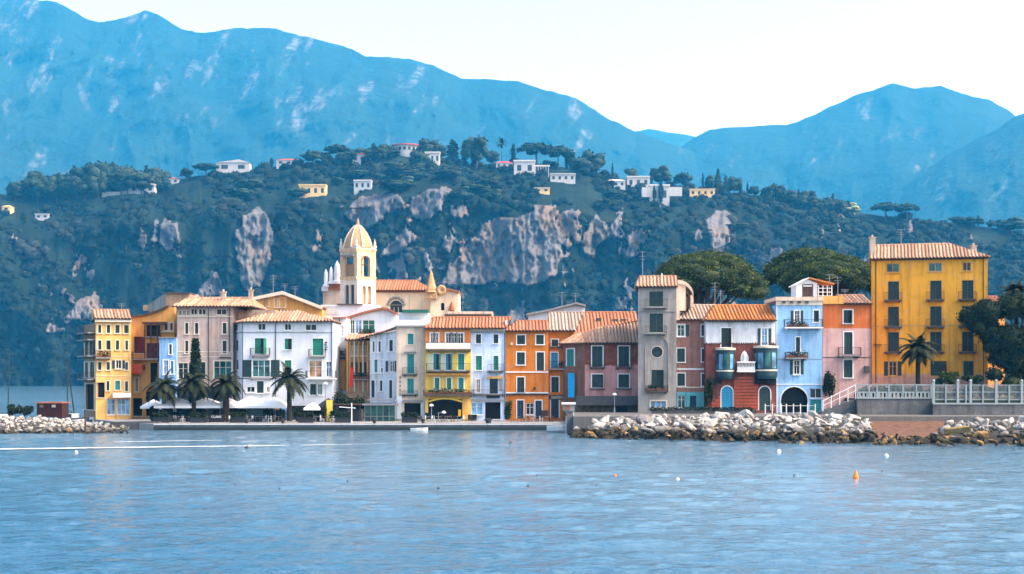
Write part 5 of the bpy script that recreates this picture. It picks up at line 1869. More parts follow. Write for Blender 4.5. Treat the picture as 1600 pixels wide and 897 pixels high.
def tree_kind(kind, seed):
    rg = random.Random(seed); nr = np.random.default_rng(seed)
    o = thing({'c': 'cypress', 'r': 'round_tree', 'p': 'palm_tree', 'u': 'stone_pine', 'f': 'fir_tree'}[kind], 'x', {'c': 'cypress', 'r': 'tree', 'p': 'palm tree', 'u': 'pine tree', 'f': 'fir tree'}[kind], (0, 0, 0))
    mb = MB(); mb.cyl((0, 0, -.15), (0, 0, .5), .03, .02, 6); mb.build('trunk', M['bark'], o)
    bl = []
    if kind == 'c': bl = [(Vector((0, 0, .12 + .085 * i)), (.085 * math.sin(math.pi * (i + 1.6) / 11.5) + .012,) * 2 + (.07,)) for i in range(10)]
    if kind == 'r': bl = [(Vector((rg.uniform(-.24, .24), rg.uniform(-.24, .24), rg.uniform(.32, .8))), (.22, .22, .18)) for i in range(11)]
    if kind == 'u': bl = [(Vector((.42 * math.cos(i * 2.4) * math.sqrt(i / 14), .42 * math.sin(i * 2.4) * math.sqrt(i / 14), .88 - .28 * i / 14)), (.17, .17, .11)) for i in range(14)]
    if kind == 'f': bl = [(Vector((0, 0, .1 + .09 * i)), (.30 * (1 - i / 11) + .02, .30 * (1 - i / 11) + .02, .07)) for i in range(10)]
    if kind == 'p':
        bl = [(Vector((0, 0, .9)), (.06, .06, .06))]
    C = blob_points(bl, 420 if kind != 'c' else 300, nr, .7)
    V, Fc = leaf_quads(C, .075, nr)
    if kind == 'p':
        VV, FF = [], []
        for k in range(22):
            a = 2.4 * k; e = math.radians(70 - 100 * k / 22)
            d = Vector((math.cos(a) * math.cos(e), math.sin(a) * math.cos(e), math.sin(e))); s = Vector((-math.sin(a), math.cos(a), 0)) * .06
            p = Vector((0, 0, .86)); q = p + d * .2; r = q + (d + Vector((0, 0, -.7))).normalized() * .17
            i0 = len(VV); VV += [tuple(p - s * .4), tuple(p + s * .4), tuple(q + s), tuple(q - s), tuple(r + s * .2), tuple(r - s * .2)]
            FF += [(i0, i0 + 1, i0 + 2, i0 + 3), (i0 + 3, i0 + 2, i0 + 4, i0 + 5)]
        V, Fc = VV, FF
    np_obj('crown', V, Fc, M['hill_leaf'], o)
    if kind != 'p':
        V0, F0 = ico(1)
        np_obj('crown_core', np.concatenate([V0 * np.array(r) * .97 + np.array(c) for c, r in bl]), np.concatenate([F0 + i * len(V0) for i in range(len(bl))]), M['hill_leaf'], o)
    return o

KIND = {}
for k in 'crupf':
    KIND[k] = [tree_kind(k, s) for s in ((1, 2, 3) if k in 'ru' else (1,))]
USED = set()
WID = {'c': .19, 'r': .68, 'u': 1.0, 'p': .75, 'f': .64}


def hill_tree(kind, px, ytop, ybase, pw, label, group=None):
    proto = KIND[kind][R.randrange(len(KIND[kind]))]
    b = hill_pt(px, max(ybase, hill_ridge(px) + 1))
    hh = (ybase - ytop) / F * b.y * 1.08
    ww = pw / F * b.y / WID[kind] * (1.18 if kind in 'ru' else 1.05)
    if proto not in USED:
        USED.add(proto); o = proto
        o.location = b; o['label'] = label
        if group: o['group'] = group
        elif 'group' in o: del o['group']
    else:
        o = dup(proto, b, label=label)
        if 'group' in o and not group: del o['group']
        if group: o['group'] = group
    o.scale = (ww, ww, hh); o.rotation_euler[2] = R.uniform(0, 6.28)
    return o

for k, x, t_, b, w, lab in (
    ('u', 322, 256, 276, 38, 'dark spreading tree on the ridge left of the long white gabled villa'),
    ('r', 292, 263, 281, 15, 'small dark tree on the ridge above the little red-roofed villa at the left'),
    ('c', 424, 243, 258, 5, 'thin cypress tip between the long white gabled villa and the round dark oak'),
    ('r', 488, 236, 256, 26, 'round dark oak alone on the ridge left of the white flat villa'),
    ('u', 527, 226, 250, 36, 'dark tree left end of the clump just left of the white flat villa'),
    ('r', 507, 238, 253, 16, 'low tree between the round oak and the clump by the white flat villa'),
    ('c', 584, 224, 253, 9, 'pointed cypress immediately right of the white flat villa'),
    ('r', 595, 226, 253, 14, 'egg-shaped tree beside the pointed cypress below the drum-shaped villa'),
    ('r', 668, 217, 248, 24, 'leafy tree right of the white drum-shaped villa'),
    ('r', 688, 223, 250, 16, 'tree behind the small white tower-like villa on the hilltop'),
    ('c', 708, 219, 256, 16, 'broad dark cypress right of the small tower-like villa'),
    ('c', 726, 218, 254, 9, 'slim cypress just left of the blocky hilltop conifer'),
    ('r', 745, 214, 262, 30, 'blocky dark conifer, the tallest tree on the hilltop'),
    ('p', 784, 219, 252, 24, 'hilltop palm tree with its head against the blue mountain'),
    ('r', 768, 232, 256, 20, 'low tree between the blocky conifer and the hilltop palm'),
    ('c', 802, 224, 254, 6, 'needle-thin cypress right of the hilltop palm'),
    ('u', 838, 225, 258, 54, 'wide dark pine behind the white villa with the colonnade'),
    ('u', 872, 230, 264, 44, 'wide dark pine at the right end of the colonnade villa'),
    ('c', 886, 229, 258, 7, 'left one of two thin cypresses over the pines right of the colonnade villa'),
    ('c', 893, 230, 258, 7, 'right one of two thin cypresses over the pines right of the colonnade villa'),
    ('c', 914, 233, 264, 10, 'slim cypress left of the domed dark tree on the right half of the hilltop'),
    ('r', 926, 235, 276, 26, 'domed dark tree above the flat white villa with the lawn'),
    ('r', 908, 246, 278, 30, 'bushy dark tree right of the flat white lawn villa'),
    ('c', 957, 255, 284, 3, 'pole-thin cypress left of the villa with the low pyramid roof'),
    ('r', 986, 251, 276, 15, 'tall tree just behind the boxy white villa'),
    ('c', 1018, 264, 292, 4, 'dark needle cypress at the right corner of the boxy white villa'),
    ('r', 1032, 257, 288, 22, 'round dark tree directly above the tall white villa on the slope'),
    ('r', 1069, 267, 290, 22, 'round tree between the tall white villa and the pole cypress'),
    ('c', 1098, 267, 292, 3, 'pole cypress standing over the long cream villa'),
    ('r', 1110, 274, 296, 14, 'round tree right of the pole cypress'),
    ('f', 1122, 265, 297, 16, 'pointed fir in the middle of the firs right of the pole cypress'),
    ('f', 1134, 273, 298, 14, 'shorter pointed fir right beside the tallest fir'),
    ('r', 1147, 273, 300, 17, 'egg-shaped tree right of the firs'),
    ('c', 1157, 279, 302, 5, 'small cypress right of the egg-shaped tree by the firs'),
    ('c', 1168, 284, 304, 3, 'lone short pole cypress on the bare ridge right of the firs'),
    ('r', 1178, 290, 306, 14, 'low bush-like tree right of the lone short pole cypress'),
    ('u', 1384, 318, 344, 44, 'wide umbrella tree on the lower right ridge, left of a pair'),
    ('u', 1417, 319, 346, 34, 'flat-topped umbrella tree on the lower right ridge, right of a pair'),
    ('r', 1494, 338, 352, 20, 'small round tree on the ridge above the yellow block roof'),
    ('r', 1516, 337, 354, 24, 'larger round tree on the ridge above the right end of the yellow block'),
    ('c', 1528, 336, 354, 4, 'tiny cypress on the far right ridge'),
    ('r', 1548, 344, 358, 12, 'small tree right of the tiny cypress on the far right ridge'),
    ('r', 1579, 340, 364, 32, 'big round tree at the right end of the ridge'),
    ('r', 620, 280, 300, 38, 'dark rounded tree on the terraces below the small tower-like villa'),
    ('c', 1022, 290, 316, 4, 'thin dark cypress at the left wall of the tall white villa'),
    ('c', 1033, 285, 317, 7, 'dark cypress standing before the tall white villa'),
    ('r', 560, 264, 280, 26, 'rounded tree on the slope straight below the white flat villa'),
    ('r', 700, 262, 284, 40, 'wide dark tree on the slope under the blocky conifer'),
    ('r', 655, 236, 268, 24, 'dark tree in front of the small tower-like villa'),
    ('c', 37, 330, 352, 7, 'lone cypress on the slope at the left edge of the hill'),
): hill_tree(k, x, t_, b, w, lab)
o = hill_tree('r', 1324, 317, 336, 24, 'pale yellow-green tree on the ridge below the right mountain')
for ch in o.children:
    if ch.name.startswith('crown'):
        ch.data = ch.data.copy(); ch.data.materials[0] = M['hill_pale']
rg = random.Random(12)
for i in range(46):
    x = 22 + 236 * (i + rg.uniform(.1, .9)) / 46
    yb = hill_ridge(x) + rg.uniform(2, 16)
    tall = 26 + 16 * math.sin((x - 20) / 236 * math.pi) + rg.uniform(-6, 6)
    hill_tree('c' if i % 9 == 4 else 'r', x, yb - tall, yb, 8 if i % 9 == 4 else rg.uniform(18, 30), 'dark tree in the dense wood along the left end of the ridge', 'dense wood on the left ridge')
for i in range(26):
    x = 1196 + 132 * (i + rg.uniform(.1, .9)) / 26
    yb = hill_ridge(x) + rg.uniform(1, 9)
    hill_tree('r' if i % 5 else 'f', x, yb - rg.uniform(18, 27), yb, rg.uniform(12, 19), 'dark tree in the long grove along the ridge right of the firs', 'grove on the ridge')
for i in range(14):
    x = 536 + 80 * (i + .5) / 14
    yb = hill_ridge(x) + rg.uniform(3, 10)
    if 552 < x < 580: yb = hill_ridge(x) - 1
    hill_tree('r', x, yb - rg.uniform(14, 22), yb, rg.uniform(16, 24), 'dark tree in the row along the skyline around the white flat villa', 'skyline row by the white flat villa')
for i in range(46):
    x = rg.uniform(300, 1180); yb = hill_ridge(x) + rg.uniform(22, 62)
    if any(abs(x - q) < 24 for q in (489, 820, 997, 1040, 880, 1098, 676, 210)): continue
    hill_tree('r', x, yb - rg.uniform(12, 22), yb, rg.uniform(16, 32), 'dark rounded tree scattered on the hill terraces above the cliffs', 'trees scattered on the hill terraces')
# ------------------------------------------------------------------ villas on the hill
VW = P_('villa_white', (.55, .55, .55, 1), stain=.3)
VC = P_('villa_cream', rgb(240, 205, 140), stain=.1)
VR = m_plain('villa_red_roof', rgb(190, 90, 70), .9, .1)
VG = m_plain('villa_flat_roof', (.6, .58, .55, 1), .9, .1)


def villa(label, x0, x1, y0, y1, wall=VW, roof='flat', rmat=None, nwin=3, wings=()):
    Y = hill_y((x0 + x1) / 2, y1 + 1) - 6
    f = Fac(x0, Y)
    k = f.k
    o = thing('villa', label, 'villa', f.P((x0 + x1) / 2, y1, -5))
    mb = MB()
    yr = y0 + (y1 - y0) * (.3 if roof in ('hip', 'gable') else .12)
    dz = 6 * k
    f.box(mb, x0, x1, yr, y1 + dz, -11, 0)
    for a, b, c, d, out in wings: f.box(mb, a, b, c, d + dz, -9, out)
    mb.build('wall', wall, o)
    mb = MB()
    rm = rmat or (VG if roof == 'flat' else VR)
    if roof == 'flat': f.box(mb, x0 - .8, x1 + .8, y0, yr, -11.5, .9)
    elif roof == 'gable':
        xm = x0 + (x1 - x0) * .68
        a, b, c = f.P(x0 - 1, yr, .9), f.P(xm, y0, .9), f.P(x1 + 1, yr, .9)
        mb.poly([a, b, c]); bk = Vector((0, 13, 0))
        mb.poly([a, b, b + bk, a + bk]); mb.poly([b, c, c + bk, b + bk])
    else:
        a, b = f.P(x0 - 1, yr, .9), f.P(x1 + 1, yr, .9); bk = Vector((0, 13, 0)); w = (x1 - x0) * .28
        r0, r1 = f.P(x0 + w, y0, -5.5), f.P(x1 - w, y0, -5.5)
        mb.poly([a, b, r1, r0]); mb.poly([b, b + bk, r1]); mb.poly([a, r0, a + bk]); mb.poly([b + bk, a + bk, r0, r1])
    mb.build('roof', rm, o)
    for i in range(nwin):
        xa = x0 + (x1 - x0) * (i + .3) / nwin; xb = x0 + (x1 - x0) * (i + .7) / nwin
        mb = MB(); f.box(mb, xa, xb, yr + (y1 - yr) * .3, yr + (y1 - yr) * .82, .0, .12); mb.build('window', M['glass'], o)
    return o, f
villa('white flat villa with a red roof edge in the skyline tree row', 551, 580, 240, 253, rmat=VR)
v, f = villa('white drum-shaped villa crowning the hilltop, with a thin red roof rim', 613, 655, 226, 237, nwin=4)
v.name = 'round_villa'
for ch in list(v.children): bpy.data.objects.remove(ch)
mb = MB(); c = f.P(634, 237, -8); r_ = 20 / f.k; hh = 12 / f.k
mb.lathe(c, [(r_ * .9, -9), (r_ * .92, hh * .75), (r_, hh * .85)], 28); mb.build('wall', VW, v)
mb = MB(); mb.lathe(c, [(r_ * 1.04, hh * .85), (r_ * 1.04, hh), (0, hh * 1.12)], 28); mb.build('roof', VR, v)
for i in range(6):
    a = math.radians(210 + 24 * i); mb = MB(); mb.lathe(c, [(r_ * .935, hh * .2), (r_ * .935, hh * .62)], 3, 0, 0, a, a + .24); mb.build('window', M['glass'], v)
villa('small white tower-like villa right of the drum-shaped one', 664, 687, 237, 254, nwin=3)
villa('cream villa with dark arches on the slope, far left of the church dome', 467, 509, 288, 304, VC, nwin=4, rmat=VC)
villa('long white villa with a pointed gable on the left part of the ridge', 338, 390, 249, 266, roof='gable', rmat=VW, nwin=2)
villa('low white and red villa below the round dark oak on the ridge', 432, 470, 247, 257, roof='hip', nwin=3)
villa('flat modern white villa with a long terrace wall at the left of the hill', 190, 241, 287, 300, nwin=4, wings=((160, 192, 300, 305, 2), (204, 224, 283, 288, -2)))
villa('tiny red-roofed villa left of the long white gabled one', 250, 279, 276, 286, roof='hip', nwin=3)
villa('white villa with a projecting colonnade under the wide dark pines', 803, 836, 250, 270, nwin=2)
v, f = villa('low villa with a bright red roof left of the colonnade villa', 775, 801, 251, 262, roof='hip', rmat=m_plain('bright_red_roof', rgb(215, 70, 60), .9, .1))
v = thing('pergola', 'white pillared colonnade attached beside the white hilltop villa', 'pergola', W(847, 270, hill_y(847, 272) - 5))
g = Fac(836, ORG[v].y)
for i in range(6): mb = MB(); g.box(mb, 836.5 + 4 * i, 837.5 + 4 * i, 260, 285, -.5, .2); mb.build('pillar', VW, v)
mb = MB(); g.box(mb, 835.5, 859, 258, 260, -5, .6); mb.build('roof', VG, v)
villa('flat white lawn villa on the terrace right of the colonnade', 860, 899, 271, 282, nwin=4)
villa('little cream hut at the cliff top above the big rock face', 835, 859, 293, 300, VC, nwin=2)
villa('villa with a low pyramid roof left of the boxy white one', 948, 977, 279, 291, roof='hip', rmat=m_plain('villa_pale_roof', rgb(215, 180, 160), .9, .1))
villa('boxy white villa on the ridge right of the pyramid roof', 980, 1015, 275, 291, nwin=3)
villa('tall white villa stepping down the slope right of the boxy one', 1015, 1046, 288, 313, nwin=2, wings=((1046, 1066, 292, 296, -1), (1003, 1016, 293, 298, 1)))
villa('long cream villa lying on the ridge under the pole cypress', 1078, 1117, 295, 305, VC, nwin=4, rmat=VC)
villa('tiny ochre chapel on the slope at the left edge', 3, 16, 320, 329, VC, roof='hip', rmat=VC, nwin=1)
villa('white shed on the slope in front of the left wood', 55, 76, 334, 341, nwin=2)
villa('grey-white house among the trees above the church dome', 553, 580, 281, 295, m_plain('villa_grey', (.42, .45, .47, 1), .9, .1), nwin=3)

# bright farmhouses far off on the mountain slopes
mtn = [(185, 203), (205, 205), (220, 195), (16, 233), (226, 247), (248, 247), (345, 249), (205, 162), (510, 150), (745, 140), (600, 133), (516, 160)]
# ------------------------------------------------------------------ breakwater boulders
def boulder_mesh(seed, flat):
    rg = random.Random(seed)
    bm = bmesh.new()
    for i in range(20):
        v = Vector((rg.gauss(0, 1), rg.gauss(0, 1), rg.gauss(0, 1))).normalized()
        bm.verts.new((v.x * rg.uniform(.75, 1.1), v.y * rg.uniform(.6, .9), v.z * rg.uniform(.5, .8) * flat))
    r = bmesh.ops.convex_hull(bm, input=bm.verts)
    bmesh.ops.delete(bm, geom=list({g for g in r['geom_interior'] + r['geom_unused'] if isinstance(g, bmesh.types.BMVert)}), context='VERTS')
    bmesh.ops.bevel(bm, geom=bm.edges[:], offset=.06, segments=1, affect='EDGES')
    bmesh.ops.subdivide_edges(bm, edges=bm.edges[:], cuts=1, use_grid_fill=True)
    bmesh.ops.triangulate(bm, faces=bm.faces[:])
    for v in bm.verts:
        p = v.co * 2.2 + Vector((seed * 3.7, 0, 0))
        v.co *= 1 + .11 * noise.noise(p) + .07 * noise.noise(p * 2.7)
    me = bpy.data.meshes.new('boulder')
    bm.to_mesh(me); bm.free()
    return me


def m_rock(name, c, wet_top):
    t = NT(name)
    cc = t.mix(t.ramp(t.noise(.8, 6, .7), .35, .65), sc4(c, .75), sc4(c, 1.1))
    cc = t.mix(t.math('MULTIPLY', t.ramp(t.noise(2.4, 5, .7), .54, .68), .6), cc, sc4(c, .45))
    zz = t.math('ADD', t.z(), t.math('MULTIPLY', t.math('SUBTRACT', t.noise(.5, 4, .6), .5), 1.5))
    cc = t.mix(t.ramp(zz, wet_top - .35, wet_top + .25), t.mix(t.ramp(t.noise(1.1, 4, .7), .5, .62), (.022, .02, .014, 1), (.07, .05, .02, 1)), cc)
    t.bump(t.noise(2.5, 6, .75), .9, .25)
    return t.fin(cc, .9, .25)
M['rock'] = m_rock('pale_limestone', (.50, .465, .42, 1), 1.2)
M['rock_grey'] = m_rock('grey_limestone', (.26, .24, .22, 1), 1.2)
M['rock_ochre'] = m_rock('ochre_rock', (.34, .21, .075, 1), .25)
PR = {}
for mn in ('rock', 'rock_grey', 'rock_ochre'):
    PR[mn] = []
    for s in range(7):
        me = boulder_mesh(s * 7 + len(mn), [1, .8, 1.1][s % 3]); me.materials.append(M[mn]); PR[mn].append(me)
RL = {'rock': ('pale limestone boulder in the breakwater below the %s', 'pale boulders below the %s'),
      'rock_grey': ('grey weathered boulder in the breakwater below the %s', 'grey boulders below the %s'),
      'rock_ochre': ('ochre stained boulder at the waterline below the %s', 'ochre boulders below the %s')}


BQ = []


def boulder(p, s, kind, where, rg):
    BQ.append((s / p[1], p, s, kind, where, (s * rg.uniform(.8, 1.35), s * rg.uniform(.8, 1.1), s * rg.uniform(.7, 1.0)), (rg.uniform(-.8, .8), rg.uniform(-.8, .8), rg.uniform(0, 6.28)), rg.randrange(7)))


def boulder_object(p, kind, where, scale, rot, k):
    o = bpy.data.objects.new('boulder', PR[kind][k])
    COL.objects.link(o)
    o.location = p
    o.scale = scale
    o.rotation_euler = rot
    l, g = RL[kind]
    tag(o, l % where, 'boulder', g % where)

rg = random.Random(21)
def y_water(px): return lerp_poly([(890, 176), (905, 168), (1060, 161), (1240, 155), (1380, 150), (1640, 147), (1700, 147)], px)
def crest(px): return lerp_poly([(890, .6), (915, 1.2), (960, 2.2), (1050, 2.6), (1340, 2.65), (1362, 1.6), (1375, .8), (1450, .85), (1475, 1.8), (1560, 2.1), (1700, 2.1)], px)
def mound():
    mb = MB()
    xs = list(range(885, 1761, 12))
    rows = []
    for px in xs:
        yw = y_water(px); c = crest(px)
        rows.append([W(px, 0, yw).xy.to_3d() + Vector((0, 0, -1.2)), W(px, 0, yw + 4).xy.to_3d() + Vector((0, 0, .0)), W(px, 0, yw + 10).xy.to_3d() + Vector((0, 0, c * .55 - .4)), W(px, 0, 176).xy.to_3d() + Vector((0, 0, c - .7)), W(px, 0, 182).xy.to_3d() + Vector((0, 0, c - .7))])
    for a, b in zip(rows, rows[1:]):
        for i in range(4): mb.poly([a[i], b[i], b[i + 1], a[i + 1]])
    tag(mb.build('shore', m_rock('shore_rubble', (.05, .045, .035, 1), .95)), kind='structure')
mound()
for row in range(8):
    t = row / 7
    px = 892 + rg.uniform(0, 10)
    while px < 1690:
        where = 'grey tower and blue house' if px < 1366 else 'concrete sea wall'
        yw, c = y_water(px), crest(px)
        Yb = yw + 1 + (178 - yw) * t + rg.uniform(-1.2, 1.2)
        z = (c - .55) * (t ** .75) + rg.uniform(-.25, .1) - (.35 if row == 0 else 0)
        s = (rg.uniform(.35, .8) if rg.random() < .6 else rg.uniform(.8, 1.35)) * (1.05 if t > .6 else .95)
        gap = 1362 < px < 1462
        if gap: s *= .55; z = min(z, .5)
        if gap and row > 4: px += 20; continue
        kind = 'rock_ochre' if (row < 3 and rg.random() < (.16 if row else .24)) else ('rock_grey' if rg.random() < (.5 if row < 3 else .22) else 'rock')
        boulder((W(px, 0, Yb).x, Yb, z), s, kind, where, rg)
        px += s * 1.75 * F / Yb * rg.uniform(.85, 1.25)
# driftwood-like ochre slabs at the waterline on the right
for i, (xa, ya, xb, yb, r_, lab) in enumerate(((1440, 686, 1450, 695, .22, 'short yellow plank sloping into the water below the concrete wall'), (1468, 687, 1492, 698, .28, 'long yellow plank sloping into the water below the concrete wall'), (1479, 679, 1517, 675, .5, 'flat ochre stone slab lying on the rocks above the yellow planks'))):
    mb = MB(); a, b = W(xa, ya, 151 - i), W(xb, yb, 149 - i); d = b - a
    mb.obox(a, d, (0, .9, .1), (0, .05, r_)); mb.obox(a + d * .12 + Vector((0, -.12, r_ * .3)), d * .7, (0, .118, 0), (0, 0, r_ * .6))
    tag(mb.build('plank' if i < 2 else 'stone_slab', M['rock_ochre'], None, org=a), lab, 'plank' if i < 2 else 'slab')
# bare earth bank between the two rock heaps
mb = MB()
xs = list(range(1356, 1478, 6))
pr = [[W(x, 0, 189.5).xy.to_3d() + Vector((0, 0, 2.0 - .25 * abs((x - 1400) / 60))), W(x, 0, 184).xy.to_3d() + Vector((0, 0, 1.72)), W(x, 0, 172).xy.to_3d() + Vector((0, 0, .95)), W(x, 0, 162).xy.to_3d() + Vector((0, 0, .2))] for x in xs]
for a, b in zip(pr, pr[1:]):
    for i in range(3): mb.poly([a[i], b[i], b[i + 1], a[i + 1]])
tag(mb.build('ground', M['earth']), kind='structure')

# left mole of rocks
mb = MB()
for a, b in zip(range(-160, 215, 15), range(-145, 230, 15)):
    q = []
    for px in (a, b):
        k = lerp_poly([(-160, 1.8), (60, 1.7), (130, 1.1), (200, .25), (230, -.3)], px)
        q.append([W(px, 0, 181).xy.to_3d() + Vector((0, 0, -1)), W(px, 0, 187).xy.to_3d() + Vector((0, 0, k * .55 - .3)), W(px, 0, 196).xy.to_3d() + Vector((0, 0, k - .35)), W(px, 0, 203).xy.to_3d() + Vector((0, 0, k - .35)), W(px, 0, 207).xy.to_3d() + Vector((0, 0, -1))])
    for i in range(4): mb.poly([q[0][i], q[1][i], q[1][i + 1], q[0][i + 1]])
tag(mb.build('shore', m_rock('mole_rubble', (.07, .06, .05, 1), .6)), kind='structure')
M['rock_white'] = m_rock('mole_limestone', (.46, .425, .38, 1), .55)
PR['rock_white'] = []
for s in range(7):
    me = boulder_mesh(s + 90, 1); me.materials.append(M['rock_white']); PR['rock_white'].append(me)
RL['rock_white'] = ('small pale boulder in the rock mole at the %s', 'boulders of the mole at the %s')
RL['rock_ochre'] = ('ochre stained boulder at the waterline below the %s', 'ochre boulders below the %s')
for row in range(7):
    t = row / 6
    px = -110 + rg.uniform(0, 6)
    while px < 205 - 8 * (6 - row):
        k = lerp_poly([(-160, 1.6), (60, 1.5), (130, .95), (200, .2), (230, 0)], px)
        Yb = 182.5 + 15 * t + rg.uniform(-1, 1)
        s = rg.uniform(.28, .68) * (1 if px < 130 else .75)
        boulder((W(px, 0, Yb).x, Yb, k * t ** .8 + rg.uniform(-.2, .05)), s, 'rock_ochre' if row < 2 and px < 110 and rg.random() < .12 else 'rock_white', 'left edge' if True else '', rg)
        px += s * 1.7 * F / Yb * rg.uniform(.8, 1.2)

from mathutils import Euler
BQ.sort(key=lambda q: -q[0] * (1.5 if q[4] == 'left edge' else 1))
for q in BQ[:292]: boulder_object(q[1], q[3], q[4], q[5], q[6], q[7])
# the many small stones between the boulders: one mass
rg = random.Random(77)
SM = [(q[1], q[3], q[5], q[6], q[7]) for q in BQ[292:]]
for i in range(900):
    px = rg.uniform(892, 1690); t_ = rg.random()
    yw, c = y_water(px), crest(px)
    if 1364 < px < 1460 and t_ > .55: continue
    Yb = yw + 1 + (178 - yw) * t_
    s = rg.uniform(.16, .42)
    SM.append(((W(px, 0, Yb).x, Yb, (c - .62) * t_ ** .75 + rg.uniform(-.1, .35)), rg.choice(['rock', 'rock_grey', 'rock_grey', 'rock_ochre' if t_ < .4 else 'rock']), (s * 1.4, s, s * .8), (rg.uniform(-1, 1), rg.uniform(-1, 1), rg.uniform(0, 6)), rg.randrange(7)))
for i in range(420):
    px = rg.uniform(-110, 200); t_ = rg.random()
    k = lerp_poly([(-160, 1.6), (60, 1.5), (130, .95), (200, .2), (230, 0)], px)
    Yb = 182.5 + 15 * t_
    s = rg.uniform(.1, .26)
    SM.append(((W(px, 0, Yb).x, Yb, k * t_ ** .8 + rg.uniform(-.1, .2)), 'rock_white', (s * 1.4, s, s * .8), (rg.uniform(-1, 1), rg.uniform(-1, 1), rg.uniform(0, 6)), rg.randrange(7)))
mb = MB()
mk = ['rock', 'rock_grey', 'rock_ochre', 'rock_white']
for p, kind, sca, rot, k in SM:
    mt = Matrix.LocRotScale(Vector(p), Euler(rot), Vector(sca))
    me = PR[kind][k]; i0 = len(mb.v)
    mb.v += [tuple(mt @ v.co) for v in me.vertices]
    for f_ in me.polygons:
        mb.f.append(tuple(i0 + a for a in f_.vertices)); mb.m.append(mk.index(kind))
tag(mb.build('rubble', [M[k] for k in mk]), 'small stones filling the gaps between the boulders along the shore', 'rubble', kind='stuff')

# ------------------------------------------------------------------ concrete sea wall, fence and ramp on the right
f = Fac(1339, 190); g = Fac(1457.8, 188)
o = thing('sea_wall', 'stained grey concrete sea wall under the fence below the yellow block', 'wall', f.P(1400, 658, -.2))
mb = MB(); f.box(mb, 1339, 1457.6, 623, 668, -.3, 0); mb.build('panel', M['concrete'], o)
mb = MB(); g.box(mb, 1457.9, 1800, 632, 668, -.3, 0); mb.build('panel', M['concrete'], o)
mb = MB(); f.box(mb, 1338.5, 1457.5, 621, 623, -.4, .1); g.box(mb, 1457.6, 1800, 629.6, 632, -.4, .1); mb.build('coping', M['fence_paint'], o)
o = thing('fence', 'low pale railing with concrete posts on the left half of the sea wall', 'fence', f.P(1400, 621, -.1))
for x in (1340, 1358, 1370.5, 1389, 1411, 1432, 1455):
    mb = MB(); f.box(mb, x - 1, x + 1.2, 600, 621, -.2, -.02); mb.build('post', M['fence_paint'], o)
mb = MB()
f.box(mb, 1340, 1456, 600.5, 602.2, -.14, -.06); f.box(mb, 1340, 1456, 612, 614, -.15, -.07); 
for x in range(1343, 1455, 2): f.box(mb, x, x + .6, 602.2, 612, -.12, -.09)
for x in range(1342, 1455, 6): f.box(mb, x, x + 3.4, 614, 621, -.13, -.08)
mb.build('rails', M['fence_paint'], o)
o = thing('fence', 'taller pale fence of capped concrete posts on the right half of the sea wall', 'fence', g.P(1530, 630, -.1))
for i, x in enumerate((1459, 1478, 1497, 1509.5, 1517, 1536, 1557, 1577, 1597, 1617, 1637, 1660)):
    big = i % 2 == 0
    mb = MB(); g.box(mb, x - (2 if big else 1), x + (2 if big else 1), 596 if big else 601, 629.6, -.3, .0)
    if big: p = g.P(x, 596, -.15); mb.lathe(p, [(.2, 0), (.22, .1), (.1, .22), (0, .3)], 8)
    mb.build('post', M['fence_paint'], o)
mb = MB()
for y in (601, 612, 624): g.box(mb, 1459, 1660, y, y + 1.3, -.2, -.12)
for x in range(1461, 1660, 2): g.box(mb, x, x + .55, 602.3, 624, -.17, -.14)
mb.build('rails', M['fence_paint'], o)
o = thing('ramp', 'concrete stair ramp with a white handrail climbing beside the pink house', 'ramp', W(1312, 645, 192))
r_ = Fac(1285, 191.6)
mb = MB(); pts = [(1283, 647), (1338.8, 647), (1338.8, 624), (1330, 626), (1285, 643)]
a = [r_.P(*q) for q in pts]; b = [r_.P(*q, -2.2) for q in pts]
mb.poly(a); mb.poly(b[::-1])
for i in range(5): mb.poly([a[i], a[(i + 1) % 5], b[(i + 1) % 5], b[i]])
mb.build('slope', M['concrete'], o)
mb = MB()
for q in ((1286, 626, 643), (1299, 618, 638), (1312, 612, 633), (1325, 606, 628), (1337, 601, 625)): mb.cyl(r_.P(q[0], q[2], -.1), r_.P(q[0], q[1], -.1), .06, .06, 6)
mb.tube([r_.P(1286, 626.5, -.1), r_.P(1337, 601.5, -.1)], .06, 6); mb.tube([r_.P(1286, 634, -.1), r_.P(1337, 611, -.1)], .04, 6)
mb.build('handrail', M['white_paint'], o)
o = thing('railing', 'row of thin white posts with a rail before the arch of the blue house', 'railing', W(1245, 646, 194))
q_ = Fac(1220, 193.5)
for x in (1195, 1206, 1220, 1228, 1239, 1250, 1261, 1273):
    mb = MB(); q_.box(mb, x, x + 1.4, 631, q_.yg(2.08), 0, .1); mb.build('post', M['white_paint'], o)
mb = MB(); mb.tube([q_.P(1196, 634, .05), q_.P(1274, 634, .05)], .025, 5); mb.build('rail', M['white_paint'], o)
o = thing('planter_wall', 'low dark planted wall along the foot of the red clad house', 'wall', W(1110, 648, 194.5))
mb = MB(); q_ = Fac(1100, 194.6); q_.box(mb, 1018, 1182, 640, q_.yg(2.08), -.3, 0); mb.build('wall', M['stone_dark'], o)
leafs('plants', [(q_.P(1020 + 8 * i, 639, -.1), (.45, .25, .28)) for i in range(20)], 1500, .14, M['dark_leaf'], o, org=ORG[o])

for i in range(14):
    x = 1345 + i * 19 + R.uniform(-4, 4)
    bush('bush', 'dark garden shrub behind the pale fences on the sea wall', x, 600 + R.uniform(-2, 6), 622, R.uniform(16, 30), 192.6, 'dark_leaf' if i % 3 else 'hedge_leaf', 1100, .15, seed=60 + i, group='garden shrubs behind the fences')

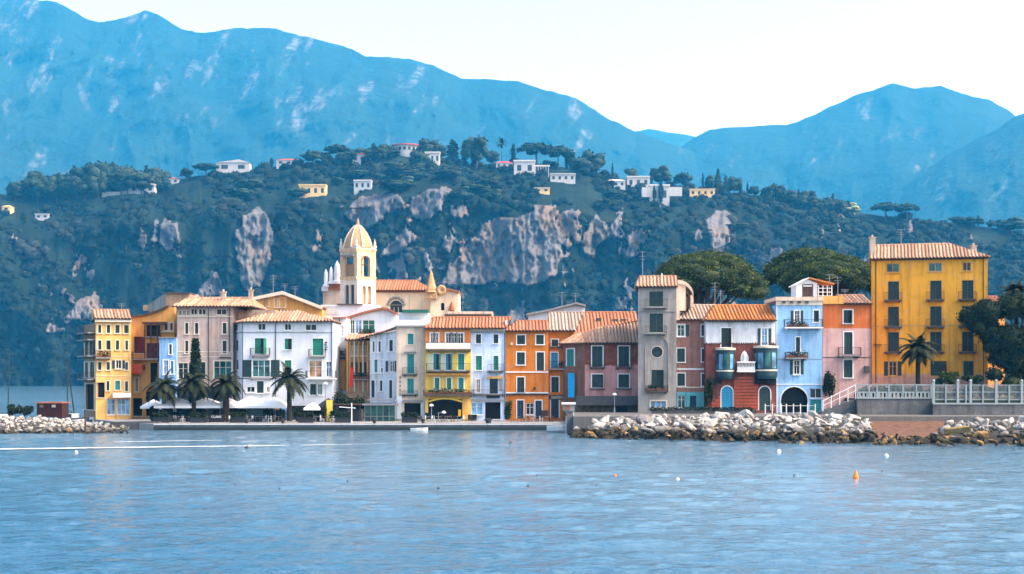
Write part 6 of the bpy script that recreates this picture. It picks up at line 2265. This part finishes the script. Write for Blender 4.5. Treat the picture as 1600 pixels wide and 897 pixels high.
# ------------------------------------------------------------------ cafe terraces
def parasol(label, px, ytop, yedge, pw, Y, zg=.8, mat='canvas', flat=.0):
    b = W(px, 0, Y); b.z = zg
    o = thing('parasol', label, 'parasol', b, 'cafe parasols on the promenade')
    zt, ze = H - (ytop - HY) / F * Y, H - (yedge - HY) / F * Y
    w = pw / 2 / F * Y * math.sqrt(2)
    mb = MB(); mb.cyl(b, (b.x, b.y, zt), .05, .04, 8); mb.build('pole', M['metal'], o)
    mb = MB(); mb.lathe((b.x, b.y, 0), [(w, ze - .28), (w, ze), (w * .5, ze + (zt - ze) * .55), (.05, zt)], 4, math.pi / 4); mb.build('canopy', M[mat], o)
    mb = MB(); mb.lathe((b.x, b.y, zg), [(.4, 0), (.4, .08), (.06, .14)], 10); mb.build('base', M['stone_dark'], o)
for lab, px, yt, ye, w, Y in (
        ('white cafe parasol right of the leftmost promenade palm', 276, 621, 634, 58, 204.6), ('white cafe parasol behind the palm below the cypress', 322, 621, 634, 56, 204.9),
        ('white cafe parasol behind the third palm from the left', 358, 622, 634, 40, 204.6), ('large white cafe tent at the left end of the hotel front', 392, 619, 634, 56, 205.4), ('large white cafe tent before the middle of the hotel', 428, 620, 634, 46, 204.8),
        ('small white parasol left of the black one by the hotel corner', 489, 629, 637.5, 26, 204.6)): parasol(lab, px, yt, ye, w, Y)
parasol('black cafe parasol at the right corner of the white hotel', 513, 622, 636, 36, 206, mat='canvas_black')
parasol('white cafe parasol partly behind the leftmost palm', 240, 624, 635, 34, 206)

o = thing('pavilion', 'dark green glass cafe pavilion under the pale blue house', 'pavilion', W(594, 657, 206.5))
q_ = Fac(570, 205.5)
mb = MB(); q_.box(mb, 567, 620, 630.5, 633.5, -3.4, .5); q_.box(mb, 574, 617, 624, 626.3, -3, .2); mb.build('roof', M['metal'], o)
mb = MB(); q_.box(mb, 570, 617.5, 633.6, q_.yg(.8), -3.2, 0); mb.build('wall', m_glass('dark_green_glass', (.01, .06, .05, 1)), o)
mb = MB()
for x in (570, 579.5, 589, 598.5, 608, 617): q_.box(mb, x - .4, x + .4, 633.6, q_.yg(.8), .003, .08)
q_.box(mb, 570, 617.5, 650, 651, .004, .06); mb.build('frame', M['metal'], o)
o = thing('pergola', 'dark timber pergola over the cafe seats beside the tall hedge', 'pergola', W(560, 657, 205))
mb = MB(); q2 = Fac(530, 204.5)
for x in (526, 544, 562): q2.box(mb, x, x + 1, 633, q2.yg(.8), -.1, 0)
q2.box(mb, 523, 566, 631, 633, -2.5, .2); mb.build('frame', M['brown_wood'], o)

def furniture():
    rg = random.Random(8)
    mb = MB(); mb.cyl((0, 0, .72), (0, 0, .75), .38, .38, 12); mb.cyl((0, 0, 0), (0, 0, .72), .04, .04, 6); mb.cyl((0, 0, 0), (0, 0, .03), .25, .25, 10)
    tb = mb.build('cafe_table', M['metal'])
    mb = MB()
    mb.box((-.21, -.21, .43), (.21, .21, .46)); mb.box((-.21, .18, .5), (.21, .21, .85))
    for x in (-.2, .17):
        for y in (-.2, .18): mb.box((x, y, 0), (x + .03, y + .03, .43 if y < 0 else .85))
    ch = mb.build('cafe_chair', [M['brown_wood']])
    me2 = ch.data.copy(); me2.materials[0] = M['white_paint']
    zones = [(258, 345, 'under the parasols before the mauve building', 11), (365, 440, 'under the white tents before the hotel', 10), (470, 540, 'by the black parasol at the hotel corner', 8), (630, 722, 'before the arch of the yellow and orange house', 6), (800, 858, 'outside the orange house', 4)]
    first = True; cf = True
    for a, b, where, n in zones:
        for i in range(n):
            px = a + (b - a) * (i + rg.uniform(.3, .7)) / n; Y = rg.uniform(201, 203.6)
            p = W(px, 0, Y); p.z = .8
            o = tb if first else dup(tb, p); first = False
            o.location = p
            tag(o, 'small round cafe table ' + where, 'table', 'cafe tables ' + where)
            for s in (-1, 1):
                c = ch if cf else dup(ch, p)
                w = 'white' if rg.random() < .4 else 'dark'
                if not cf and w == 'white': c.data = me2
                else: w = 'dark'
                cf = False
                c.location = p + Vector((s * .65, rg.uniform(-.2, .2), 0)); c.rotation_euler[2] = -s * math.pi / 2 + rg.uniform(-.4, .4)
                tag(c, '%s cafe chair %s' % (w, where), 'chair', '%s cafe chairs %s' % (w, where))
    # planters with low hedges on the quay
    mb = MB(); mb.box((-1.0, -.3, 0), (1.0, .3, .6)); mb.box((-1.06, -.36, .6), (1.06, .36, .68))
    pl = tag(mb.build('planter', M['iron']), 'x', 'planter')
    leafs('plants', [(Vector((x, 0, .95)), (.45, .3, .45)) for x in (-.7, 0, .7)], 520, .15, M['dark_leaf'], pl)
    firstp = True
    for x in (252, 310, 372, 478, 536, 640):
        p = W(x, 0, 199.3); p.z = .8
        o = pl if firstp else dup(pl, p); firstp = False
        o.location = p
        tag(o, 'dark planter box with a clipped low hedge on the quay side of the cafes', 'planter', 'planters along the cafe terraces')
furniture()
for i, (x0, x1, y, lab) in enumerate(((236, 260, 640, 'dark wind screen under the leftmost white parasol'), (286, 325, 640, 'wide dark wind screen behind the palm below the cypress'), (352, 386, 638, 'dark wind screen behind the third palm'), (414, 446, 640, 'dark wind screen left of the tallest promenade palm'), (462, 500, 641, 'dark wind screen right of the tallest promenade palm'), (524, 566, 640, 'dark wind screen under the timber pergola'))):
    q = Fac(x0, 204.9); o = thing('wind_screen', lab, 'screen', q.P((x0 + x1) / 2, q.yg(.8)))
    mb = MB(); q.box(mb, x0, x1, y, q.yg(.8) - .5, -.05, 0); mb.build('panel', M['canvas_black'], o)
    mb = MB()
    for x in (x0, (x0 + x1) / 2, x1 - .8): q.box(mb, x, x + .8, y - 1, q.yg(.8), .01, .07)
    mb.build('frame', M['metal'], o)

# wooden screens / cafe boards with lettering
def board(name, label, cat, px0, px1, y0, Y, mat, text=None, ts=.5, tc='white_paint', zg=.8):
    q = Fac(px0, Y)
    o = thing(name, label, cat, q.P((px0 + px1) / 2, q.yg(zg)))
    mb = MB(); q.box(mb, px0, px1, y0, q.yg(zg) - .6, -.06, 0); mb.build('panel', mat, o)
    mb = MB()
    for x in (px0, px1 - .8): q.box(mb, x, x + .8, q.yg(zg) - .6, q.yg(zg), -.06, 0)
    mb.build('feet', M['iron'], o)
    if text:
        cu = bpy.data.curves.new('lettering', 'FONT'); cu.body = text; cu.size = ts; cu.extrude = .01; cu.align_x = 'CENTER'
        to = bpy.data.objects.new('lettering', cu); COL.objects.link(to); bpy.context.view_layer.update()
        me = bpy.data.meshes.new_from_object(to.evaluated_get(bpy.context.evaluated_depsgraph_get())); bpy.data.objects.remove(to); me.materials.clear(); me.materials.append(M[tc])
        to = bpy.data.objects.new('lettering', me); COL.objects.link(to)
        to.parent = o; to.location = q.P((px0 + px1) / 2, y0 + 5, .03) - ORG[o]; to.rotation_euler = (math.pi / 2, 0, 0)
board('screen', 'black cafe screen lettered fa beside the leftmost palm', 'screen', 262, 284, 638, 204, M['canvas_black'], 'fa', .75)
board('screen', 'black cafe screen with small white lettering near the third palm', 'screen', 326, 350, 648, 200.6, M['canvas_black'], 'CLANS', .42)
board('menu_board', 'pale orange menu board by the hotel corner post', 'sign', 510, 519.5, 625, 204.4, M['panel_yellow'])
board('screen', 'plain dark green wind screen in front of the hotel tents', 'screen', 391, 411, 637, 203.4, M['green_shutter'])

# banner, post with crossbar, bollards, signs
o = tag((lambda mb: (mb.obox(W(546, 604, 214.5), (.42, 0, 0), (0, .05, 0), (.12, 0, 2.6)), mb.cyl(W(545.5, 574.5, 214.5), W(551.8, 574.5, 214.5), .04), mb.build('banner', m_plain('red_cloth', rgb(205, 50, 35), .8, .1), None, org=W(548, 604, 214.5)))[2])(MB()), 'narrow red banner hanging before the weathered tan house', 'banner')
o = thing('post', 'white post with a crossbar on the quay edge before the green glass pavilion', 'post', W(549, 662, 196.5))
mb = MB(); b = W(549.5, 0, 196.5); b.z = .8
mb.cyl(b, b + Vector((0, 0, 2.6)), .07, .06, 8); mb.build('pole', M['white_paint'], o)
mb = MB(); mb.cyl(b + Vector((-1.6, 0, 2.1)), b + Vector((.5, 0, 1.95)), .05, .05, 6); mb.build('crossbar', M['white_paint'], o)
for px, lab in ((385, 'dark mooring bollard on the quay below the white tents'), (442, 'dark mooring bollard on the quay left of the tallest palm'), (585, 'dark mooring bollard on the quay before the glass pavilion'), (661, 'dark mooring bollard on the quay before the cream house'), (763, 'wide dark bollard on the quay before the light blue house')):
    p = W(px, 0, 195.6); p.z = .84
    mb = MB(); w = .35 if px == 763 else .2
    mb.lathe(p, [(w, -.6), (w, .35), (w * 1.4, .4), (w * 1.4, .55), (0, .62)], 10)
    tag(mb.build('bollard', M['iron'], None, org=p), lab, 'bollard')

def lamp(label, px, ytop, Y, zg=.8, head=(.3, .2), arm=0.0):
    b = W(px, 0, Y); b.z = zg
    o = thing('street_lamp', label, 'street lamp', b)
    zt = H - (ytop - HY) / F * Y
    mb = MB(); mb.lathe(b, [(.12, 0), (.1, .5), (.05, .6), (.04, zt - zg)], 8); mb.build('pole', M['metal'], o)
    if arm:
        mb = MB(); mb.cyl((b.x, b.y, zt), (b.x + arm, b.y, zt + .05), .03, .03, 6); mb.build('arm', M['metal'], o)
    mb = MB(); mb.lathe((b.x + arm, b.y, zt - .05), [(.08, .3), (head[0], .12), (head[0] * .9, 0), (.05, -.06)], 10); mb.build('lamp_shade', M['white_paint'], o)
lamp('small white lamp on a post in the arch of the yellow and orange house', 674, 634, 204)
lamp('white double-bent lamp beside the arch of the yellow and orange house', 685, 645, 201, arm=.7)
lamp('tall grey lamp post beside the hotel corner', 508.5, 600, 205.5, head=(.35, .2))
lamp('lamp post beside the stone wall under the red-brown house', 960, 617, 201, zg=2.08)

# pylon with a lantern at the end of the quay
q_ = Fac(880, 183)
o = thing('pylon', 'grey stone pylon with an orange lantern box at the end of the quay', 'pylon', q_.P(889, 684))
mb = MB(); q_.box(mb, 885, 896, 646, 690, -1.0, 0); mb.build('shaft', P_('pylon_stone', (.16, .16, .17, 1), stain=.6), o)
mb = MB(); q_.box(mb, 884.3, 885, 650, 690, -.9, -.1); q_.box(mb, 896, 897.2, 640, 690, -.6, -.3); mb.build('edge_rail', M['white_paint'], o)
mb = MB(); a = q_.P(889, 646, -.5); mb.lathe(a, [(.5, 0), (.85, .35), (.85, .6)], 4, math.pi / 4); q_.box(mb, 879.5, 898, 632, 641.8, -1.1, .1); mb.build('lantern_housing', M['stone_grey'], o)
mb = MB(); q_.box(mb, 883, 890, 633.4, 640.4, .11, .16); mb.build('lantern', M['terracotta'], o)
mb = MB(); q_.box(mb, 877.5, 899.5, 629, 631.9, -1.2, .3); mb.build('roof', M['white_paint'], o)


# ------------------------------------------------------------------ boats
def hull_mesh(mb, c, L, B, D, ang, m=0):
    n = 10; ca, sa = math.cos(ang), math.sin(ang)
    rows = []
    for i in range(n + 1):
        t = i / n
        w = B / 2 * (math.sin(math.pi * min(1, (1 - t) * .62 + .0) ) if t > .3 else .93 + .07 * t / .3)
        w = max(w, .02)
        sh = D * (1 + .25 * t * t)
        x = L * (t - .5)
        pr = [(-w, sh), (-w * .75, sh * .25), (0, -.15), (w * .75, sh * .25), (w, sh), (w * .85, sh - .02), (-w * .85, sh - .02)]
        rows.append([Vector((c.x + x * ca - y * sa, c.y + x * sa + y * ca, c.z + z)) for y, z in pr])
    for a, b in zip(rows, rows[1:]):
        for j in range(4): mb.poly([a[j], b[j], b[j + 1], a[j + 1]], m)
        mb.poly([a[4], b[4], b[5], a[5]], m); mb.poly([a[6], b[6], b[0], a[0]], m)
        mb.poly([a[5] - Vector((0, 0, D * .45)), b[5] - Vector((0, 0, D * .45)), b[6] - Vector((0, 0, D * .45)), a[6] - Vector((0, 0, D * .45))], m + 1)
        mb.poly([a[5], b[5], b[5] - Vector((0, 0, D * .45)), a[5] - Vector((0, 0, D * .45))], m + 1); mb.poly([a[6], b[6], b[6] - Vector((0, 0, D * .45)), a[6] - Vector((0, 0, D * .45))], m + 1)
    mb.poly([rows[0][0], rows[0][1], rows[0][2], rows[0][3], rows[0][4]], m)


def boat(label, c, L, B, D, ang, mat='white_paint', mast=None, cabin=False, cat='boat', name='rowing_boat', group=None):
    o = thing(name, label, cat, c, group)
    mb = MB(); hull_mesh(mb, Vector(c), L, B, D, ang); mb.build('hull', [M[mat], M['wall_dark']], o)
    d = Vector((math.cos(ang), math.sin(ang), 0)); s = Vector((-d.y, d.x, 0))
    for k in (-.25, .1):
        mb = MB(); p = Vector(c) + d * L * k + Vector((0, 0, D * .85)); mb.obox(p - s * B * .42, d * .25, s * B * .84, (0, 0, .05)); mb.build('thwart', M['brown_wood'], o)
    if cabin:
        mb = MB(); p = Vector(c) - d * L * .15 + Vector((0, 0, D)); mb.obox(p - s * B * .3, d * L * .3, s * B * .6, (0, 0, .7)); mb.build('cabin', M[mat], o)
    if mast:
        mb = MB(); p = Vector(c) + d * L * .08; mb.cyl(p + Vector((0, 0, D * .5)), p + Vector((mast[1], 0, mast[0])), .11, .08, 6); mb.build('mast', M['iron'], o)
        mb = MB(); q = p + Vector((0, 0, D + .9)); mb.cyl(q, q - d * L * .4, .06, .05, 6); mb.build('boom', M['iron'], o)
        mb = MB(); mb.tube([p + Vector((mast[1], 0, mast[0])), Vector(c) + d * L * .48 + Vector((0, 0, D))], .012, 4); mb.tube([p + Vector((mast[1], 0, mast[0])), Vector(c) - d * L * .48 + Vector((0, 0, D))], .012, 4); mb.build('stay', M['iron'], o)
    return o
P0 = lambda px, Y, z=0.0: Vector(((px - 800) / F * Y, Y, z))
boat('white dinghy with its bow raised beside the lantern pylon', P0(877, 186.5, .05), 3.4, 1.3, .75, math.radians(-12))
boat('small white boat moored to the quay before the cream house', P0(655, 193.4, -.1), 2.2, .9, .38, math.radians(4))
boat('sailing boat behind the mole with the mast at the left edge', P0(6, 212), 7, 2.2, .9, .3, mast=(9.8, .1), cabin=True, name='sailing_boat', cat='sailing boat')
boat('sailing boat with the upright dark mast right of the rust-red shed', P0(99, 214), 7, 2.2, .9, .2, mast=(9.4, 0), cabin=True, name='sailing_boat', cat='sailing boat', mat='navy')
boat('sailing boat with the leaning mast closest to the yellow end house', P0(112, 216), 6.5, 2.1, .9, .1, mast=(9.2, -1.2), cabin=True, name='sailing_boat', cat='sailing boat')
for i, (px, lab) in enumerate(((114, 'white dinghy drawn up left of the yellow end house, front one'), (126, 'dark dinghy drawn up by the wall of the yellow end house'), (141, 'white dinghy afloat beside the glazed ground floor of the end house'))):
    boat(lab, P0(px, 205 - i, .25 if i < 2 else 0), 3.2, 1.4, .7, .4 - i * .5, mat='navy' if i == 1 else 'white_paint')
o = thing('boat_shed', 'rust-red boat shed with two small windows behind the rock mole', 'shed', P0(78, 206, 1.2))
q_ = Fac(57, 204.5)
mb = MB(); q_.box(mb, 57.5, 97, 630.5, 652, -3, 0); mb.build('wall', m_plain('rust_red_boards', rgb(58, 32, 28), .8, .2, var=.35), o)
mb = MB(); q_.box(mb, 56, 98.5, 628.5, 630.4, -3.3, .3); mb.build('roof', M['terracotta'], o)
for x, m_ in ((62, 'glass_warm'), (81, 'cream_trim')): mb = MB(); q_.box(mb, x, x + 6, 632.5, 636.5, .002, .06); mb.build('window', M[m_], o)
o = thing('mooring_post', 'dark mooring post standing in the rocks at the end of the mole', 'post', P0(133.5, 183))
mb = MB(); mb.cyl(P0(133.5, 183, -1), P0(133.5, 183, 2.7), .13, .12, 8); mb.build('pole', M['brown_wood'], o); mb = MB(); mb.cyl(P0(133.5, 183, 2.701), P0(133.5, 183, 2.85), .16, .1, 8); mb.build('cap', M['iron'], o)
mb = MB(); mb.box(tuple(P0(186, 197.2, -1)), tuple(P0(241.5, 0)[:1]) + (199.2, 1.25)) if False else mb.box((P0(175, 198).x, 197.4, -1), (P0(241, 195).x, 199.1, .95))
tag(mb.build('quay', M['stone_dark'], None, org=P0(208, 198, .5)), 'short low dark jetty between the mole and the long quay', 'quay')

# buoys, birds and the boat wake on the lake
def buoy(label, px, py, s, mat, name='buoy', cat='buoy', group=None, cone=False):
    Y = H * F / (py - HY); p = P0(px, Y)
    mb = MB()
    if cone: mb.lathe(p, [(.02, -.15), (s * .9, -.1), (s, .08), (s * .82, s * .6), (s * .35, s * 1.9), (.05, s * 2.2), (.05, s * 2.6), (0, s * 2.62)], 14)
    else: mb.lathe(p, [(.02, -s * .5), (s * .8, -s * .3), (s, .1 * s), (s * .75, .7 * s), (.3 * s, .95 * s), (.1 * s, 1.2 * s), (0, 1.22 * s)], 12)
    tag(mb.build(name, mat, None, smooth=False, org=p), label, cat, group)
OR = m_plain('orange_plastic', rgb(255, 125, 10), .4, .4, var=.05)
buoy('bright orange cone-shaped buoy floating on the right part of the lake', 1337, 747, .21, OR, cone=True)
buoy('white ball buoy near the rocks below the blue house', 1217, 706, .2, M['white_paint']); buoy('white ball buoy near the rocks below the earth bank', 1385, 713, .2, M['white_paint'])
buoy('dark floating buoy on the white wake line', 386, 701, .24, M['iron']); buoy('pale brown buoy on the wake near the left mole', 119, 707, .17, M['cream_trim']); buoy('dark buoy near the quay at the middle of the wake', 798, 694, .25, M['iron'])
buoy('tiny orange float on the lake below the stone wall', 961, 744, .12, OR); buoy('tiny white float on the lake below the grey tower', 1059, 750, .14, M['white_paint'])
rg = random.Random(31)
for x, y in ((60, 771), (78, 768), (190, 759), (367, 758), (437, 763), (528, 767), (543, 751), (576, 767), (660, 755), (685, 763), (825, 759), (932, 758), (970, 754), (1119, 746), (1128, 747), (1151, 746), (1188, 746), (1222, 746), (1241, 743), (1288, 747), (1472, 734), (1514, 729), (1378, 736), (840, 743), (1010, 749), (996, 742)):
    buoy('tiny dark net float on the open water in front of the town', x, y, rg.uniform(.05, .09), M['iron'], name='net_float', cat='float', group='dark net floats on the lake')
rg = random.Random(17)
mb = MB()
for (pts, w0) in (([(-60, 704.5), (0, 703), (150, 701), (300, 699), (420, 697.6), (520, 696), (610, 694.2)], .75), ([(180, 692), (240, 690.6), (300, 689.6), (340, 689.3), (352, 691)], .3)):
    P2 = []
    for (a, b), (c, d) in zip(pts, pts[1:]):
        for k in range(24): P2.append((a + (c - a) * k / 24, b + (d - b) * k / 24))
    n = len(P2)
    prev = None
    for i, (px, py) in enumerate(P2):
        Y = H * F / (py - HY); p = P0(px, Y, .085)
        w = w0 * max(.02, 1 - 1.5 * max(0, i / n - .36)) * rg.uniform(.6, 1.1)
        cur = (p - Vector((0, w, 0)), p + Vector((0, w, .0)))
        gap = False
        if prev and not gap: mb.poly([prev[0], cur[0], cur[1], prev[1]])
        prev = cur
t = NT('foam'); t.fin((.82, .84, .86, 1), .9, .1)
tag(mb.build('foam', t.mat), 'long thin white boat wake drawn across the lake', 'wake', kind='stuff')
